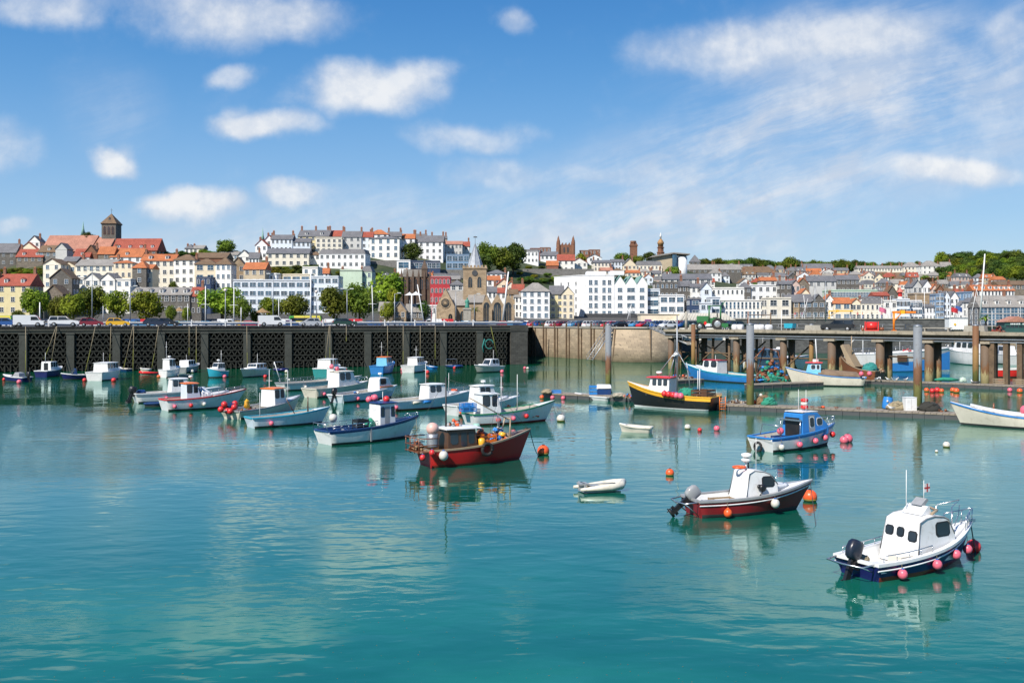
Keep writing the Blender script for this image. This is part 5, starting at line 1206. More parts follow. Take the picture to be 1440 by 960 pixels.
for px,kind,col,dr,lab in ((10,'hatch','blue',0,'dark blue hatchback parked at the quay edge beside the picture border'),(41,'van','white',0,'white van on the quay between blue hatchback and flatbed'),(90,'pickup','white',0,'white pickup parked by the low dark trailer'),
        (129,'hatch','maroon',0,'maroon hatchback on the quay beside the yellow car'),(166,'hatch','yellow',0,'bright yellow small car on the quay edge'),(220,'estate','navy',0,'dark navy estate car on the quay edge'),(382,'van','white',0,'large white van on the quay in front of the hotel'),
        (436,'hatch','silver',180,'pale silver hatchback on the quay next to the tall white mast'),(485,'estate','dark green',0,'dark green estate car, last of the quay row'),(236,'hatch','black',0,'black car half behind the navy estate on the quay')):
    p = on_quay(px,3.0 if px != 236 else 6.2);car(kind,col,p,qa+R(dr),lab)
def trailer():
    p = on_quay(63,3.2);t = thing('flatbed_trailer','long low black flatbed trailer beside the white pickup','trailer',p,qa)
    MB().box(-3.2,3.2,-1,1,.7,.95).build('bed',steel_dark,t);MB().box(-3.2,-3.1,-1,1,.95,1.5).box(3.1,3.2,-1,1,.95,1.5).build('end_board',steel_dark,t)
    w = CM[('hatch','blue')][2]
    for x in (-1.2,-.4):
        for s in (-1,1): inst('wheel',w,t,(x,s*.9,.32))
trailer()
def bus(px,d,ln,label):
    t = thing('parked_bus',label,'bus',(xat(px,d),d,GZ),R(2));L = ln/2
    gm = paint('green');ym = mat('bus_yellow',(.75,.62,.10),.35,.08,.5,coat=.4)
    MB().prism([(-L,.4),(-L,2.7),(-L+.2,2.9),(L-.3,2.9),(L,2.5),(L+.03,.4)],-1.2,1.2).build('body',gm,t)
    MB().prism([(-L*.55,1.02),(-L*.7,2.84),(L-.35,2.84),(L-.1,1.02)],-1.212,-1.203).box(-L*.7,L-.3,-1.1,1.1,2.902,2.98).build('yellow_side',ym,t)
    MB().box(-L+.4,L-.5,-1.23,-1.215,1.45,2.35).build('windows',carglass,t)
    MB().box(L+.01,L+.04,-1.1,1.1,1.2,2.5).build('windscreen',carglass,t)
    w = CM[('van','white')][2]
    for x in (-L*.6,L*.62):
        for s in (-1,1): inst('wheel',w,t,(x,s*1.1,.42),0,(1.15,1.15,1.15))
bus(-3,276,8.5,'first green and yellow bus, cut by the picture border');bus(29,278,8.5,'second green and yellow bus, below the yellow guesthouse');bus(430,282,9,'green and yellow bus below the white hotel')
for px,d,kind,col,lab in ((162,268,'van','blue','first of two bright blue vans behind the yellow car'),(190,268,'van','blue','second bright blue van, beside the red van'),(212,262,'van','red','bright red van behind the navy estate car'),(320,258,'van','white','white van under the huge dome tree'),(340,262,'estate','yellow','yellow car behind the white van under the dome tree'),(354,262,'hatch','red','red car next to the yellow car by the dome tree'),
        (401,262,'van','white','white van just behind the large white quay van'),(470,258,'van','white','white van beside the green and yellow bus'),(497,258,'van','red','red low van under the spreading tree'),(561,256,'estate','sky blue','sky blue car before the lodge'),(584,256,'estate','silver','silver car before the slate cottage'),(66,262,'van','navy','dark van beside the green and yellow bus'),(103,262,'hatch','red','red car below the bright green quay tree'),(115,262,'hatch','white','white car beside the red car below the quay trees'),(135,262,'hatch','white','white car below the dark quay tree'),(625,262,'van','red','orange red van near the parish church'),(608,258,'van','white','white van between the cottages and the church')):
    car(kind,col,Vector((xat(px,d),d,GZ)),R(random.choice((0,180))),lab)
def car_park():
    rnd = random.Random(4);cols = ['silver','blue','white','red','navy','black','sky blue','grey','silver','blue','maroon','white','dark green','sky blue'];O2 = ['front','second','third','fourth','fifth']
    A = Vector((xat(741,245),245,0));B_ = Vector((xat(862,214),214,0));u = (B_-A).normalized();n = Vector((-u.y,u.x,0));ang = math.atan2(n.y,n.x)
    for r_ in range(5):
        k = 0;s = -1 if r_ < 3 else -14
        while s < (B_-A).length+8:
            p = A+u*s+n*(3.2+r_*6.2+(1.5 if r_ > 1 else 0));c = rnd.choice(cols)
            if not (r_ < 1 and s > (B_-A).length): car(rnd.choice(('hatch','estate')),c,Vector((p.x,p.y,GZ)),ang+R(rnd.uniform(-4,4))+(math.pi if rnd.random() < .5 else 0),'%s car in the %s row of the crowded wall top car park' % (c,O2[r_]),'cars in the wall top car park',parts=r_ < 1)
            s += rnd.uniform(2.5,2.9);k += 1
    for r_ in range(3):
        px = 598+r_*4
        while px < 742:
            d = 262+r_*16;c = rnd.choice(cols)
            car(rnd.choice(('hatch','estate')),c,Vector((xat(px,d),d,GZ)),R(90+rnd.uniform(-20,20)),'%s car in the %s row before the parish church' % (c,O2[r_]),'cars parked before the parish church',parts=False)
            px += rnd.uniform(13,19)
    for r_ in range(2):
        px = 4+r_*7
        while px < 596:
            d = 232+r_*14;c = rnd.choice(cols)
            if rnd.random() < .7: car(rnd.choice(('hatch','estate','hatch')),c,Vector((xat(px,d),d,GZ)),R(rnd.choice((0,180))),'%s car parked in the %s line under the quay trees' % (c,O2[r_]),'cars parked under the quay trees',parts=False)
            px += rnd.uniform(22,36)
    px = 870
    while px < 935:
        c = rnd.choice(cols);car('hatch',c,Vector((xat(px,250),250,GZ)),R(90+rnd.uniform(-15,15)),'%s car parked behind the round bastion' % c,'cars behind the bastion',parts=False);px += 13
car_park()
# ------------------------------------------------------------------ quay furniture
def barrier():
    a = on_quay(-40,6.8);b_ = on_quay(735,6.8);L = (b_-a).length;t = thing('quay_barrier','long white railed barrier with blue panels along the quay road behind the cars','barrier',a,qa)
    MB().box(0,L,0,   .12,.3,.60).build('blue_panel',mat('faded_blue_panel',(.03,.08,.17),.6,.3,.4),t)
    MB().box(0,L,-.05,.2,.62,.8).build('top_rail',white_paint,t)
    for k in range(int(L/6)): MB().box(k*6,k*6+.22,-.12,.0-.002,0,1.25).build('post',white_paint,t)
barrier()
def lamp(px,ytop,n,label,arms=2,h0=None):
    p = on_quay(px,n);t = thing('street_lamp',label,'lamp post',p,qa,'lamp posts of the quay');h = zat(ytop,p.y)-p.z
    MB().tube([(0,0,-.1),(0,0,h)],[.12,.06],8).lathe([(.2,0),(.2,.9),(.12,1.0)],n=8).build('pole',galv,t)
    if arms == 1:
        MB().ball((0,0,h),.32,10).build('lamp_head',mat('lamp_globe',(.7,.6,.55),.3),t);return
    for s in ((-1,1) if arms == 2 else (1,)):
        MB().tube([(0,0,h-.1),(s*.9,0,h+.12)],.05,5).build('lamp_arm',galv,t)
        MB().box(s*.9-.35,s*.9+.35,-.16,.16,h+.08,h+.25).build('lamp_head',lamp_m,t)
lamp(129.5,379,9,'tall double headed lamp post rising above the quay trees');lamp(183,403,9,'slim lamp post before the cream block',3);lamp(317,408,8,'brown globe lamp before the huge dome tree',1);lamp(384,386,9,'tall double lamp post before the white hotel');lamp(445,410,8,'brown globe lamp beside the bus',1);lamp(488,407,8,'curved white headed lamp before the large spreading tree',2)
lamp(555,413,8,'lamp post standing before the lodge gable',3);lamp(641,409,9,'thin lamp post before the church nave',3);lamp(667,414,9,'thin grey post before the church tower',3);lamp(1176,392,-1,'x') if 0 else None
def mast(px,ytop,ybase,d,label,lean=0,r=.13,m=None,spreader=True,base=None):
    z0 = zat(ybase,d) if base is None else base;t = thing('boat_mast',label,'mast',(xat(px,d),d,z0));h = zat(ytop,d)-z0;x = lean*d/F
    MB().tube([(0,0,0),(x,0,h)],[r,r*.6],8).build('spar',m or white_paint,t)
    if spreader: MB().tube([(x*.55-.9,0,h*.55-.06),(x*.55,0,h*.55),(x*.55+.9,0,h*.55-.06)],.045,5).build('spreader',m or white_paint,t)
    MB().tube([(x*.02-1.6,.3,0),(x,0,h*.97)],.02,3).build('forestay',steel_dark,t);MB().tube([(1.9,-.3,0),(x,0,h*.97)],.02,3).build('backstay',steel_dark,t)
    return t
mast(437,383,458,205,'thick white mast beside the silver car',0,.2);mast(289,402,459,205,'white mast before the dark stone terrace',0,.14);mast(329,404,459,204,'white mast beside the huge dome tree');mast(597,400,459,206,'white mast leaning over the slate cottage',-10,.14);mast(525,401,459,209,'white mast before the tall tree',-2,.12)
mast(707,382,451,224,'thick pale leaning mast before the three church gables',8,.24,white_paint,False);mast(579,414,459,207,'short white mast before the lodge',0,.2,None,False);mast(392,420,459,208,'short white pole beside the large white van',0,.1,None,False);mast(56,425,459,206,'white post beside the blue vans and guesthouse',0,.16,None,False);mast(145,430,450,215,'short white post below the dark quay tree',0,.1,None,False)
mast(264,427,459,204,'short pole before the dark terrace',0,.09,None,False);mast(339,432,459,204,'short white pole under the dome tree',0,.12,None,False);mast(606,411,459,206,'thin pinkish mast by the white pavilion',3,.09,mat('faded_red_paint',(.6,.2,.2),.5),False);mast(613,420,459,209,'thin grey mast next to the pinkish one',-1,.08,galv,False)
mast(1378,357,448,190,'tallest white yacht mast, beside the white tank at the pier end',7,.18);mast(1300,405,448,276,'white yacht mast before the low white inn',0,.1);mast(1146,398,452,210,'grey pole with round dish among the dark gabled houses',0,.09,galv);mast(1161,395,452,210,'tall pale pole beside the black pickup',0,.12,galv)
mast(1128,420,447,300,'leaning white mast before the dark gabled row',8,.1);mast(1134,415,447,302,'second leaning white mast before the dark gabled row',-4,.1);mast(1342,424,448,280,'white mast between the flags',2,.08);mast(1364,405,452,276,'slanting white mast beside the tallest mast',10,.09);mast(882,428,450,226,'white mast leaning before the sawtooth block',6,.1);mast(946,412,446,300,'leaning mast before the white modern building',6,.09)
mast(886,430,450,228,'short upright mast before the sawtooth block',0,.07)
for i,(px,x2) in enumerate(((1240,'first'),(1252,'second'),(1288,'third'),(1322,'fourth'),(1331,'fifth'))): mast(px,418-i*2,447,290+i*3,'thin bare yacht mast behind the dark sea wall, %s from the davit' % x2,0,.07)
# statue
def statue():
    d = 285;t = thing('bronze_statue','green bronze statue of a robed figure on a pale stone plinth by the church','statue',(xat(657,d),d,GZ));k = d/F
    zt = zat(433,d)-GZ
    MB().box(-1.5,1.5,-1.5,1.5,0,.6).box(-1.05,1.05,-1.05,1.05,.6,zt-.5).box(-1.25,1.25,-1.25,1.25,zt-.5,zt).build('plinth',concrete_pale,t)
    MB().lathe([(.62,zt),(.66,zt+.3),(.48,zt+1.2),(.45,zt+1.7),(.52,zt+2.1),(.3,zt+2.4),(.12,zt+2.45),(.13,zt+2.52),(.21,zt+2.65),(.2,zt+2.85),(.05,zt+2.97)],n=12).tube([(.4,0,zt+2.15),(.62,-.15,zt+1.7),(.5,-.45,zt+1.5)],[.14,.12,.08],6).tube([(-.4,0,zt+2.15),(-.6,0,zt+1.65),(-.45,-.3,zt+1.35)],[.14,.12,.08],6).build('figure',mat('green_bronze',(.06,.26,.19),.6,.3,3),t)
statue()
def parasol(px,ytop,w,d,m,label,thatch=False,base=None):
    z0 = gz(px,d) if base is None else base;t = thing('parasol',label,'parasol',(xat(px,d),d,z0));h = zat(ytop,d)-z0;r = w*d/F/2
    MB().tube([(0,0,0),(0,0,h)],.06,6).build('pole',galv,t);MB().lathe([(r,h-r*.55),(r*.45,h-r*.28),(.08,h),(.02,h+.25)],n=8,sm=False).build('canopy',m,t)
thatch = mat('thatch',(.30,.20,.10),.95,.4,4,bump=.6)
parasol(534,408,14,372,white_paint,'white peaked canopy beside the tall tree',base=zat(428,372));parasol(549,410,9,374,white_paint,'small white peaked canopy beside the yellow tree',base=zat(428,374));parasol(576,411,15,350,white_paint,'first of two joined white peaked canopies above the lodge');parasol(585,410,18,351,white_paint,'larger white peaked canopy above the slate cottage')
parasol(252,432,20,300,thatch,'brown thatched parasol before the dark terrace');parasol(369,433,24,300,thatch,'brown thatched parasol before the white hotel')
# ------------------------------------------------------------------ long marquee and sheds behind the pier
def sheds():
    d = 235;k = d/F;z = 7.0
    t = thing('marquee_shed','long low shed with ribbed white canvas roof behind the green tractor','shed',(xat(957,d),d,z));w = 70*k;ze = zat(450,d)-z;zt = zat(440,d)-z
    MB().box(.3,w-.3,0,7,-3,ze).build('wall',wallm('offwhite'),t)
    mb = MB().prism([(-.2,ze),(w+1.2,ze),(w-1.5,zt),(.6,zt)],-.4,7.4)
    for i in range(18): x = .4+i*w/18;mb.tube([(x*1.02-.3,-.43,ze),(x*.93+.6,-.43,zt)],.05,4)
    mb.build('roof',mat('canvas_roof',(.66,.63,.55),.8,.15,.6,streak=.3),t)
    t = thing('harbour_cafe','low cream kiosk with purple awning beside the marquee shed','kiosk',(xat(901,d+4),d+4,z));w = 55*k;h = zat(442,d)-z
    MB().box(0,w,0,6,-3,h).box(-.2,w+.2,-.2,6.2,h,h+.15).build('wall',wallm('cream'),t)
    MB().prism([(.8,1.2),(2.6,1.2),(2.4,1.9),(1.0,1.9)],-1,-.02).build('awning',mat('purple_awning',(.14,.03,.20),.8),t)
    for i in range(5): inst('window',win_mesh(1,1,'w'),t,(3.6+i*1.3,0,.7))
    # green glass shelter with lettering on the pier end
    d = 168;k = d/F;z = PTOP;t = thing('glass_shelter','dark green glazed shelter with pale lettering at the far end of the pier','shelter',(xat(1413,d),d,z-.1),R(-8));w = 34*k;h = zat(452,d)-z
    MB().box(0,w,0,4,-1.5,.5).box(0,w,0,4,h-.55,h).box(-.1,.1,-.1,4,.5,h-.55).build('frame',mat('shelter_green',(.03,.09,.08),.5,.2,.8),t)
    MB().box(.12,w-.1,.1,3.9,.5,h-.55).build('glazing',glassmat('window_glass'),t)
    for i in range(6): MB().box(.1+i*w/6,.2+i*w/6,-.03,.08,.5,h-.55).build('mullion',mat('shelter_green',(0,0,0)),t)
    MB().prism([(-.3,h),(w+.3,h),(w*.5,h+1.0)],-.2,4.2).build('roof',roofm('pink'),t)
    mb = MB();x = .9
    for g in ('cccoll','oclc'):
        for c in g: mb.box(x,x+.18,-.03,-.005,h-.42,h-.18+(.08 if c == 'l' else 0));x += .27
        x += .3
    mb.build('sign_lettering',white_paint,t)
    t = thing('white_tank_container','white boxy container tank standing on the pier end below the tallest mast','container',Vector((xat(1335,172),172,PTOP-.05)),R(-6));w = 25*172/F;h = zat(447,172)-PTOP
    mb = MB().box(0,w,0,2.4,.15,h)
    for i in range(8): mb.box(i*w/8+.05,i*w/8+.15,-.05,0,.2,h-.1)
    mb.build('body',white_paint,t);MB().box(-.1,w+.1,-.1,2.5,h+.002,h+.1).build('roof',galv,t);MB().lathe([(.2,-.02),(.2,.02)],n=8,M=Matrix.Rotation(R(90),4,'X'),c=(w*.3,-.08,h*.5),sm=False).build('yellow_disc',paint('yellow'),t)
sheds()
# ------------------------------------------------------------------ boats
rubber = mat('black_rubber',(.018,.018,.018),.8,.1,3);boatglass = glassmat('boat_glass',(.02,.03,.04),.05)
chrome = mat('stainless_rail',(.55,.56,.58),.25,.05,2,metal=.9);rope_m = mat('rope',(.30,.25,.16),.95,.3,6);weed_rope = mat('weedy_rope',(.14,.15,.03),.95,.4,2)
orange_b = mat('orange_buoy',(.80,.11,.025),.35,.12,2.5,dirt=((.35,.12,.04),.35));pink_b = mat('pink_buoy',(.72,.13,.19),.35,.12,2.5,dirt=((.40,.18,.16),.35));white_b = mat('white_buoy',(.62,.60,.54),.5,.15,2.5,dirt=((.22,.20,.12),.5));red_b = mat('red_buoy',(.62,.03,.03),.35,.15,2.5)
BCOL = {'white': (.74,.75,.75),'cream': (.66,.62,.52),'navy': (.012,.016,.105),'engine': (.012,.018,.035),'maroon': (.25,.016,.022),'red': (.46,.014,.014),'blue': (.03,.21,.56),'turquoise': (.03,.36,.50),'skyblue': (.18,.50,.72),'teal': (.03,.26,.26),'green': (.02,.20,.09),'black': (.015,.015,.017),'yellow': (.80,.42,.03),'orange': (.78,.18,.02),'grey': (.30,.31,.32),'rust': (.20,.07,.03),'brown': (.09,.045,.025),'bottom': (.03,.035,.035),'redbottom': (.22,.03,.02),'tan': (.34,.26,.17),'brightred': (.70,.03,.025),'paleblue': (.62,.70,.78),'deck': (.46,.43,.37),'dblue': (.01,.045,.16)}
def bm(c):
    if c == 'bottom': return mat('boat_bottom',BCOL[c],.8,.3,1.5)
    return mat('boat_'+c,BCOL[c],.32,.10,.9,dirt=((BCOL[c][0]*.6+.04,BCOL[c][1]*.55+.03,BCOL[c][2]*.5+.02),.40),streak=.22)
class Boat:
    def __init__(s,name,label,cat,stern,bow,B,hs,hb,hull='white',boot='bottom',rail='white',deck='deck',tc=.62,sole=.35,rake=.10,full=1.0,group=None,stripe=None,band=None,L=None,sheerp=2.2,bandh=.10):
        a = wp(*stern);b_ = wp(*bow);d = b_-a;s.L = L or d.length;s.B,s.hs,s.hb,s.rake,s.full,s.sp = B,hs,hb,rake*s.L,full,sheerp
        s.ang = math.atan2(d.y,d.x);s.loc = a;s.label = label
        s.t = thing(name,label,cat,a,s.ang,group);N = 16
        s.Mw = Matrix.Translation(a) @ Matrix.Rotation(s.ang,4,'Z')
        mb = MB();secs = []
        for i in range(N+1):
            t = i/N;bg,bw,z = s.bg(t),s.bw(t),s.sh(t);xt = s.gx(t);xw = t*s.L
            def P(f,w_,zz): return (xw+(xt-xw)*f,w_,zz)
            hb_ = .16 if t < .9 else .16
            right = [P(1,bg,z),P(1-bandh*.45,bw+(bg-bw)*(1-bandh*.35),z-bandh),P(.55,bw+(bg-bw)*.62,z*.5+.06),P(.12,bw+(bg-bw)*.12,hb_),P(0,bw*.97,0),P(-.1,bw*.55,-.32),P(-.12,.0,-.42)]
            secs.append(right+[(p[0],-p[1],p[2]) for p in reversed(right[:-1])])
        n = len(secs[0]);o = 0;mb.v = [p for r in secs for p in r]
        for i in range(N):
            for k in range(n-1):
                kk = min(k,n-2-k);m = 2 if (kk == 0 and band) else 1 if kk >= 3 else 0
                mb.f.append([i*n+k,i*n+k+1,(i+1)*n+k+1,(i+1)*n+k]);mb.m.append(m);mb.s.append(kk > 0)
        mb.f.append(list(range(n-1,-1,-1)));mb.m.append(0);mb.s.append(False)
        mb.build('hull',[bm(hull),bm(boot),bm(band or hull)],s.t)
        # gunwale cap and rubbing strake
        g = MB();
        for sg in (-1,1):
            rings = []
            for i in range(N+1):
                t = i/N;y = sg*s.bg(t);x = s.gx(t);z = s.sh(t);iw = sg*min(.14,s.bg(t)*.9)
                rings.append([Vector((x,y+sg*.045,z-.07)),Vector((x,y+sg*.045,z+.03)),Vector((x,y-iw,z+.03)),Vector((x,y-iw,z-.07))])
            g.loft(rings,0,False,True)
        z = s.sh(0);g.box(-.05+s.gx(0),.1+s.gx(0),-s.bg(0)+.10,s.bg(0)-.10,z-.07,z+.028)
        g.build('gunwale',bm(rail),s.t)
        # inside: liner, sole and foredeck
        s.tc = tc;s.sole = sole;k = MB();NL = 10;lr = []
        for i in range(NL+1):
            t = tc*i/NL;x = s.gx(t)+(.08 if i == 0 else 0);y = max(.05,s.bg(t)-.13);z = s.sh(t)
            xs = max(x,.12);lr.append([Vector((x,y,z-.01)),Vector((xs,s.hw(t,sole,y*.86),sole)),Vector((xs,-s.hw(t,sole,y*.86),sole)),Vector((x,-y,z-.01))])
        k.loft(lr,0,False,True,False)
        k.build('cockpit',bm(deck),s.t)
        f = MB();rr = [];NL = 9
        for i in range(NL+1):
            t = tc+(1-tc)*i/NL;x = s.gx(t);y = max(.01,s.bg(t)-.12);z = s.sh(t)
            rr.append([Vector((x,y,z-.03)),Vector((x,y*.5,z+.04)),Vector((x,0,z+.06)),Vector((x,-y*.5,z+.04)),Vector((x,-y,z-.03)),Vector((x,0,z-.12))])
        f.loft(rr,0,True,True)
        f.build('foredeck',bm('white' if deck == 'deck' else deck),s.t)
        if stripe:
            st = MB()
            for sg in (-1,1):
                rings = []
                for i in range(N+1):
                    t = i/N;bg,bw,z = s.bg(t),s.bw(t),s.sh(t);zz = z-.22;f_ = .85;y = sg*(bw+(bg-bw)*.90);x = t*s.L+(s.gx(t)-t*s.L)*f_
                    rings.append([Vector((x,y+sg*.01,zz-.03)),Vector((x,y+sg*.03,zz)),Vector((x,y+sg*.01,zz+.03)),Vector((x,y-sg*.02,zz))])
                st.loft(rings,0,False,True)
            st.build('rubbing_strip',bm(stripe),s.t)
    def bg(s,t):
        a = .86+.14*min(1,t/.4)*(2-min(1,t/.4));u = max(0,(t-.42)/.58)
        return max(.015,s.B/2*a*(1-u**(2.3*s.full)))
    def bw(s,t):
        a = .84+.16*min(1,t/.35);u = max(0,(t-.3)/.7)
        return max(.01,s.B/2*.9*a*(1-u**(1.7*s.full)))
    def hw(s,t,z,y): return max(.02,min(y,s.bw(t)+(s.bg(t)-s.bw(t))*max(0,min(1,z/s.sh(t)))**1.4-.10))
    def sh(s,t): return s.hs+(s.hb-s.hs)*t**s.sp
    def gx(s,t): return t*s.L+s.rake*t**3-.04*s.L*(1-t)**4
    def tx(s,x): return max(0,min(1,x/s.L))
    def W(s,x,y,z): return s.Mw @ Vector((x,y,z))
    def cabin(s,prof,wb,wt,col='white',side=(),front=0,roof=None,rot=0,name='cabin',back=(),seg=None,wcol='black',ov=.08,door=None,slope=()):
        """prof: (x, z) round the side, last two sloping up are the windscreen; widths at foot and top"""
        z0 = min(p[1] for p in prof);z1 = max(p[1] for p in prof)
        hw = lambda z: wb/2+(wt/2-wb/2)*(z-z0)/(z1-z0)
        mb = MB();n = len(prof)
        vs = [(x,-hw(z),z) for x,z in prof]+[(x,hw(z),z) for x,z in prof]
        mb.add(vs,[tuple(range(n)),tuple(range(2*n-1,n-1,-1))]+[(i,n+i,n+(i+1) % n,(i+1) % n) for i in range(n)])
        c = mb.build(name,bm(col),s.t);bv = c.modifiers.new('b','BEVEL');bv.width = .05;bv.segments = 2;bv.limit_method = 'ANGLE';bv.angle_limit = R(25)
        fm = bm(wcol)
        for (xa,xb,za,zb) in side:
            for sg in (-1,1):
                w_ = MB();e = .05;q = min(xb-xa,zb-za)*.22
                for (g,off,m) in ((.05,.008,0),(0,.022,1)):
                    pts = [(xa-g+q,za-g),(xb+g-q,za-g),(xb+g,za-g+q),(xb+g,zb+g-q),(xb+g-q,zb+g),(xa-g+q,zb+g),(xa-g,zb+g-q),(xa-g,za-g+q)]
                    w_.add([(x,sg*(hw(z)+off),z) for x,z in pts]+[(x,sg*(hw(z)-.02),z) for x,z in pts],[tuple(range(8)),tuple(range(15,7,-1))]+[(i,(i+1) % 8,8+(i+1) % 8,8+i) for i in range(8)],m)
                w_.build('window',[fm,boatglass],c)
        for (ia,ib,nw,lo,hi) in ([front] if front else []):      # panes on the sloping face between profile points ia and ib
            (xa,za),(xb,zb) = prof[ia],prof[ib];d = Vector((xb-xa,0,zb-za));nrm = Vector((d.z,0,-d.x)).normalized()
            if nrm.x < 0: nrm = -nrm
            for k in range(nw):
                w_ = MB()
                for (g,off,m) in ((.045,.010,0),(0,.022,1)):
                    pts = []
                    for (u,v) in ((0,0),(1,0),(1,1),(0,1)):
                        f = lo+(hi-lo)*v+(g/d.length)*(1 if v else -1);p = Vector((xa,0,za))+d*f;h = hw(p.z)-.10
                        y = -h+2*h*(k+u)/nw+(.05-g)*(1 if u == 0 else -1)
                        pts.append(Vector((p.x,y,p.z))+nrm*off)
                    w_.add(pts+[p-nrm*.03 for p in pts],[(0,1,2,3),(7,6,5,4),(0,4,5,1),(1,5,6,2),(2,6,7,3),(3,7,4,0)],m)
                w_.build('window',[fm,boatglass],c)
        for q_ in slope:
            ya,yb,lo,hi = q_[:4];ya,yb = min(ya,yb),max(ya,yb)
            if q_[4:] : ya,yb = (ya-.06,yb+.06)
            (xa,za),(xb,zb) = prof[0],prof[1];d = Vector((xb-xa,0,zb-za));nrm = Vector((-d.z,0,d.x)).normalized();w_ = MB()
            for (g,off,m) in ((.04,.008,0),(0,.020,1)):
                e = .07;pts = []
                for (y,f,dy,df) in ((ya-g,lo,e,0),(yb+g,lo,-e,0),(yb+g,lo,0,e),(yb+g,hi,0,-e),(yb+g,hi,-e,0),(ya-g,hi,e,0),(ya-g,hi,0,-e),(ya-g,lo,0,e)):
                    p = Vector((xa,0,za))+d*(f+(g/d.length)*(1 if f == hi else -1)+df/d.length);pts.append(Vector((p.x,y+dy,p.z))+nrm*off)
                w_.add(pts+[p-nrm*.03 for p in pts],[tuple(range(8)),tuple(range(15,7,-1))]+[(i,(i+1) % 8,8+(i+1) % 8,8+i) for i in range(8)],m)
            w_.build('window',[fm,boatglass],c)
        xr = min(p[0] for p in prof)
        for (ya,yb,za,zb) in back:
            w_ = MB().box(xr-.02,xr+.02,ya,yb,za,zb);w_.build('door' if za < z0+.5 else 'window',[bm('black')],c)
        if door:
            xa,xb,za,zb = door
            for sg in (-1,1): MB().add([(x,sg*(hw(z)+.006),z) for x,z in ((xa,za),(xb,za),(xb,zb),(xa,zb))],[(0,1,2,3)]).add([(x,sg*(hw(z)+.012),z) for x,z in ((xb-.12,(za+zb)/2),(xb-.05,(za+zb)/2),(xb-.05,(za+zb)/2+.07),(xb-.12,(za+zb)/2+.07))],[(0,1,2,3)],1).build('door',[bm('grey'),chrome],c)
        if roof:
            tops = [p for p in prof if p[1] > z1-.22];xa = min(p[0] for p in tops)-ov;xb = max(p[0] for p in tops)+ov*2
            r = MB();rr = []
            for k in range(6):
                x = xa+(xb-xa)*k/5;y = hw(z1)+ov;cz = z1+.03+.05*math.sin(math.pi*k/5)
                rr.append([Vector((x,-y,z1-.02)),Vector((x,-y,z1+.035)),Vector((x,-y*.5,cz+.04)),Vector((x,0,cz+.055)),Vector((x,y*.5,cz+.04)),Vector((x,y,z1+.035)),Vector((x,y,z1-.02))])
            r.loft(rr,0,False,True);r.build('roof',bm(roof),c)
        return c
    def rails(s,ta,tb,h=.45,n=5,inset=.08,top=True,both=True,name='guard_rail'):
        for sg in ((-1,1) if both is True else (both,)):
            mb = MB();pts = []
            for k in range(n+1):
                t = ta+(tb-ta)*k/n;p = Vector((s.gx(t),sg*max(.02,s.bg(t)-inset),s.sh(t)+.02));q = p+Vector((0,0,h));pts.append(q);mb.tube([p,q],.016,5)
            mb.tube(pts,.02,5)
            if top: mb.tube([p-Vector((0,0,h*.5)) for p in pts],.012,4)
            mb.build(name,chrome,s.t)
    def pulpit(s,h=.55,ta=.8,m=None):
        mb = MB();L_ = []
        for sg in (-1,1):
            for k in range(4):
                t = ta+(1-ta)*k/3.2;p = Vector((s.gx(t),sg*max(.05,s.bg(t)-.05),s.sh(t)));mb.tube([p,p+Vector((.05,0,h))],.018,5);L_.append((sg,k,p+Vector((.05,0,h))))
        a = [q for sg,k,q in L_ if sg < 0];b_ = [q for sg,k,q in L_ if sg > 0]
        mb.tube(a+list(reversed(b_)),.022,5);mb.build('pulpit_rail',m or chrome,s.t)
    def outboard(s,col='black',y=0,k=1.0,tilt=0):
        x = s.gx(0)-.18;z = s.sh(0)
        M = Matrix.Translation((x,y,z)) @ Matrix.Rotation(R(tilt),4,'Y') @ Matrix.Scale(k,4)
        c = MB();rr = []
        for (zz,a,b_,xo) in ((.02,.17,.10,0),(.10,.27,.16,-.02),(.34,.31,.18,-.04),(.58,.29,.17,-.02),(.68,.22,.13,.0),(.70,.12,.06,0)):
            rr.append([M @ Vector((xo+a*math.copysign(abs(math.cos(q*math.pi/8))**.6,math.cos(q*math.pi/8)),b_*math.copysign(abs(math.sin(q*math.pi/8))**.6,math.sin(q*math.pi/8)),zz)) for q in range(16)])
        c.loft(rr,0,True,True);o = c.build('outboard_motor',bm(col),s.t)
        l = MB().box(-.10,.12,-.06,.06,-1.0,.04,0,M).box(-.22,.24,-.025,.025,-.86,-.72,0,M).box(.05,.30,-.13,.13,-.25,.02,0,M)
        l.tube([M @ Vector((-.2,0,-.98)),M @ Vector((.2,0,-.98))],.07,8)
        for q in range(3):
            a = q*2.1;l.tube([M @ Vector((-.2,0,-.98)),M @ Vector((-.2,.17*math.cos(a),-.98+.17*math.sin(a)))],.03,4)
        l.build('drive_leg',bm('black'),o)
        return o
    def mast(s,x,z0,h,r=.035,y=0,arms=(),m=None,name='mast',lean=0):
        mb = MB().tube([(x,y,z0),(x+lean,y,z0+h)],r,7,0,r*.6)
        for (zz,w) in arms: mb.tube([(x+lean*zz/h,y-w,z0+zz),(x+lean*zz/h,y+w,z0+zz)],r*.5,5)
        return mb.build(name,m or white_paint,s.t)
    def radar(s,x,z,r=.24,h=.2,pole=.25):
        MB().tube([(x,0,z-pole),(x,0,z)],.03,6).lathe([(r*.9,0),(r,.05),(r,h*.75),(r*.8,h),(.02,h+.02)],(x,0,z),14).build('radar',white_paint,s.t)
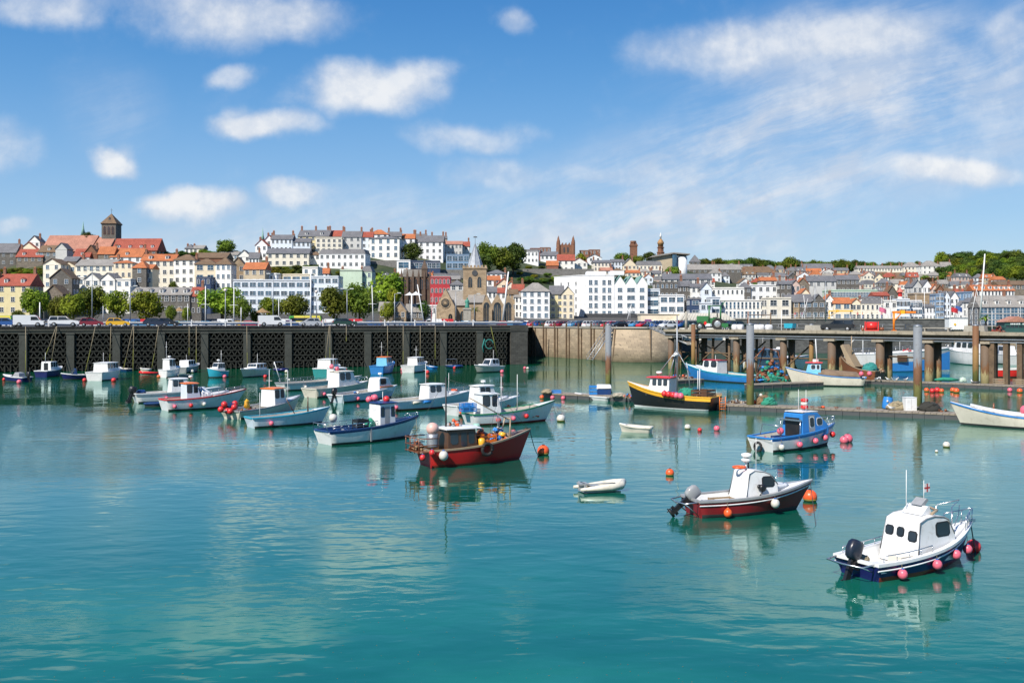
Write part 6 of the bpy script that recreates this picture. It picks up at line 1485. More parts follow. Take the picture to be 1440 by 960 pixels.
    def fender(s,t,col,side=-1,label='',r=.17,drop=.42,group=None,dx=0):
        x = s.gx(t)+dx;y = side*(s.bg(t)+r*.75);z = s.sh(t)-drop;y2 = side*(s.bw(t)+(s.bg(t)-s.bw(t))*max(0,min(1,z/s.sh(t)))+r*.95);y = min(y,y2) if side > 0 else max(y,y2)
        m = {'orange': orange_b,'pink': pink_b,'white': white_b,'red': red_b}[col];p = s.W(x,y,max(z,r*.55))
        o = thing('ball_fender',label,'fender',p,s.ang,group);k = max(8,14)
        MB().ball((0,0,0),r,k,0,1.08).build('ball',m,o);MB().lathe([(r*.38,r*.98),(r*.3,r*1.18),(.03,r*1.25)],n=8).build('eye',blue_paint if col != 'orange' else m,o)
        q = o.matrix_basis.inverted() if 0 else None
        top = Vector((0,(s.bg(t)*side-y)*1.0,s.sh(t)+.02-max(z,r*.55)))
        MB().tube([(0,0,r),(top.x,top.y,top.z)],.012,4).build('lanyard',rope_m,o)
        return o
    def lump(s,name,label,cat,x,y,z,fn,group=None):     # gear lying in the boat: a thing of its own
        o = thing(name,label,cat,s.W(x,y,z),s.ang,group);fn(o);return o
def rockpile(seed,rx,ry,h,n,mats,shape='mix'):
    def fn(o):
        rnd = random.Random(seed);mb = MB()
        for i in range(n):
            a = rnd.uniform(0,6.28);q = rnd.uniform(0,1)**.5;x,y = rx*q*math.cos(a),ry*q*math.sin(a);z = h*(1-q)*rnd.uniform(.4,1);r = rnd.uniform(.08,.17)*(.8+h*.4)
            M = Matrix.Translation((x,y,z)) @ Matrix.Rotation(rnd.uniform(0,3),4,Vector((rnd.random(),rnd.random(),rnd.random()+.1)).normalized())
            k = rnd.randrange(3)
            if k == 0: mb.box(-r,r,-r*.7,r*.7,-r*.6,r*.6,rnd.randrange(len(mats)),M)
            elif k == 1: mb.ball((x,y,z),r*.9,8,rnd.randrange(len(mats)))
            else: mb.lathe([(r*.4,-r*.3),(r,-r*.15),(r,r*.15),(r*.4,r*.3)],(x,y,z),9,rnd.randrange(len(mats)))
        mb.build('heap',mats,o)
    return fn
def netheap(seed,rx,ry,h,m):
    def fn(o):
        rnd = random.Random(seed);mb = MB();n = 12;rr = []
        for j in range(6):
            f = j/5;rr.append([Vector((rx*(1-f**2*.9)*math.cos(2*math.pi*i/n)*rnd.uniform(.82,1.15),ry*(1-f**2*.9)*math.sin(2*math.pi*i/n)*rnd.uniform(.82,1.15),h*math.sin(f*math.pi/2)*rnd.uniform(.85,1.1) if j else -.02)) for i in range(n)])
        mb.loft(rr,0,True,True)
        for i in range(14):
            a = rnd.uniform(0,6.28);pts = [(rx*math.cos(a+k*.5)*(1.02-.1*k),ry*math.sin(a+k*.5)*(1.02-.1*k),h*(.1+.24*k)+rnd.uniform(0,.05)) for k in range(4)];mb.tube(pts,.03,4)
        mb.build('net',m,o)
    return fn
def crate(col,w=.6,d=.4,h=.3):
    def fn(o):
        mb = MB();mb.box(-w/2,w/2,-d/2,d/2,0,.03);th = .03
        for z in (.0,h*.36,h*.72): mb.box(-w/2,w/2,-d/2-.001,-d/2+th,z+.03,z+h*.25).box(-w/2,w/2,d/2-th,d/2+.001,z+.03,z+h*.25).box(-w/2,-w/2+th,-d/2+th,d/2-th,z+.03,z+h*.25).box(w/2-th,w/2,-d/2+th,d/2-th,z+.03,z+h*.25)
        for x in (-w/2,w/2-th):
            for y in (-d/2,d/2-th): mb.box(x-.01,x+th+.01,y-.01,y+th+.01,0,h)
        mb.build('crate_body',bm(col),o)
    return fn
net_green = mat('green_net',(.03,.26,.17),.95,.4,6,bump=.8);net_brown = mat('brown_net',(.20,.13,.07),.95,.4,6,bump=.8);net_teal = mat('teal_net',(.03,.22,.20),.95,.4,6,bump=.8)
GEAR = [bm('tan'),bm('brown'),bm('rust'),orange_b,bm('blue'),bm('black'),bm('grey')]
def buoy(px,py,rpx,col,label,group=None,cap=None):
    p = wp(px,py+rpx*.72);r = rpx*p.y/F;o = thing('mooring_buoy',label,'buoy',p,0,group);m = {'orange': orange_b,'pink': pink_b,'white': white_b,'red': red_b}[col]
    MB().ball((0,0,r*.62),r,18,0).build('float',m,o);MB().lathe([(r*.25,r*1.58),(r*.2,r*1.72),(r*.1,r*1.72)],n=8).build('eye',blue_paint if cap else rubber,o)
    if col in ('orange','white'): MB().lathe([(r*.80,-.01),(r*.93,r*.18),(r*.99,r*.36),(r*.90,r*.20)],n=18).build('weed_band',weed_rope,o)
    return o
def mooring(a,b_,label,sag=.3,m=None,r=.02,n=8):
    o = thing('mooring_line',label,'mooring line',a,0,'mooring lines');a = Vector(a);b_ = Vector(b_);d = b_-a
    MB().tube([d*(k/n)-Vector((0,0,sag*math.sin(math.pi*k/n))) for k in range(n+1)],r,4).build('rope',m or rope_m,o)
# ------------------------------------------------------------------ the big boats near the camera
def navy_boat():
    b = Boat('cabin_boat','navy hulled boat with long white cabin, pink ball fenders and dark outboard','boat',(1209,811),(1351,784),2.15,.62,1.28,'navy','redbottom','white','white',tc=.70,sole=.22,rake=.13,stripe='white',band='white',L=5.35)
    L = b.L;w = 1.62
    prof = [(.36*L,.25),(.41*L,1.75),(.47*L,1.86),(.56*L,1.90),(.655*L,1.84),(.715*L,1.72),(.765*L,1.12),(.90*L,.98),(.90*L,.7),(.74*L,.5)]
    b.cabin(prof[:6]+[(.765*L,1.12),(.765*L,.3)],w,1.36,'white',side=((.575*L,.70*L,1.20,1.62),),front=(5,6,2,.12,.92),roof=None,slope=((.34,.62,.62,.80),(-.10,.14,.62,.80),(-.64,-.34,.56,.76)))
    c = MB();rr = []
    for k in range(6):
        t = k/5;x = (.755+.155*t)*L;y = min(.78*(1-t*.45),b.bg(x/L)-.16);z = 1.10-.10*t;zb = b.sh(x/L)-.02
        rr.append([Vector((x,-y,zb)),Vector((x,-y*.86,z-.02)),Vector((x,0,z+.05)),Vector((x,y*.86,z-.02)),Vector((x,y,zb))])
    c.loft(rr,0,True,True);c.build('coachroof',bm('white'),b.t)
    ed = MB();pts = [(.36*L,1.6/2),(.41*L,.7)]
    for sg in (-1,1): ed.tube([(.375*L,sg*.80,.6),(.418*L,sg*.70,1.72),(.48*L,sg*.69,1.84),(.56*L,sg*.685,1.885),(.655*L,sg*.69,1.82),(.70*L,sg*.70,1.72),(.755*L,sg*.74,1.18)],.028,5)
    ed.build('cabin_trim',bm('grey'),b.t)
    b.rails(.06,.46,.22,4,.1,False);b.pulpit(.5,.86)
    r = MB().tube([(-.1,-.8,.62),(-.75,-.75,.56),(-.85,0,.56),(-.75,.75,.56),(-.1,.8,.62)],.03,6).tube([(-.75,-.75,.56),(-.1,-.7,.3)],.025,5).tube([(-.75,.75,.56),(-.1,.7,.3)],.025,5);r.build('stern_platform_rail',chrome,b.t)
    b.outboard('engine',0,1.02,24)
    MB().box(.0,.5,-.9,-.45,.3,.62).box(.0,.5,.45,.9,.3,.62).box(.05,.45,-.44,.44,.23,.5).build('stern_locker',bm('white'),b.t)
    MB().box(1.35,1.95,-.62,-.05,.22,.62).build('engine_box',bm('cream'),b.t)
    m = MB().prism([(.50*L,1.90),(.56*L,2.18),(.58*L,2.18),(.60*L,1.90)],-.42,.42);m.build('radar_arch',bm('white'),b.t)
    MB().prism([(.54*L,2.2),(.60*L,2.42),(.62*L,2.36),(.58*L,2.16)],-.22,.22).build('searchlight',bm('grey'),b.t)
    b.mast(.52*L,1.95,1.45,.018,.3,m=white_paint,name='whip_aerial');b.mast(.60*L,2.2,.85,.016,-.1,name='flagstaff')
    f = MB().box(.605*L,.66*L,-.11,-.09,2.62,2.92,0).box(.605*L,.66*L,-.114,-.086,2.74,2.80,1).box(.627*L,.638*L,-.115,-.085,2.62,2.92,1);f.build('pennant',[white_paint,red_paint],b.t)
    hr = MB().tube([(.58*L,.5,1.93),(.66*L,.4,2.0),(.69*L,0,2.02),(.66*L,-.4,2.0),(.58*L,-.5,1.93)],.05,6);hr.build('life_ring',bm('tan'),b.t)
    b.mast(.735*L,1.1,.8,.018,0,name='wiper_stay',lean=-.1)
    MB().tube([(L*.92,-.1,1.25),(L*.99,0,1.62),(L*1.0,.0,1.95)],.02,5).tube([(L*.78,-.5,1.1),(L*.84,-.3,2.0),(L*1.0,0,2.15),(L*.84,.3,2.0),(L*.78,.5,1.1)],.02,5).build('bow_frame',chrome,b.t)
    MB().box(L*1.08,L*1.16,-.06,.06,1.25,1.38).tube([(L*1.0,0,1.36),(L*1.15,0,1.36)],.03,5).build('bow_roller',chrome,b.t)
    for i,(t,o) in enumerate(((.17,'first'),(.47,'second'),(.68,'third'),(.86,'fourth'))): b.fender(t,'pink',-1,'%s pink ball fender from the stern of the navy hulled boat' % o,.165,.40 if i < 3 else .62)
    b.lump('rope_coil','loose rope heap in the stern of the navy hulled boat','rope',.3,.15,.52,netheap(3,.2,.25,.14,rope_m))
    buoy(1369,767,10,'red','red orange buoy at the bow of the navy hulled boat');p = wp(1369,774)
    mooring(b.W(L*1.12,0,1.3),p+Vector((0,-.2,-.1)),'dark mooring line hanging from the bow of the navy hulled boat',.05,steel_dark,.022)
navy_boat()
def maroon_boat():
    b = Boat('cuddy_boat','maroon hulled open boat with white cuddy and big silver outboard','boat',(976,724),(1120,715),2.1,.78,1.30,'maroon','bottom','grey','white',tc=.66,sole=.28,rake=.16,stripe='white',band='cream',L=5.25,sheerp=2.6)
    L = b.L
    b.cabin([(.40*L,.3),(.455*L,1.86),(.51*L,1.98),(.60*L,1.92),(.66*L,1.80),(.735*L,1.28),(.735*L,.4)],1.6,1.32,'white',side=((.585*L,.69*L,1.26,1.66),),front=(4,5,2,.1,.9))
    c = MB();rr = []
    for k in range(6):
        t = k/5;x = (.73+.17*t)*L;y = min(.76*(1-t*.5),b.bg(x/L)-.16);z = 1.30-.10*t;zb = b.sh(x/L)-.02
        rr.append([Vector((x,-y,zb)),Vector((x,-y*.86,z-.02)),Vector((x,0,z+.04)),Vector((x,y*.86,z-.02)),Vector((x,y,zb))])
    c.loft(rr,0,True,True);c.build('coachroof',bm('white'),b.t)
    ed = MB()
    for sg in (-1,1): ed.tube([(.415*L,sg*.80,.7),(.458*L,sg*.69,1.84),(.51*L,sg*.665,1.965),(.60*L,sg*.67,1.90),(.655*L,sg*.68,1.80),(.73*L,sg*.72,1.32)],.025,5)
    ed.build('cabin_trim',bm('grey'),b.t)
    r = MB().tube([(-.1,-.85,.74),(-.8,-.7,.66),(-.9,0,.66),(-.8,.7,.66),(-.1,.85,.74)],.032,6).tube([(-.8,-.7,.66),(-.1,-.6,.1)],.03,5).tube([(-.8,.7,.66),(-.1,.6,.1)],.03,5);r.build('stern_platform_rail',chrome,b.t)
    b.outboard('grey',-.1,1.0,52)
    b.lump('fish_box','pale wooden box in the cockpit of the maroon boat','box',1.35,-.1,.28,crate('tan',1.1,.6,.45));b.lump('fish_box','dark crate near the stern of the maroon boat','box',.65,-.3,.28,crate('brown',.6,.5,.4))
    MB().box(.9,1.9,-.55,.45,.29,.55).build('thwart',bm('tan'),b.t)
    MB().lathe([(.12,0),(.22,.06),(.22,.13),(.1,.19)],(.50*L,0,2.28),12).tube([(.50*L,0,1.95),(.50*L,0,2.3)],.04,6).lathe([(.2,0),(.24,.04),(.24,.15),(.05,.2)],(.505*L,.0,2.5),14).build('radar',white_paint,b.t)
    hr = MB();hr.tube([(.50*L+.28*math.cos(a*math.pi/6)-.35,.24*math.sin(a*math.pi/6),2.06) for a in range(13)],.055,6);hr.build('life_ring',orange_b,b.t)
    b.mast(.57*L,1.9,1.5,.016,-.25,name='whip_aerial');b.mast(.545*L,1.95,.4,.04,.2,name='horn',m=steel_dark)
    hz = MB().lathe([(.12,-.08),(.17,-.03),(.17,.05),(.1,.1)],(.565*L,-.86,1.22),12,M=Matrix.Rotation(R(90),4,'X')).tube([(.575*L,-.88,1.15),(.52*L,-.98,.85)],.03,5).lathe([(.08,-.05),(.11,0),(.05,.06)],(.535*L,-.84,1.28),10,M=Matrix.Rotation(R(90),4,'X'));hz.build('pot_hauler',bm('black'),b.t)
    MB().tube([(.70*L,-.6,1.3),(.76*L,-.5,1.85),(.80*L,0,1.9),(.76*L,.5,1.85),(.70*L,.6,1.3)],.02,5).build('bow_frame',chrome,b.t)
    b.fender(.22,'orange',-1,'orange ball fender hanging near the stern of the maroon boat',.19,.55);b.fender(.63,'white',-1,'white ball fender hanging amidships on the maroon boat',.20,.42)
    buoy(1139,697,10,'orange','orange buoy behind the bow of the maroon boat')
    mooring(b.W(L*1.14,0,1.28),wp(1148,741)+Vector((0,0,-.1)),'thin line dropping from the bow of the maroon boat',.02,steel_dark,.016)
maroon_boat()
def blue_white_boat():
    b = Boat('cabin_boat','white boat with sky blue gunwale and blue cabin, pink ball fenders along its side','boat',(1072,634),(1176,623),2.5,.95,1.45,'white','bottom','blue','cream',tc=.62,sole=.35,rake=.12,band='blue',L=6.6,sheerp=1.6,bandh=.22)
    L = b.L
    b.cabin([(.44*L,.4),(.46*L,2.35),(.52*L,2.45),(.70*L,2.40),(.86*L,1.50),(.86*L,.9)],1.9,1.6,'blue',side=((.57*L,.63*L,1.45,2.1),(.68*L,.76*L,1.55,2.02)),front=(3,4,3,.12,.88),back=((-.65,.55,.5,2.1),),wcol='white',door=(.55*L,.645*L,.9,2.25))
    MB().box(.47*L,.71*L,-.78,.78,2.455,2.50).build('roof_panel',bm('white'),b.t)
    b.pulpit(.5,.84);b.mast(.60*L,2.45,1.5,.02,.3,name='whip_aerial');b.mast(.60*L,2.45,1.5,.02,-.35,name='whip_aerial')
    MB().box(.40*L,.44*L,-.85,.85,1.9,2.0).tube([(.42*L,-.85,.9),(.42*L,-.85,1.9)],.03).tube([(.42*L,.85,.9),(.42*L,.85,1.9)],.03).build('gantry',chrome,b.t)
    MB().tube([(.12*L,-.9,1.0),(.12*L,-.7,1.7),(.12*L,.7,1.7),(.12*L,.9,1.0)],.03,6).build('stern_hoop',chrome,b.t)
    for i,(c,z) in enumerate((('red',2.75),('white',2.98),('red',3.2))): 
        o = b.lump('roof_buoy',('lower red','white','upper red')[i]+' buoy stacked on the roof of the blue cabin boat','buoy',.64*L,0,z,lambda o,c=c: MB().lathe([(.05,-.16),(.24,-.1),(.27,0),(.24,.1),(.05,.14)],n=14).build('float',red_b if c == 'red' else white_b,o))
    b.lump('fish_crate','dark blue crate in the cockpit of the blue cabin boat','crate',1.9,.1,.36,crate('dblue',1.0,.8,.55));b.lump('fish_crate','yellow crate in the stern of the blue cabin boat','crate',.7,-.5,.36,crate('yellow',.5,.4,.35));b.lump('gear_heap','tangled pots and lines in the stern of the blue cabin boat','fishing gear',.8,.35,.4,rockpile(8,.5,.5,.6,24,GEAR))
    o = b.lump('deck_buoy','pale pink buoy standing on the stern deck of the blue cabin boat','buoy',1.15,-.55,1.32,lambda o: MB().ball((0,0,0),.24,14).build('float',pink_b,o))
    for i,(t,c) in enumerate(((.10,'white'),(.33,'pink'),(.57,'pink'),(.74,'pink'),(.9,'red'))): b.fender(t,c,-1,('white ball fender at the stern corner of the blue cabin boat','first pink fender on the side of the blue cabin boat','second pink fender, below the cabin door of the blue boat','third pink fender on the side of the blue cabin boat','red fender below the bow of the blue cabin boat')[i],.2,.62)
    buoy(1187,618,6,'pink','smaller pink buoy touching the bow of the blue cabin boat');buoy(1192,616,7,'pink','larger pink buoy just off the bow of the blue cabin boat')
    for i,x in enumerate((-.05,)): o = b.lump('tyre_fender','black tyre hung on the transom of the blue cabin boat','tyre',-.42,.0,.3,lambda o: MB().tube([(0,.3*math.cos(a*math.pi/8),.3*math.sin(a*math.pi/8)) for a in range(17)],.09,7).build('tyre',rubber,o))
blue_white_boat()
def red_trawler():
    b = Boat('fishing_boat','deep red fishing boat crowded with gear, dark wheelhouse and tall black mast','fishing boat',(600,655),(727,645),2.5,1.05,1.85,'red','redbottom','tan','brown',tc=.80,sole=.55,rake=.13,full=.9,L=6.4,sheerp=2.4)
    L = b.L
    b.cabin([(.15*L,.5),(.16*L,2.12),(.45*L,2.2),(.49*L,.5)],1.75,1.6,'brown',side=((.185*L,.265*L,1.30,1.98),(.295*L,.355*L,1.15,1.98),(.375*L,.435*L,1.30,2.0)),front=(2,3,3,.1,.5),roof='white',wcol='brown',ov=.16)
    b.mast(.20*L,1.0,4.3,.07,.0,m=mat('black_mast',(.02,.02,.022),.5),arms=((.9,.5),))
    b.mast(.76*L,1.0,3.2,.04,.0,m=galv);b.mast(.80*L,1.1,2.6,.03,.3,m=galv)
    ga = MB().tube([(.84*L,-.6,1.4),(.87*L,-.35,2.6)],.05,6).tube([(.84*L,.6,1.4),(.87*L,.35,2.6)],.05,6).tube([(.87*L,-.38,2.6),(.87*L,.38,2.6)],.05,6).tube([(.87*L,0,2.55),(.42*L,-.4,4.0)],.035,5);ga.build('gallows',bm('tan'),b.t)
    rk = MB()
    for z in (.95,1.35,1.75):
        rk.tube([(.05*L,-1.0,z),(-.9,-.95,z),(-1.0,.95,z),(.05*L,1.0,z)],.03,5)
    for y in (-.95,-.3,.3,.95): rk.tube([(-.92,y,.85),(-.95,y,1.8)],.03,5)
    rk.box(-.95,.0,-.9,.9,.92,.98);rk.build('stern_rack',bm('rust'),b.t)
    b.lump('lobster_pots','brown wire pots on the stern rack of the red fishing boat','lobster pots',-.45,.35,1.0,rockpile(5,.4,.5,.7,30,[bm('brown'),bm('rust'),net_brown]))
    b.lump('metal_bin','grey metal drum at the stern of the red fishing boat','drum',.25,-.3,1.15,lambda o: MB().lathe([(.34,0),(.36,.1),(.34,.2),(.36,.5),(.34,.8),(.02,.82)],n=14).build('drum',galv,o))
    b.lump('stern_buoy','large pale pink buoy on top of the metal drum of the red fishing boat','buoy',.25,-.3,2.25,lambda o: MB().ball((0,0,0),.38,16).build('float',mat('pale_pink_buoy',(.68,.42,.36),.45,.15,2),o))
    b.lump('roof_gear','red and grey gear lashed on the wheelhouse roof of the red fishing boat','fishing gear',.30*L,0,2.32,rockpile(6,.6,.4,.5,22,[bm('rust'),orange_b,bm('grey'),bm('black')]))
    b.lump('orange_fish_box','orange box amidships in the red fishing boat','crate',.60*L,-.25,1.0,crate('orange',1.1,.9,.7));b.lump('gear_heap','heap of pots and ropes on the foredeck of the red fishing boat','fishing gear',.77*L,.0,1.35,rockpile(9,.85,.6,.8,80,GEAR))
    b.lump('gear_heap','jumble of lines beside the wheelhouse of the red fishing boat','fishing gear',.62*L,.5,1.1,rockpile(10,.6,.4,1.1,40,GEAR));b.lump('yellow_drum','yellow plastic drum against the rail of the red fishing boat','drum',.52*L,-.75,1.1,lambda o: MB().lathe([(.2,0),(.22,.05),(.22,.4),(.12,.46),(.01,.47)],n=12).build('drum',bm('yellow'),o));b.lump('yellow_drum','yellow can on the foredeck of the red fishing boat','drum',.78*L,-.35,1.55,lambda o: MB().lathe([(.2,0),(.22,.05),(.22,.2),(.01,.26)],n=12).build('drum',bm('yellow'),o))
    b.lump('green_bin','pale green bent duct beside the wheelhouse of the red boat','duct',.50*L,.2,1.0,lambda o: MB().tube([(0,0,0),(0,0,1.0),(.15,0,1.25),(.35,0,1.25),(.45,0,1.0)],.15,8).build('duct',mat('pale_green_plastic',(.35,.60,.50),.5),o))
    b.lump('tyre_fender','black tyre hanging amidships on the red fishing boat','tyre',.53*L,-1.38,.95,lambda o: MB().tube([(.34*math.cos(a*math.pi/10),0,.34*math.sin(a*math.pi/10)) for a in range(21)],.1,7).build('tyre',rubber,o))
    b.fender(.10,'white',-1,'cream ball fender hanging at the stern of the red fishing boat',.28,.3);b.fender(.02,'red',-1,'small red ball fender at the stern rack of the red boat',.18,.1,dx=-.1);b.fender(.0,'red',-1,'second small red fender under the stern rack of the red boat',.18,.35,dx=-.55)
    for i in range(3): pass
    rg = MB().tube([b_ for b_ in ((.20*L,0,5.2),(.76*L,0,4.1))],.012,3).tube([(.20*L,0,5.2),(-.9,0,1.8)],.012,3).tube([(.76*L,0,4.1),(L*1.1,0,1.9)],.012,3).tube([(.76*L,0,4.0),(.55*L,-1.2,1.3)],.012,3);rg.build('rigging',steel_dark,b.t)
    buoy(764,633,8.6,'orange','large orange buoy moored off the bow of the red fishing boat')
    mooring(b.W(L*1.12,0,1.85),wp(757,641),'dark chain running from the red fishing boat to its orange buoy',.25,steel_dark,.03)
red_trawler()
def white_blue_boat():
    b = Boat('fishing_boat','white fishing boat with navy gunwale, small tall wheelhouse set far forward','fishing boat',(457,624.5),(564,615),2.6,1.0,1.55,'white','bottom','dblue','dblue',tc=.66,sole=.45,rake=.13,band='dblue',L=7.0,sheerp=2.0,bandh=.2)
    L = b.L
    b.cabin([(.58*L,.5),(.58*L,2.62),(.76*L,2.70),(.78*L,.8)],1.55,1.5,'white',side=((.595*L,.63*L,1.75,2.4),(.72*L,.755*L,1.75,2.4)),front=(2,3,2,.1,.5),roof='dblue',ov=.1,wcol='dblue',door=(.64*L,.70*L,.9,2.45))
    b.rails(.04,.50,.35,6);b.fender(.58,'white',-1,'long grey rubbing strip hung on the white and navy fishing boat',.1,.5) if 0 else None
    b.lump('gear_heap','blue and pink gear along the rail of the white and navy boat','fishing gear',.22*L,-.2,.6,rockpile(12,1.2,.8,.45,60,[bm('dblue'),bm('blue'),bm('grey'),pink_b,bm('black'),net_teal]));b.lump('black_bin','black fish bin amidships in the white and navy boat','crate',.42*L,.1,.6,crate('black',.9,.8,1.0));b.lump('green_net_heap','green net hanging beside the wheelhouse of the white and navy boat','net',.52*L,.0,.6,netheap(6,.4,.5,1.0,net_green))
    b.lump('deck_buoy','white round buoy on the stern rail of the white and navy boat','buoy',.14*L,.6,1.75,lambda o: MB().ball((0,0,0),.3,14).build('float',white_b,o))
    for i,(x,y,z,c) in enumerate(((.62*L,.4,3.05,pink_b),(.58*L,.75,2.9,pink_b),(.70*L,-.3,2.95,red_b))): b.lump('roof_buoy',('pale pink buoy on the wheelhouse roof of the white and navy boat','second pink buoy behind the wheelhouse roof of the white and navy boat','red buoy on the wheelhouse roof of the white and navy boat')[i],'buoy',x,y,z,lambda o,c=c: MB().ball((0,0,0),.25,12).build('float',c,o))
    MB().box(.42*L,.435*L,-1.33,-1.26,.1,1.1).build('fender_board',bm('grey'),b.t);b.mast(.68*L,2.7,.8,.03,name='aerial');b.pulpit(.25,.9)
    MB().tube([(-.35,-1.0,1.05),(-.45,-.9,1.5),(-.45,.9,1.5),(-.35,1.0,1.05)],.03,5).build('stern_hoop',chrome,b.t)
    p = b.W(L*1.1,0,1.5);mooring(p,wp(590,642),'thin line from the white and navy boat towards the red boat',.4,rope_m,.015)
white_blue_boat()
# ------------------------------------------------------------------ the middle fleet: one row of data each
def std(label,stern,bow,B,hs,hb,hull,rail,cab,cx,cc='white',roof=None,name='motor_boat',cat='boat',L=None,deck='deck',extra=(),tc=.6,wh=1.3,back=False,band=None,boot='bottom',nside=2,rake=.12,sheerp=2.2,gear=None,ob=None,pul=False,rails=False,mast=None,radar=False,fend=(),stripe=None,group=None,cw=.68):
    b = Boat(name,label,cat,stern,bow,B,hs,hb,hull,boot,rail,deck,tc=tc,sole=hs*.45,rake=rake,L=L,band=band,sheerp=sheerp,stripe=stripe,group=group);L = b.L
    xa,xb = cx;zb = b.sh((xa+xb)/2)-.35;wh *= .9;zt = zb+.35+wh
    if cab == 'wheel':
        prof = [(xa*L,zb),(xa*L,zt-.08),(xa*L+.08,zt),(xb*L-.25,zt),(xb*L+.05,zb+.6),(xb*L+.05,zb)]
        w = (xb-xa)*L;sd = [(xa*L+w*(k+.12)/nside,xa*L+w*(k+.80)/nside-(.12 if k == nside-1 else 0),zb+.35+wh*.38,zt-.14) for k in range(nside)]
        b.cabin(prof,B*cw,B*cw*.9,cc,side=sd,front=(3,4,3,.12,.62),roof=roof,back=((-.35,.35,zb+.3,zt-.2),) if back else ())
    elif cab == 'cuddy':
        prof = [(xa*L,zb),(xa*L+.12,zt-.12),(xa*L+.3,zt),(xb*L-.9,zt),(xb*L-.55,zt-.08),(xb*L,zb+.55),(xb*L,zb)]
        w = (xb-xa)*L-1.1;sd = [(xa*L+.25+w*(k+.08)/nside,xa*L+.25+w*(k+.82)/nside,zb+.35+wh*.42,zt-.16) for k in range(nside)]
        b.cabin(prof,B*cw,B*cw*.84,cc,side=sd,front=(4,5,2,.1,.8),roof=roof)
    elif cab == 'canopy':
        b.cabin([(xa*L,zb),(xa*L+.2,zt-.1),(xb*L-.5,zt),(xb*L,zb+.3),(xb*L,zb)],B*cw,B*cw*.8,cc,side=())
        MB().add([(xb*L-.45,-B*.26,zt-.05),(xb*L-.45,B*.26,zt-.05),(xb*L+.03,B*.32,zb+.45),(xb*L+.03,-B*.32,zb+.45)],[(0,1,2,3)]).build('windscreen',boatglass,b.t)
    if xb*L < L*.82 and cab != 'canopy' and tc < .75:
        c = MB();rr = []
        for k in range(5):
            t = k/4;x = (xb+(.9-xb)*t)*L;y = min(B*.34*(1-t*.4),b.bg(x/L)-.15);zz = b.sh(x/L)+.28-.14*t;z0 = b.sh(x/L)-.02
            rr.append([Vector((x,-y,z0)),Vector((x,-y*.85,zz-.03)),Vector((x,0,zz+.03)),Vector((x,y*.85,zz-.03)),Vector((x,y,z0))])
        c.loft(rr,0,True,True);c.build('coachroof',bm('white'),b.t)
    if ob:
        for y in ((-.3,.3) if ob == 2 else (0,)): b.outboard('black',y,1.1,20)
    if pul: b.pulpit(.5,.72)
    if rails: b.rails(.05,.5,.45,5)
    if radar: b.radar((xa+xb)/2*L,zt+.3)
    if mast: b.mast((xa+(xb-xa)*mast[0])*L,zt-.1 if mast[2] else hs,mast[1],.035,.1,arms=((mast[1]*.7,.35),) if mast[1] > 1.6 else (),m=white_paint)
    if gear: b.lump('gear_heap',gear[0],'fishing gear',gear[1]*L,0,hs*.5,rockpile(int(stern[0]),gear[2],B*.32,gear[3],int(gear[2]*35),[GEAR[i] for i in gear[4]] if len(gear) > 4 else GEAR))
    for (t,c,lb) in fend: b.fender(t,c,-1,lb,.2,hs*.6)
    return b
b = std('pale blue hulled open work boat with turquoise gunwale and cluttered deck',(353,601),(446,595),2.2,.85,1.35,'paleblue','turquoise',None,(.3,.5),L=6.2,name='open_boat',tc=.82,band='turquoise',gear=('clutter of engine parts and floats along the pale blue open boat',.42,1.7,.45),fend=((.22,'pink','pink ball fender on the stern quarter of the pale blue open boat'),))
b.mast(.80*b.L,1.0,1.3,.07,m=bm('brown'),name='bow_post');b.mast(.12*b.L,.6,2.2,.03);MB().tube([(.62*b.L,0,.8),(.50*b.L,.2,2.2)],.04).build('boom',bm('brown'),b.t)
b = std('grey white fishing boat with orange roofed cabin behind the pale blue open boat',(327,589),(424,577),2.6,.75,1.5,'cream','grey','wheel',(.56,.75),'white','orange',name='fishing_boat',cat='fishing boat',L=8.2,tc=.78,wh=1.5,nside=2,band='grey',gear=('pots, ropes and a yellow coat piled on the grey white fishing boat',.25,1.6,.7),mast=(.2,3.4,0))
b.mast(.9*b.L,1.0,2.9,.03);b.lump('red_float_cluster','bunch of red round floats hanging over the stern of the grey white boat','floats',-.3,0,1.0,lambda o: [MB().ball(q,.28,10).build('float',red_b,o) for q in ((0,-.5,.1),(-.3,-.3,-.25),(.5,-.1,.35),(-.5,.2,.35),(.2,.5,-.3),(-.6,.5,-.1))]) ;b.lump('blue_bin','small blue bin in the stern of the grey white fishing boat','bin',.1,.0,.95,crate('dblue',.6,.5,.5));b.lump('yellow_oilskin','bright yellow oilskin draped in the grey white boat','oilskin',1.4,-.4,.9,netheap(5,.3,.2,.75,bm('yellow')))
b = std('white fishing boat with red gunwale, blue panelled cabin and orange roof',(232,577),(322,572),2.6,1.1,1.75,'white','brightred','wheel',(.26,.45),'paleblue','orange',name='fishing_boat',cat='fishing boat',L=7.0,tc=.60,wh=1.55,band='brightred',rake=.18,sheerp=2.6,gear=('dark gear behind the orange roofed cabin of the red rimmed boat',.12,.5,.35),fend=((.10,'pink','first pink fender from the stern of the red rimmed white boat'),(.30,'red','red fender below the cabin of the red rimmed white boat'),(.47,'white','small pale fender on the red rimmed white boat')))
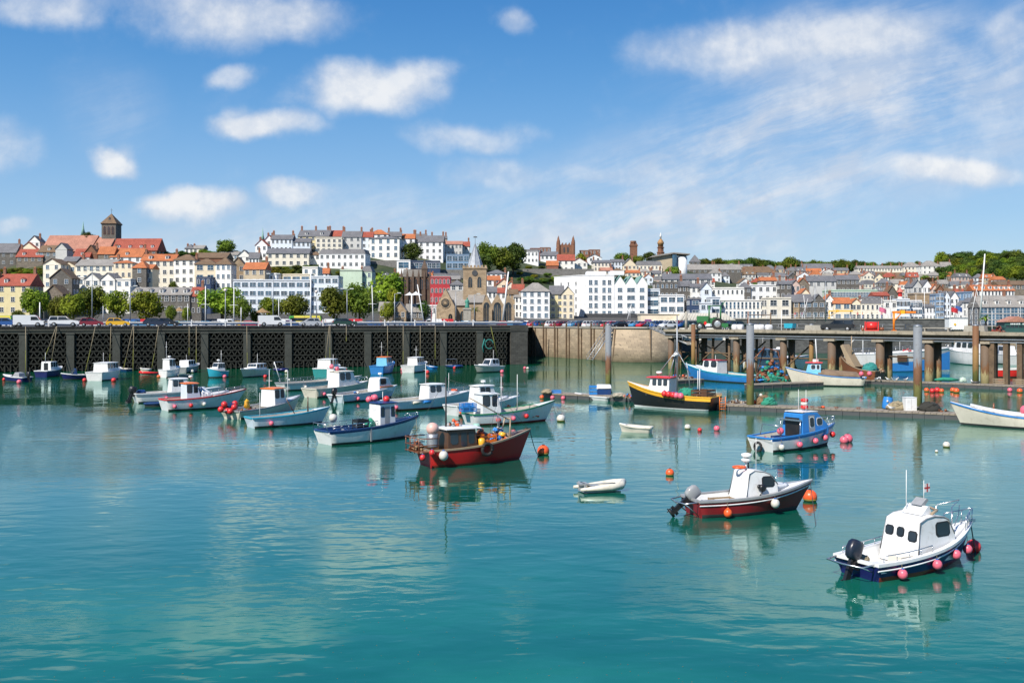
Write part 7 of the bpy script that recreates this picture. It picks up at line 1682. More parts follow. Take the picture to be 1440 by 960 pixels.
b.rails(.5,.98,.35,6);b.radar(.36*b.L,3.1,.2,.2,.2);MB().tube([(.5*b.L+.0,.9*math.cos(a*math.pi/8),1.2+.95*math.sin(a*math.pi/8)) for a in range(9)],.05).build('spray_hood_frame',chrome,b.t);h = MB();h.loft([[Vector((.47*b.L+x,.95*s_*math.cos(a*math.pi/8),1.1+(.95 if x < 1 else .75)*s_*math.sin(a*math.pi/8))) for a in range(9)] for x,s_ in ((0,1),(.5,1),(1.1,.8))],0,True,False,False);h.build('spray_hood',bm('white'),b.t)
b = std('white speedboat with twin outboards and hardtop behind the red rimmed boat',(192,566),(285,562),2.5,1.0,1.35,'white','white','cuddy',(.42,.70),'white','white',L=8.0,ob=2,wh=1.45,tc=.55,nside=2,radar=False,stripe='grey',fend=((.35,'pink','pink fender on the white speedboat with twin outboards'),))
b.lump('blue_cover','crumpled blue cover over the stern of the white speedboat','cover',.5,.2,1.0,netheap(4,.5,.5,.35,bm('dblue')))
tag(Boat('open_boat','','boat',(206,571),(240,571),1.3,.35,.55,'dblue','bottom','dblue','dblue',L=2.6).t,'small dark blue tender tucked beside the white speedboat','dinghy')
b = std('long white boat with flat side rails and cabin set far aft of a plumb bow',(397,549),(478,545),2.9,.95,1.45,'white','grey','wheel',(.66,.86),'white','white',L=10.2,tc=.64,wh=1.5,nside=1,rails=True,stripe='grey',fend=((.25,'white','small blue and white fender on the long flat railed boat'),));b.mast(.92*b.L,1.4,.8,.03)
MB().tube([(-.2,0,1),(-1.1,0,3.6)],.05).build('stern_boom',white_paint,b.t)
b = std('cream cruiser with tall glazed hardtop and angled stern between the long boat and striped boat',(437,559),(512,553),2.9,1.05,1.5,'cream','cream','cuddy',(.42,.78),'white','cream',L=8.0,tc=.5,wh=1.75,nside=2,pul=True,fend=((.12,'pink','pink fender on the stern of the cream cruiser'),))
b.lump('roof_buoy','larger pink buoy on the cream cruiser roof','buoy',.45*b.L,.5,3.35,lambda o: MB().ball((0,0,0),.3,12).build('float',pink_b,o));b.lump('roof_buoy','smaller pink buoy on the cream cruiser roof','buoy',.52*b.L,.2,3.1,lambda o: MB().ball((0,0,0),.26,12).build('float',pink_b,o));b.mast(.42*b.L,2.8,2.0,.025)
b = std('white boat with orange striped cabin near its bow and people sized gear aft',(474,566),(574,556),2.6,.85,1.35,'paleblue','white','cuddy',(.66,.92),'white',None,L=8.8,tc=.72,wh=1.35,nside=1,band='grey',ob=1,gear=('red, pink and blue gear on the orange striped white boat',.34,1.6,.6,(3,4,0,5)),fend=((.22,'pink','larger pink fender on the orange striped white boat'),(.45,'pink','smaller pink fender on the orange striped white boat')),radar=True)
b.label = b.t['label'] = 'white boat with orange striped cabin near its bow and cluttered stern';MB().box(.68*b.L,.93*b.L,-.93,.93,1.28,1.40).build('orange_stripe',bm('orange'),b.t)
b = std('long grey white launch with low white cabin and tall aerial beside the striped boat',(548,577),(652,570),2.7,.95,1.55,'paleblue','white','cuddy',(.44,.72),'white','white',L=9.0,tc=.5,wh=1.35,nside=2,band='white',boot='redbottom',mast=(.12,2.2,1),fend=((.03,'pink','pink fender at the stern of the long grey white launch'),));b.rails(.74,.98,.45,4);b.mast(.78*b.L,1.2,2.2,.03)
b.lump('liferaft','orange life ring on the foredeck of the long grey white launch','life ring',.86*b.L,0,1.65,lambda o: MB().tube([(.3*math.cos(a*math.pi/8),.3*math.sin(a*math.pi/8),0) for a in range(17)],.08,6).build('ring',orange_b,o));b.lump('blue_fender_board','blue cylinder fender on the side of the long grey white launch','fender',.38*b.L,-1.42,.75,lambda o: MB().tube([(-.4,0,0),(.4,0,0)],.12,8).build('cylinder',bm('blue'),o)) ;b.lump('cream_fender_board','cream cylinder fender on the side of the long grey white launch','fender',.25*b.L,-1.42,.75,lambda o: MB().tube([(-.45,0,0),(.45,0,0)],.12,8).build('cylinder',bm('cream'),o))
b = std('white boat with red seats and roof gear behind the green rimmed fishing boat',(636,584),(716,578),2.6,.95,1.45,'white','white','cuddy',(.34,.66),'white','white',L=7.2,tc=.5,wh=1.7,nside=2,gear=('red cushions and gear on the foredeck of the half hidden white boat',.80,.8,.9,(3,3,2)),radar=True,fend=((.05,'orange','red orange fender at the stern of the half hidden white boat'),));b.rails(.68,.98,.4,4)
b = std('pale fishing boat with dark green gunwale and white wheelhouse aft',(661,597),(755,592),2.7,.95,1.75,'white','green','wheel',(.10,.34),'white','white',name='fishing_boat',cat='fishing boat',L=7.2,tc=.80,wh=1.75,nside=2,boot='redbottom',sheerp=2.5,rake=.14,gear=('green and white gear in the bow of the green rimmed boat',.80,.6,.4),fend=((.28,'red','red fender below the wheelhouse of the green rimmed boat'),(.46,'pink','pink fender amidships on the green rimmed boat'),(.62,'red','bright red fender forward on the green rimmed boat')),mast=(1.3,3.0,0))
for i in range(4): b.lump('fish_crate','%s blue fish crate stacked on the stern of the green rimmed boat' % ('lower outer','lower inner','upper outer','upper inner')[i],'crate',-.35+.62*(i % 2)-.3,-.3,1.15+.36*(i//2),crate('blue',.6,.8,.34))
b.mast(.62*b.L,.9,3.2,.035);buoy(789,588,6.2,'white','white buoy moored off the bow of the green rimmed boat');mooring(b.W(b.L*1.1,0,1.7),wp(785,590),'line from the green rimmed boat down to its white buoy',.15,steel_dark,.02);buoy(650,568+8,4.5,'pink','small pink buoy between the launch and the green rimmed boat')
# boats moored along the lattice wall
WB = [('small navy open boat with grey motor cover at the picture border',(38,537),(8,536),2.0,.7,1.0,'navy','white','canopy',(.2,.55),'grey',dict(wh=.7,ob=1,cw=.6)),
 ('navy hulled boat with white wheelhouse under slanting ropes',(58,530.5),(84,528),2.5,1.0,1.5,'navy','white','wheel',(.25,.65),'white',dict(wh=1.4,nside=3,back=True,mast=(.0,1.5,1))),
 ('low navy speedboat with folded blue canopy',(118,533),(89,534),2.4,.7,1.0,'navy','white','canopy',(.35,.62),'dblue',dict(wh=1.0)),
 ('white round windowed cruiser moored right of the folded canopy boat'.replace('right of','beside'),(133,535.5),(166,532),3.0,1.25,1.7,'white','white','wheel',(.25,.72),'white',dict(wh=1.3,nside=4,roof='white',mast=(.3,1.6,1),cw=.8)),
 ('white wheelhouse boat with whip aerials seen bow on',(229,531),(251,530),2.8,1.2,1.7,'white','white','wheel',(.2,.62),'white',dict(wh=1.7,roof='white',radar=True,mast=(.1,2.8,1),nside=2,cw=.8)),
 ('small grey blue sided cruiser behind the bow on wheelhouse boat',(254,524.5),(277,522),2.6,1.0,1.4,'grey','white','wheel',(.2,.65),'white',dict(wh=1.1,nside=3,mast=(.4,1,1))),
 ('sky blue hulled boat with white cabin and radar ball',(316,530),(294,531),2.6,1.0,1.5,'turquoise','white','wheel',(.15,.65),'white',dict(wh=1.3,nside=3,radar=True,mast=(.2,2.0,1))),
 ('white motor boat with blue cover on its bow',(371,528),(342,531),2.6,1.05,1.4,'cream','white','wheel',(.10,.60),'white',dict(wh=1.05,nside=3,radar=False,boot='bottom',mast=(.5,1.6,1))),
 ('white cabin boat with teal lower hull below the green rope',(451,531),(474,528),2.9,1.4,1.8,'teal','white','wheel',(.2,.66),'white',dict(wh=1.4,nside=3,roof='white',band='white',cw=.8)),
 ('royal blue fishing boat with orange roof and twin poles',(530,526),(551,523),2.8,1.3,1.8,'blue','blue','wheel',(.3,.68),'skyblue',dict(wh=1.4,nside=3,roof='orange',mast=(.1,2.6,1))),
 ('white cruiser with red fenders below the concrete buttress',(574,524),(597,521),2.8,1.2,1.6,'white','white','wheel',(.25,.68),'white',dict(wh=1.3,nside=3,roof='white',mast=(.6,2.0,1))),
 ('white cabin boat under the green tangle of rope near the pier head',(702,522),(671,524),2.6,.95,1.35,'cream','white','cuddy',(.15,.62),'white',dict(wh=1.35,nside=2,mast=(.3,1.6,1)))]
for (lab,a,c,B_,hs,hb,hu,ra,cb,cx,cc,kw) in WB: std(lab,a,c,B_,hs,hb,hu,ra,cb,cx,cc,**kw)
b.lump('x','x','x',0,0,0,lambda o: None) if 0 else None
def rib(label,a,c,col,B=1.9,screen=True,name='inflatable_boat',L=None):
    p = wp(*a);q = wp(*c);d = q-p;L = L or d.length;t = thing(name,label,'dinghy',p,math.atan2(d.y,d.x));r = .24 if L > 3.2 else .2;mb = MB();pts = []
    for sg in (-1,): pts += [(-.25,-B/2+r,.22),(L*.6,-B/2+r,.26),(L*.85,-B*.33,.32),(L*.98,0,.40),(L*.85,B*.33,.32),(L*.6,B/2-r,.26),(-.25,B/2-r,.22)]
    mb.tube(pts,[r*.35]+[r]*5+[r*.35],10);mb.build('tube',bm(col),t)
    MB().zprism([(0,-B/2+r),(L*.6,-B/2+r),(L*.93,0),(L*.6,B/2-r),(0,B/2-r)],.04,.14).box(-.02,.06,-B/2+r,B/2-r,.05,.5).box(L*.35,L*.42,-B/2+r,B/2-r,.28,.33).build('floor',bm('grey'),t)
    if screen:
        MB().box(L*.4,L*.55,-.35,.35,.14,.95).build('console',bm('black'),t);MB().tube([(.3,-B/2+r,.4),(.25,-B/2+r+.1,1.5),(.25,B/2-r-.1,1.5),(.3,B/2-r,.4)],.035).build('roll_bar',chrome,t)
        MB().box(-.35,.02,-.18,.18,.1,.95).build('outboard_motor',bm('black'),t)
    return t
rib('dark rigid inflatable with roll bar moored at the lattice wall',(391,521),(402,523),'navy',2.2,L=4.4);rib('blue rigid inflatable with roll bar near the pier head',(634,516),(641,517),'dblue',2.6,L=4.8)
rib('white round nosed inflatable tender at the lattice wall by the navy boats',(52,519.5),(33,520),'cream',1.6,L=3.6);rib('red inflatable dinghy moored below the slack ropes',(226,526),(205,526.5),'brightred',1.4,False,L=3.2)
t = rib('grey white inflatable dinghy drifting in open water in front of the orange buoy',(818,692),(868,689),'cream',1.35,False,L=2.35);MB().box(-.2,.25,-.4,.2,.42,.5).box(.4,.9,-.35,.35,.30,.36).tube([(.2,-.35,.46),(1.6,-.55,.5)],.03).build('oar_and_seat',bm('grey'),t)
def tender(label,a,c,hull,rail,B=1.4,L=None,deck='cream'): 
    b = Boat('rowing_boat',label,'dinghy',a,c,B,.42,.62,hull,hull,rail,deck,tc=.8,sole=.15,rake=.08,L=L)
    for x in (.3,.6): MB().box(b.L*x-.12,b.L*x+.12,-b.bg(x)+.12,b.bg(x)-.12,.30,.34).build('thwart',bm('tan'),b.t)
    return b
tender('small rounded white dinghy alone in open water beyond the inflatable',(915,608),(888,607),'cream','cream',1.35,2.3,'white');tender('low blue rowing boat in the shadow of the lattice wall',(182,522),(164,521),'dblue','grey',1.5);tender('tiny cream tender moored at the lattice wall',(211,522),(198,522),'cream','white',1.4);tender('white open dinghy against the dock beside the blue crates',(858,563.5),(812,560),'white','white',1.6)
tender('small blue tender beside the white cruiser with red fenders',(611,519),(600,518),'blue','blue',1.4);tender('grey tender between the wheelhouse boats',(262,530),(252,532),'grey','grey',1.3)
# ------------------------------------------------------------------ boats by the docks and under the pier
def black_yellow():
    b = Boat('fishing_boat','black and yellow fishing boat with red roofed white wheelhouse and tripod mast','fishing boat',(1003,577),(893,571),3.2,1.35,2.5,'black','white','yellow','deck',tc=.60,sole=.6,rake=.10,band='yellow',full=.95,sheerp=2.6,bandh=.42)
    L = b.L
    b.cabin([(.50*L,.8),(.50*L,3.0),(.74*L,3.05),(.76*L,2.2),(.79*L,2.0),(.80*L,1.3)],2.1,1.8,'white',side=((.53*L,.57*L,2.3,2.85),(.60*L,.64*L,2.3,2.85),(.67*L,.71*L,2.3,2.85)),front=(2,3,4,.1,.9),roof='brightred',ov=.2)
    MB().tube([(.52*L,-.7,3.0),(.45*L,0,6.0)],.05).tube([(.52*L,.7,3.0),(.45*L,0,6.0)],.05).tube([(.72*L,0,3.1),(.45*L,0,5.8)],.045).tube([(.45*L,0,1.2),(.45*L,0,9.2)],.07).tube([(.28*L,0,3.4),(.44*L,0,5.6)],.04).tube([(.30*L,-.5,1.4),(.33*L,0,4.6)],.05).build('mast',galv,b.t)
    MB().box(.44*L,.48*L,-.7,.7,5.2,5.28).lathe([(.2,5.3),(.25,5.4),(.05,5.55)],(.46*L,0,0),10).build('mast_platform',white_paint,b.t)
    b.radar(.68*L,3.4,.3,.22)
    b.lump('net_heap','green and white net heap amidships on the black and yellow boat','net',.33*L,0,1.2,netheap(9,.9,.8,.9,net_green));b.lump('shooting_hatch','dark wooden hatch on the stern of the black and yellow boat','hatch',.12*L,0,1.1,crate('brown',1.6,2.2,.9));b.lump('rail_gear','blue and rusty gear behind the wheelhouse of the black and yellow boat','fishing gear',.44*L,.4,1.1,rockpile(31,.6,.8,.6,26,GEAR))
    for i,(t,c) in enumerate(((.50,'red'),(.45,'red'),(.40,'red'),(.36,'pink'),(.31,'pink'))): b.fender(t,c,1,'%s ball float on the side of the black and yellow boat' % ('first red','second red','third red','first pink','second pink')[i],.30,.0)
    b.mast(.22*L,1.2,2.6,.05,-.6);b.mast(.14*L,1.2,2.8,.05,.5)
black_yellow()
b = std('blue and turquoise fishing boat with red roofed cabin moored behind the black and yellow boat',(1062,539),(972,533),3.2,1.1,2.3,'blue','turquoise','wheel',(.50,.74),'white','red',name='fishing_boat',cat='fishing boat',tc=.6,wh=1.7,nside=2,band='turquoise',stripe='turquoise',sheerp=2.6,mast=(.4,2.6,0))
b = Boat('fishing_boat','white and blue rimmed boat covered by a brown tarpaulin, red roofed wheelhouse','fishing boat',(1214,543),(1116,541),3.0,1.2,2.4,'cream','bottom','blue','deck',tc=.6,sole=.6,rake=.12,sheerp=2.6);L = b.L
b.cabin([(.60*L,1),(.60*L,3.0),(.78*L,3.05),(.82*L,1.6)],2.0,1.8,'skyblue',side=((.62*L,.66*L,2.2,2.8),(.68*L,.74*L,2.2,2.8)),front=(2,3,3,.1,.6),roof='brightred',ov=.2,wcol='white')
tp = MB();rr = []
for k in range(9):
    x = .02*L+.62*L*k/8;zz = 2.35-.5*(1-k/8)**.7-(.9 if k == 0 else 0);y = 1.35
    rr.append([Vector((x,-y,1.25)),Vector((x,-y*.6,(zz+1.5)/2+.1*math.sin(k*2.1))),Vector((x,0,zz)),Vector((x,y*.6,(zz+1.5)/2+.1*math.cos(k*1.7))),Vector((x,y,1.25))])
tp.loft(rr,0,True,True);o = tp.build('tarpaulin',mat('brown_tarpaulin',(.20,.14,.09),.9,.35,1.5,bump=.6),None,b.loc,b.ang);tag(o,'brown tarpaulin tented over the white and blue rimmed boat','tarpaulin')
MB().tube([(.66*L,-.5,3.1),(.68*L,0,6.2)],.06).tube([(.66*L,.5,3.1),(.68*L,0,6.2)],.06).box(.64*L,.72*L,-.3,.3,3.1,3.5).build('tripod',white_paint,b.t)
b.fender(.06,'pink',1,'first pink float at the stern of the tarpaulin covered boat',.32,-.5);b.fender(.02,'pink',1,'second pink float at the stern of the tarpaulin covered boat',.32,-.55,dx=-.6)
b = std('white boat with vivid blue gunwale and small blue cabin cut by the picture edge',(1490,604),(1352,596.5),2.6,.85,1.85,'cream','blue','wheel',(.10,.30),'white','blue',name='fishing_boat',cat='fishing boat',tc=.72,wh=1.6,nside=1,band='blue',sheerp=2.4,gear=('rusty engine and rope heap in the white boat with vivid blue gunwale',.52,1.7,.45))
b.lump('pink_float','large pink float in the boat cut by the picture edge','float',.33*b.L,.3,1.45,lambda o: MB().ball((0,0,0),.42,14).build('float',pink_b,o));b.mast(.66*b.L,1.0,.9,.1,m=bm('rust'),name='winch_post');b.mast(.86*b.L,1.2,.5,.05,m=bm('black'),name='bow_post')
b = Boat('workboat','big white and blue workboat seen between the pier piles','boat',(1186,522),(1322,521),4.8,3.0,4.0,'white','blue','white','white',tc=.9,sole=2.0,rake=.10);L = b.L
MB().add([(b.gx(i/10),-(b.bw(i/10)+(b.bg(i/10)-b.bw(i/10))*.5)-.04,z*(1.15+2.2*(i/10)**2.5)) for i in range(11) for z in (0.05,1)],[(2*i,2*i+2,2*i+3,2*i+1) for i in range(10)]).build('blue_side',bm('blue'),b.t)
b.rails(.02,.9,.8,14);MB().box(.48*L,.58*L,-2.5,-2.38,1.7,2.8).build('hatch',bm('brown'),b.t);b.lump('red_gear','red cases on the deck of the big white and blue workboat','cases',.62*L,-1.2,3.4,rockpile(41,.9,.6,.7,14,[bm('brightred'),red_b]));b.mast(.2*L,2.8,5.0,.1);MB().tube([(.2*L,0,7.4),(.05*L,-1,4.8)],.08).tube([(.2*L,0,7.4),(.36*L,-1,4.4)],.08).build('derrick',white_paint,b.t);b.mast(.58*L,3.0,2.2,.04)
# trawler stern with nets and rust
def rusty():
    p = wp(1188,545)+Vector((0,6,0));t = Boat('trawler','rusty old trawler with slanting ramp behind the tarpaulin boat','trawler',(1236,536),(1196,534),3.2,1.5,3.4,'rust','bottom','tan','brown',L=5.5,tc=.7,sole=.8)
    MB().prism([(3.2,2.0),(5.2,5.2),(5.6,5.0),(4.2,1.8)],-.9,.9).tube([(4.3,0,3.2),(4.3,0,6.4)],.08).build('ramp',bm('tan'),t.t)
    t.lump('net_heap','mixed green and brown nets piled on the rusty trawler','net',1.4,0,1.3,netheap(14,1.2,1.2,1.3,net_teal));t.lump('gear_heap','rusty chains and wheels hanging on the trawler stern','fishing gear',.4,-.5,1.2,rockpile(15,1,.9,1,40,[bm('rust'),bm('brown'),bm('tan')]))
rusty()
std('white harbour cruiser with navy lower hull seen below the pier deck',(1040,522),(1128,520),3.6,1.9,2.6,'white','dblue','wheel',(.12,.62),'white','white',tc=.6,wh=1.9,nside=4,boot='dblue',mast=(.5,3.0,1),cw=.8)
std('long white motor yacht with teal waterline behind the last piles',(1388,514),(1336,510),4,2.4,3.2,'white','white','cuddy',(.2,.75),'white','dblue',name='motor_yacht',cat='yacht',boot='teal',wh=2.0,nside=3,tc=.5,pul=True,mast=(.3,4,1))
std('white sailing yacht hull at the far marina berth',(1352,502),(1316,500),3.2,1.5,1.9,'white','white','cuddy',(.3,.7),'white',None,name='sailing_yacht',cat='yacht',boot='dblue',wh=.7,nside=3,tc=.5);std('white cruiser glimpsed between the dark timber piles',(1430,513),(1392,509),3.6,1.9,2.6,'white','white','cuddy',(.25,.75),'white',None,name='motor_yacht',cat='yacht',wh=1.7,nside=2,tc=.5)
std('red and white open launch between the timber piles',(1395,530),(1450,530),3.0,1.2,1.5,'brightred','white',None,(.3,.5),name='open_boat',band='white',tc=.8,gear=('bright red box in the red and white launch',.3,.7,.6,(3,3)))
std('white motor cruiser with long bow at the foot of the tan granite wall',(728,499),(770,499),3.0,1.5,1.9,'white','white','cuddy',(.25,.62),'white','white',name='motor_yacht',cat='yacht',wh=1.1,nside=2,tc=.5,rake=.2,pul=True)
for i,(px,y) in enumerate(((1062,498),(1090,500),(1344,492),(1372,494),(1404,497),(1426,494),(1438,505))):
    o = ('first','second','third','fourth','fifth','sixth','seventh')[i]
    bb = std('small white yacht in the far marina, %s counted from the sea wall bastion' % o,(px,y),(px+(16 if i % 2 else -16),y-.5),2.8,1.2,1.6,('white','white','cream','white','navy','white','white')[i],'white','cuddy',(.3,.72),'white',('dblue',None,None,'dblue',None,None,None)[i],name='sailing_yacht',cat='yacht',wh=.9,nside=2,tc=.5,group='far marina yachts')
    bb.mast(.55*bb.L,1.6,8+i % 3*1.5,.07)
# ------------------------------------------------------------------ gear on the floating docks
def put(px,py,z,name,label,cat,fn,rz=0,dy=.6,group=None):
    p = wp(px,py);p.y += dy;p.x += dy*(px-720)/F;p.z = z;o = thing(name,label,cat,p,rz,group);fn(o);return o
DZ = .55
put(782,560,DZ,'fish_crates','long bright blue crate on the dock end near the slim pile','crate',crate('blue',1.1,.7,.35));put(836,562,DZ,'fish_crates','tall blue crate stack on the dock before the white hood','crate',crate('blue',1.15,.8,1.0));put(849,562,DZ,'engine_hood','white hood over a dark blue box beside the slim pile','box',lambda o: (MB().box(-.75,.75,-.5,.5,0,.6).build('base',bm('dblue'),o),MB().loft([[Vector((x,.55*math.cos(a*math.pi/6),z0+.42*math.sin(a*math.pi/6))) for a in range(7)] for x,z0 in ((-.8,.6),(-.7,.7),(.7,.7),(.8,.6))],0,True,True,False).build('hood',bm('white'),o)))
put(770,560,DZ,'rope_heap','tan rope heap on the very end of the dock','rope',netheap(21,.7,.6,.45,rope_m));put(871,565,DZ,'net_heap','pale crumpled net on the dock beside the slim pile','net',netheap(22,.8,.6,.4,mat('pale_net',(.42,.38,.30),.95,.3,5,bump=.7)));put(884,566,DZ,'gear_heap','low pile of floats and rope on the dock behind the black and yellow bow','fishing gear',rockpile(23,.8,.5,.4,22,GEAR))
for i,(px,c) in enumerate(((762,'orange'),(777,'pink'),(792,'pink'))): buoy(px,558+i*.6,3.2,c,('orange ring buoy at the very end of the dock','first pink buoy against the dock end','second pink buoy against the dock end')[i])
put(1006,572,DZ,'cardboard_box','tan cardboard box on the long dock behind the black stern','box',lambda o: MB().box(-.6,.6,-.4,.4,0,.8).box(-.61,.61,-.05,.05,.802,.81).build('carton',bm('tan'),o))
def ladder(o):
    for s in (-1,1): MB().tube([(s*.28,0,-.5),(s*.28,0,.9)],.04).build('rail',bm('orange'),o)
    for k in range(5): MB().tube([(-.28,0,-.3+k*.25),(.28,0,-.3+k*.25)],.03).build('rung',bm('orange'),o)
put(1016,577,DZ-.1,'dock_ladder','red orange ladder hooked over the long dock','ladder',ladder,dy=-.1)
put(1037,575,DZ,'gear_heap','grey pots and ropes on the long dock beside the grey pile','fishing gear',rockpile(24,1.1,.5,.45,40,[bm('tan'),bm('grey'),bm('brown')]));put(1074,577,DZ,'net_heap','dark nets heaped at the foot of the grey rust banded pile','net',netheap(25,.9,.7,.9,net_brown));put(1082,578,DZ,'net_heap','bright green net heap on the long dock','net',netheap(26,.75,.6,.75,net_green))
put(1070,577,DZ+.9,'white_float','small white float on top of the dark nets','float',lambda o: MB().ball((0,0,0),.16,10).build('float',white_b,o));put(1061,577,DZ,'orange_float','orange float between the grey pile and dark nets','float',lambda o: MB().ball((0,0,.25),.2,10).build('float',orange_b,o))
for i,px in enumerate((1130,1142,1153,1176,1207)): put(px,582+i*.6,DZ,'mooring_cleat','iron mooring cleat on the long dock','cleat',lambda o: MB().tube([(-.22,0,.16),(.22,0,.16)],.04).tube([(-.08,0,0),(-.08,0,.16)],.04).tube([(.08,0,0),(.08,0,.16)],.04).build('cleat',bm('rust'),o),group='mooring cleats')
put(1157,583,DZ,'orange_float','flat orange float lying on the long dock behind the blue cabin boat','float',lambda o: MB().ball((0,0,.12),.22,10,0,.55).build('float',orange_b,o));buoy(1197,578,3.6,'pink','pink buoy against the long dock beyond the blue cabin boat')
def barrel(o): MB().lathe([(.40,0),(.44,.1),(.46,.5),(.44,.95),(.40,1.05),(.40,1.1),(.02,1.12)],n=16,M=Matrix.Rotation(R(8),4,'Y')).build('barrel',bm('blue'),o);MB().ball((-.1,-.44,.75),.1,8).build('handle',bm('white'),o)
put(1247,584,DZ,'blue_barrel','tilted bright blue barrel on the long dock','barrel',barrel);put(1263,585,DZ,'net_heap','tan net draped over pots between barrel and white cabinet','net',netheap(27,1.1,.6,.75,rope_m))
def cabinet(o): MB().box(-.5,.5,-.4,.4,0,1.15).box(-.53,.53,-.43,.43,1.152,1.2).build('cabinet_body',white_paint,o);MB().box(-.42,.42,-.415,-.402,.12,1.05).box(-.01,.01,-.425,-.416,.12,1.05,1).build('door',[bm('white'),bm('grey')],o)
put(1279,586,DZ,'white_cabinet','white cabinet standing before the thick grey pile','cabinet',cabinet)
put(1307,587,DZ,'net_heap','black tyre and dark net heap beside the thick grey pile','net',netheap(28,1.0,.7,.8,mat('black_net',(.03,.03,.025),.95)));put(1326,588,DZ,'gear_heap','small rusty chains on the short dock','fishing gear',rockpile(29,.5,.4,.35,12,[bm('rust'),bm('brown')]))
put(1331,542,DZ,'net_roll','long green net roll on the dock under the pier','net',lambda o: MB().tube([(-1.6,0,.2),(-.5,.05,.26),(.6,0,.22),(1.6,0,.18)],[.12,.26,.26,.12],8).build('net',net_green,o));put(1354,543,DZ,'white_sack','pale green white sack on the dock under the pier','sack',netheap(33,.5,.4,.6,mat('pale_sack',(.5,.62,.52),.8,.2,3)))
put(1404,546,DZ,'wooden_box','first pale wooden box on the dock under the pier end','box',crate('tan',1.1,.8,.7));put(1432,547,DZ,'wooden_box','second pale wooden box on the dock at the picture edge','box',crate('tan',1.0,.8,.7))
for i,(px,c) in enumerate(((1303,'orange'),(1311,'red'),(1318,'red'),(1324,'orange'),(1340,'orange'),(1345,'orange'),(1420,'pink'),(1434,'orange'))): buoy(px,548+(i % 2),3.4+(i % 3)*.4,c,'%s float, %s of those hung along the dock under the pier' % (c,('first','second','third','fourth','fifth','sixth','seventh','eighth')[i]))
put(958,538,DZ,'gear_heap','pots and pink buoy on the small dock behind the mast','fishing gear',rockpile(34,2.2,.8,.9,50,GEAR));buoy(945,538,3,'pink','small pink buoy by the small dock');put(1085,541,DZ,'gear_heap','tall tangle of rusty frames and green nets under the pier','fishing gear',rockpile(35,2.4,1.2,3.4,170,[bm('rust'),net_green,bm('brown'),bm('rust'),bm('blue')]))
fr = thing('trawl_frame','rusty steel trawl frame standing among the nets under the pier','frame',wp(1080,541)+Vector((0,1,.5)));MB().tube([(-1.5,0,0),(-.2,0,4.6),(1.6,0,4.0),(2.4,0,0)],.1).tube([(-.9,0,2),(2,0,1.8)],.07).tube([(-.2,0,4.6),(-1.8,0,2.8),(-2.2,0,0)],.07).build('frame_bars',bm('rust'),fr)
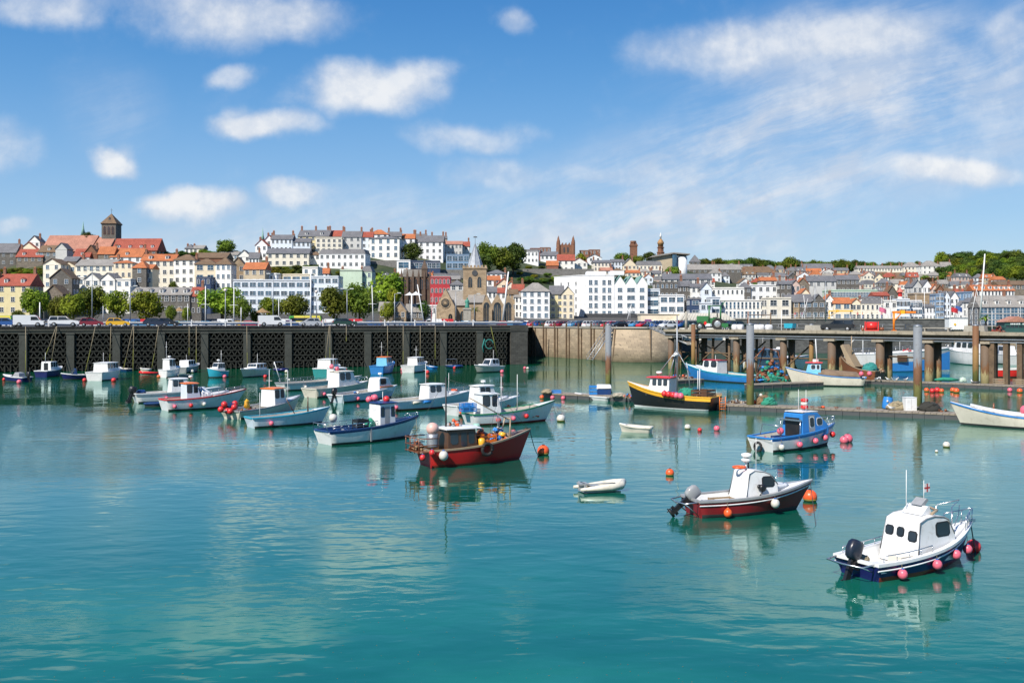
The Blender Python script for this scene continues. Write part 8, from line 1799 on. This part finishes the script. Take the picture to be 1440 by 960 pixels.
# ------------------------------------------------------------------ on the pier deck
def onp(px,n): s = ppx(px,n);return pp(s,n,PTOP)
def pier_things():
    wm = CM[('van','white')][2]
    t = thing('green_tractor','green tractor with a tall roll cage and big black wheels on the pier','tractor',onp(1003,2.2),PANG+R(180+35));gm = mat('tractor_green',(.03,.16,.05),.45,.2,1)
    MB().box(-.9,1.9,-.38,.38,.8,1.5).box(.6,2.0,-.42,.42,1.0,1.75).build('body',gm,t);c = MB()
    for x in (-.9,.5):
        for y in (-.65,.65): c.tube([(x,y,1.0),(x,y,3.0)],.055)
    c.tube([(-.9,-.65,3.0),(.5,-.65,3.0),(.5,.65,3.0),(-.9,.65,3.0),(-.9,-.65,3.0)],.055).tube([(-.9,-.65,3),(-1.4,-.65,3.6)],.05);c.build('roll_cage',gm,t)
    for x,sc in ((-.6,1.95),(1.55,1.25)):
        for y in (-.85,.85): inst('wheel',wm,t,(x,y,.38*sc),0,(sc,1.4,sc))
    MB().box(-.5,0,-.3,.3,1.5,1.6).box(-.55,-.45,-.3,.3,1.6,2.1).build('seat',rubber,t)
    t.scale = (1.4,1.4,1.4)
    t = thing('green_cart','small green wire cart beside the tractor','cart',onp(1022,1.8),PANG);MB().box(-.7,.7,-.5,.5,.35,.45).box(-.7,.7,-.5,-.46,.45,1.2).box(-.7,-.66,-.46,.5,.45,1.2).build('bed',gm,t);[inst('wheel',wm,t,(x,y,.3),0,(.8,.6,.8)) for x in (-.45,.45) for y in (-.5,.5)]
    for i,px in enumerate((1034,1041,1063,1070,1081)):
        t = thing('bulk_bag','bulging white bulk bag on the pier, %s from the tractor' % ('first','second','third','fourth','fifth')[i],'bag',onp(px,1.6+(i % 2)*.5),PANG+.3*i,'white bulk bags on the pier');rr = []
        for z,w in ((0,.42),(.15,.52),(.6,.56),(.95,.47),(1.0,.2)): rr.append([Vector((w*math.copysign(abs(math.cos(q*math.pi/8))**.5,math.cos(q*math.pi/8)),w*math.copysign(abs(math.sin(q*math.pi/8))**.5,math.sin(q*math.pi/8)),z)) for q in range(16)])
        MB().loft(rr,0,True,True).build('sack',mat('woven_white_sack',(.62,.63,.64),.8,.15,3,bump=.5),t);MB().tube([(-.35,-.3,.95),(-.2,0,1.25),(.3,.3,.95)],.03,4).build('strap',bm('dblue'),t)
    t = thing('blue_tub_trolley','bright blue tub on a small trolley on the pier','trolley',onp(1111,1.6),PANG);MB().prism([(-.75,.45),(.75,.45),(.85,1.2),(-.85,1.2)],-.5,.5).build('tub',bm('turquoise'),t);[inst('wheel',wm,t,(x,y,.22),0,(.58,.5,.58)) for x in (-.4,.4) for y in (-.4,.4)]
    car('pickup','black',onp(1178,2.3),PANG+R(180+28),'black pickup with silver wheel arches parked on the pier',name='parked_pickup')
    t = thing('red_winch','bright red net winch with drum on the pier','winch',onp(1226,2.0),PANG+R(30));MB().tube([(-.75,0,.85),(.75,0,.85)],.62,16).build('drum',bm('brightred'),t);MB().box(-1.0,-.85,-.6,.6,0,1.5).box(.85,1.0,-.6,.6,0,1.5).box(-.85,.85,-.7,-.6,0,.25).build('frame',bm('brightred'),t);MB().tube([(-1.5,.0,.3),(-1.05,0,.3)],.3,12).tube([(1.05,0,.4),(1.7,0,.4)],.25,12).build('motor',bm('rust'),t)
    def davit(px,n,h,l,label,m,base=None):
        t = thing('davit_crane',label,'crane',base or onp(px,n),0);MB().box(-.3,.3,-.3,.3,0,.25).tube([(0,0,.2),(0,0,h)],.16,8).build('post',m,t);MB().box(-.2,l,-.12,.12,h,h+.3).build('jib',m,t);MB().tube([(0,0,h-1.2),(l*.35,0,h)],.08).build('brace',m,t);MB().box(l*.3,l*.3+.55,-.3,.3,h-.12,h+.45).build('hoist',paint('yellow'),t);MB().tube([(l*.9,0,h),(l*.9,0,h-1.5)],.02,4).build('hook_line',steel_dark,t)
    om = mat('davit_orange',(.78,.22,.01),.4,.1,1);davit(1257,1.5,2.75,3.2,'orange davit crane with its jib out to the side on the pier',om)
    davit(1166,0,1.8,6.3,'long yellow davit crane on the dark sea wall behind the pickup',paint('yellow'),Vector((xat(1166,263),263,9.2)))
    t = thing('rusty_gear_heap','dark rusty heap of trawl gear near the glass shelter','fishing gear',onp(1404,2.2));rockpile(51,1.0,.8,1.2,60,[bm('rust'),bm('brown'),bm('redbottom')])(t)
    t = thing('work_bench','weathered wooden bench and boards on the pier by the thick pile','bench',onp(1318,2),PANG);MB().box(-2.0,2.0,-.35,.35,.55,.68).box(-1.8,-1.65,-.3,.3,0,.55).box(1.65,1.8,-.3,.3,0,.55).build('bench_top',concrete_pale,t)
    t = thing('warning_sign','red and white warning board beside the tractor wheel','sign',onp(992,.9),PANG);MB().tube([(0,0,0),(0,0,1.1)],.03).build('post',galv,t);MB().lathe([(.32,-.02),(.32,.02)],n=8,M=Matrix.Rotation(R(90),4,'X'),c=(0,-.04,1.2),sm=False).lathe([(.2,-.03),(.2,-.021)],n=8,M=Matrix.Rotation(R(90),4,'X'),c=(0,-.06,1.2),m=1,sm=False).build('board',[bm('brightred'),white_paint],t)
    for a,b_,lab in ((1008,1135,'grey pipe railing on the pier before the bulk bags'),(1195,1290,'grey pipe railing on the pier beside the red winch')):
        s0,s1 = ppx(a,4.6),ppx(b_,4.6);t = thing('pier_railing',lab,'railing',pp(s0,4.6,PTOP),PANG);mb = MB();L = s1-s0;n = int(L/1.8)
        for k in range(n+1): mb.tube([(L*k/n,0,0),(L*k/n,0,1.05)],.03,5)
        for z in (.5,1.05): mb.tube([(0,0,z),(L,0,z)],.03,5)
        mb.build('rails',galv,t)
    t = thing('goalpost_frame','rusty goalpost frame on the pier behind the bulk bags','frame',onp(1052,2.5),PANG);MB().tube([(0,0,0),(0,0,3.2)],.1).build('upright',bm('rust'),t);MB().tube([(4.6,0,0),(4.6,0,3.0)],.1).build('upright',pier_wood,t);MB().tube([(0,0,2.6),(4.6,0,2.6)],.07).build('crossbar',bm('brown'),t)
    mast(965+0,438,465,178,'short cream pillar beside the marquee shed',0,.3,concrete_pale,False)
pier_things()
# ------------------------------------------------------------------ loose buoys, ropes, gulls, flags, people
for px,py,r,c,lab in ((942,664,6,'orange','orange buoy floating alone between the dinghy and maroon boat'),(967,600,4.4,'white','white buoy, first of the three in a line before the long dock'),(984,604,3.2,'red','small red buoy, middle of the three in a line before the long dock'),(1008,602,4.4,'pink','pink and white buoy, last of the three in a line before the long dock'),(1331,625,5,'white','pale round buoy before the boat with vivid blue gunwale'),(1317,634,2.2,'white','tiny white buoy next to the pale round buoy'),
        (27,536.5,3.4,'pink','pink buoy at the stern of the small navy boat'),(6,533,2.6,'red','red buoy at the picture border'),(83,525,2,'pink','pink buoy by the white wheelhouse boat'),(119,534,3,'red','red buoy by the folded canopy boat'),(160,534,3.4,'red','red buoy below the round windowed cruiser'),(316,529,2.8,'pink','pink buoy below the sky blue hulled boat'),(373,529,2.8,'red','orange red buoy at the bow covered motor boat'),(403,522,2.6,'white','white buoy beside the dark rigid inflatable'),(566,519,2.8,'pink','pink buoy near the royal blue fishing boat'),(601,523,3,'red','red buoy at the cruiser with red fenders'),(639,517,2,'red','small red buoy before the blue rigid inflatable'),(706,522,2.8,'pink','pink buoy beside the white cabin boat near the pier head'),(738,517,2.2,'pink','pink buoy at the pier head corner'),(742,517.5,2,'white','pale buoy at the pier head corner'),(223,529,2.4,'orange','orange buoy at the bow of the red inflatable'),(240,535,2.4,'white','white buoy below the bow on wheelhouse boat'),(486,520,2.2,'red','red buoy by the teal hulled boat'),(270,522,3,'white','white buoy behind the speedboat'),(35,545,0.1,'white','')):
    if lab: buoy(px,py,r,c,lab)
def ropes():
    for i,(xa,xb,yb,n) in enumerate(((36,36,523,4),(79,62,505,5),(80,70,515,4),(134,120,520,5),(156,154,517,4),(187,173,517,4),(188,187,520,4),(223,213,520,6),(266,266,500,4),(276,276,515,4),(347,348,515,4),(463,456,515,5),(464,464,512,4),(567,567,515,5),(591,591,508,4),(612,612,505,4),(487,487,480,3),(545,545,508,4))):
        a = on_quay(xa,-.35);d = a.y-1-(2 if i % 3 else 4);b_ = Vector((xat(xb,d),d,.1));
        if yb < 510: b_.z = zat(yb,d)
        o = thing('hanging_rope','mooring rope hanging down the lattice quay wall, yellow green with weed low down','rope',a,0,'ropes hanging on the quay wall');e = b_-a
        f = .5+.1*(i % 3);MB().tube([(0,0,.05),tuple(e*f-Vector((0,0,.15)))],.045,5).build('dry_rope',rope_m,o);MB().tube([tuple(e*f-Vector((0,0,.15))),tuple(e)],.065,5).build('weedy_end',weed_rope,o)
    t = thing('green_rope_tangle','bright green net and ring hanging above the white cabin boat near the pier head','net',on_quay(688,-2.2)-Vector((0,0,2.5)));MB().tube([(.8*math.cos(a*.5),0,.9*math.sin(a*.5)-1) for a in range(12)],.09,6).tube([(-.9,0,0),(-1.3,0,-1.5),(-1.1,0,-2.6)],.12,5).build('net',net_teal,t);MB().tube([(.3,.2,2.4),(1.6,0,-3.6)],.08).build('weedy_rope',weed_rope,t)
ropes()
def gull_mesh():
    mb = MB();mb.loft([[Vector((x,r*math.cos(q*math.pi/4),z+r*math.sin(q*math.pi/4))) for q in range(8)] for x,r,z in ((-.26,.01,.20),(-.16,.05,.18),(0,.09,.18),(.12,.08,.22),(.18,.045,.30),(.22,.05,.36),(.27,.03,.36),(.29,.01,.355))],0,True,True)
    mb.loft([[Vector((x,y*s_,z)) for s_ in (-1,1)]+[Vector((x,y*.8*s_,z+.05)) for s_ in (1,-1)] for x,y,z in ((-.30,.02,.18),(-.1,.095,.19),(.08,.08,.2))],1,True,True)
    mb.tube([(.28,0,.355),(.35,0,.34)],.012,5,2);mb.tube([(0,.03,0),(0,.03,.12)],.008,4,2).tube([(0,-.03,0),(0,-.03,.12)],.008,4,2)
    return mb.mesh('gull',[white_paint,mat('gull_grey',(.30,.32,.34),.8),paint('yellow')])
gm_ = gull_mesh()
for i,(px,py) in enumerate(((1236,541),(1241,541.2),(1252,541.5),(1258,541.6),(1264,541.7),(1277,542),(1371,545.5),(1258,586.5))):
    p = wp(px,py);p.y += .8;p.z = DZ;o = inst('gull',gm_,None,p,i*1.3,(1.25,1.25,1.25));tag(o,'white gull standing on the dock under the pier' if i < 7 else 'white gull standing on the long dock by the barrel','gull','gulls on the dock')
# people: one skinned body each, clothing as close-fitting shells
def person_mesh(seed):
    rnd = random.Random(seed);st_ = rnd.uniform(.06,.22);mb = MB();ar = rnd.uniform(-.15,.25)
    J = {'pel': (0,0,.95),'ch': (0,.0,1.30),'nk': (0,0,1.50),'hd': (.0,-.01,1.62),'top': (0,0,1.74)}
    me = bpy.data.meshes.new('person');V = [J['pel'],(0,0,1.15),J['ch'],J['nk'],J['hd'],J['top'],(-.19,0,1.42),(-.25,.02,1.15),(-.24,-ar,.92),(.19,0,1.42),(.25,.02,1.15),(.24,ar,.92),(-.1,0,.88),(-.11,-st_*.5,.5),(-.11,-st_,.08),(-.11,-st_-.12,.04),(.1,0,.88),(.11,st_*.5,.5),(.11,st_,.08),(.11,st_-.12,.04)]
    E = [(0,1),(1,2),(2,3),(3,4),(4,5),(2,6),(6,7),(7,8),(2,9),(9,10),(10,11),(0,12),(12,13),(13,14),(14,15),(0,16),(16,17),(17,18),(18,19)]
    r = [.15,.13,.16,.06,.095,.07,.065,.05,.035,.065,.05,.035,.09,.065,.045,.04,.09,.065,.045,.04]
    me.from_pydata(V,E,[]);o = bpy.data.objects.new('tmp',me);COL.objects.link(o);md = o.modifiers.new('s','SKIN')
    for i,sv in enumerate(me.skin_vertices[0].data): sv.radius = (r[i],r[i]*.8);sv.use_root = i == 0
    s2 = o.modifiers.new('u','SUBSURF');s2.levels = 1;dg = bpy.context.evaluated_depsgraph_get();out = bpy.data.meshes.new_from_object(o.evaluated_get(dg));bpy.data.objects.remove(o)
    return out
PM = [person_mesh(i) for i in range(3)]
skin_m = mat('skin',(.45,.27,.19),.6,.05,3);hair_m = mat('dark_hair',(.04,.025,.015),.7)
def person(i,loc,top,legs,label,rz=0):
    cm = mat('cloth_'+top,{'red': (.5,.03,.04),'pink': (.6,.15,.25),'white': (.7,.7,.7),'blue': (.05,.12,.35),'black': (.03,.03,.03),'green': (.1,.3,.12),'orange': (.7,.22,.03)}[top],.9);lm = mat('cloth_'+legs,{'red': (.5,.03,.04),'blue': (.05,.12,.35),'black': (.03,.03,.03),'white': (.7,.7,.7)}[legs],.9)
    me = PM[i % 3].copy();me.materials.clear()
    for m in (skin_m,cm,lm): me.materials.append(m)
    for p in me.polygons: z = p.center.z;p.material_index = 0 if z > 1.47 or (abs(p.center.x) > .2 and z < 1.1) else 1 if z > .93 else 2;p.use_smooth = True
    o = inst('person',me,None,loc,rz);tag(o,label,'person','people on the quays')
    h = MB().lathe([(.095,-.06),(.108,.0),(.09,.07),(.02,.105)],(0,.015,1.67),10).build('hair',hair_m,o)
for i,(px,d,z,tp_,lg,lab) in enumerate(((1118,263.6,9.2,'red','blue','person in a red top standing behind the railing of the sea wall'),(1128,263.6,9.2,'pink','white','person in pink walking along the sea wall'),(1196,263.6,9.2,'white','blue','person in white by the yellow davit'),(1206,263.6,9.2,'red','black','person in red with black trousers on the sea wall'),(1213,263.6,9.2,'orange','blue','person in orange on the sea wall before the mansard hotel'),(1226,263.6,9.2,'black','black','person all in black on the sea wall'),(1240,263.6,9.2,'pink','blue','person in pink and blue near the red capped turret'),(1254,263.6,9.2,'blue','blue','person in blue near the red capped turret'),
        (546,230,GZ,'white','blue','person in white walking before the lodge'),(536,232,GZ,'red','black','person in red walking before the slate cottage'),(458,226,GZ,'red','blue','person in red beside the bus'),(452,226,GZ,'pink','black','person in pink beside the bus'),(631,232,GZ,'orange','blue','person in orange before the church nave'),(646,236,GZ,'blue','black','person in blue by the statue'),(252,232,GZ,'green','blue','person in green before the dark terrace'))):
    person(i,(xat(px,d),d,z),tp_,lg,lab,i*1.1)
def flag(px,ytop,d,c,label):
    z0 = 7.05;t = thing('flagpole',label,'flag',(xat(px,d),d,z0));h = zat(ytop,d)-z0;MB().tube([(0,0,0),(0,0,h)],.06,6).build('pole',white_paint,t);mb = MB()
    vs = []
    for k in range(7): vs += [(k*.35,.25*math.sin(k*1.3),h-.2-k*.12),(k*.35,.25*math.sin(k*1.3),h-1.5-k*.12)]
    mb.add(vs,[(2*k,2*k+2,2*k+3,2*k+1) for k in range(6)],0,True);mb.build('cloth',mat('cloth_'+c,(.5,.03,.04),.9),t)
flag(1337,430,276,'red','red flag on a white pole before the marina houses');flag(1343,428,277,'blue','blue flag on a white pole before the marina houses');flag(1236,430,276,'pink','pink flag on a pole before the mansard hotel')
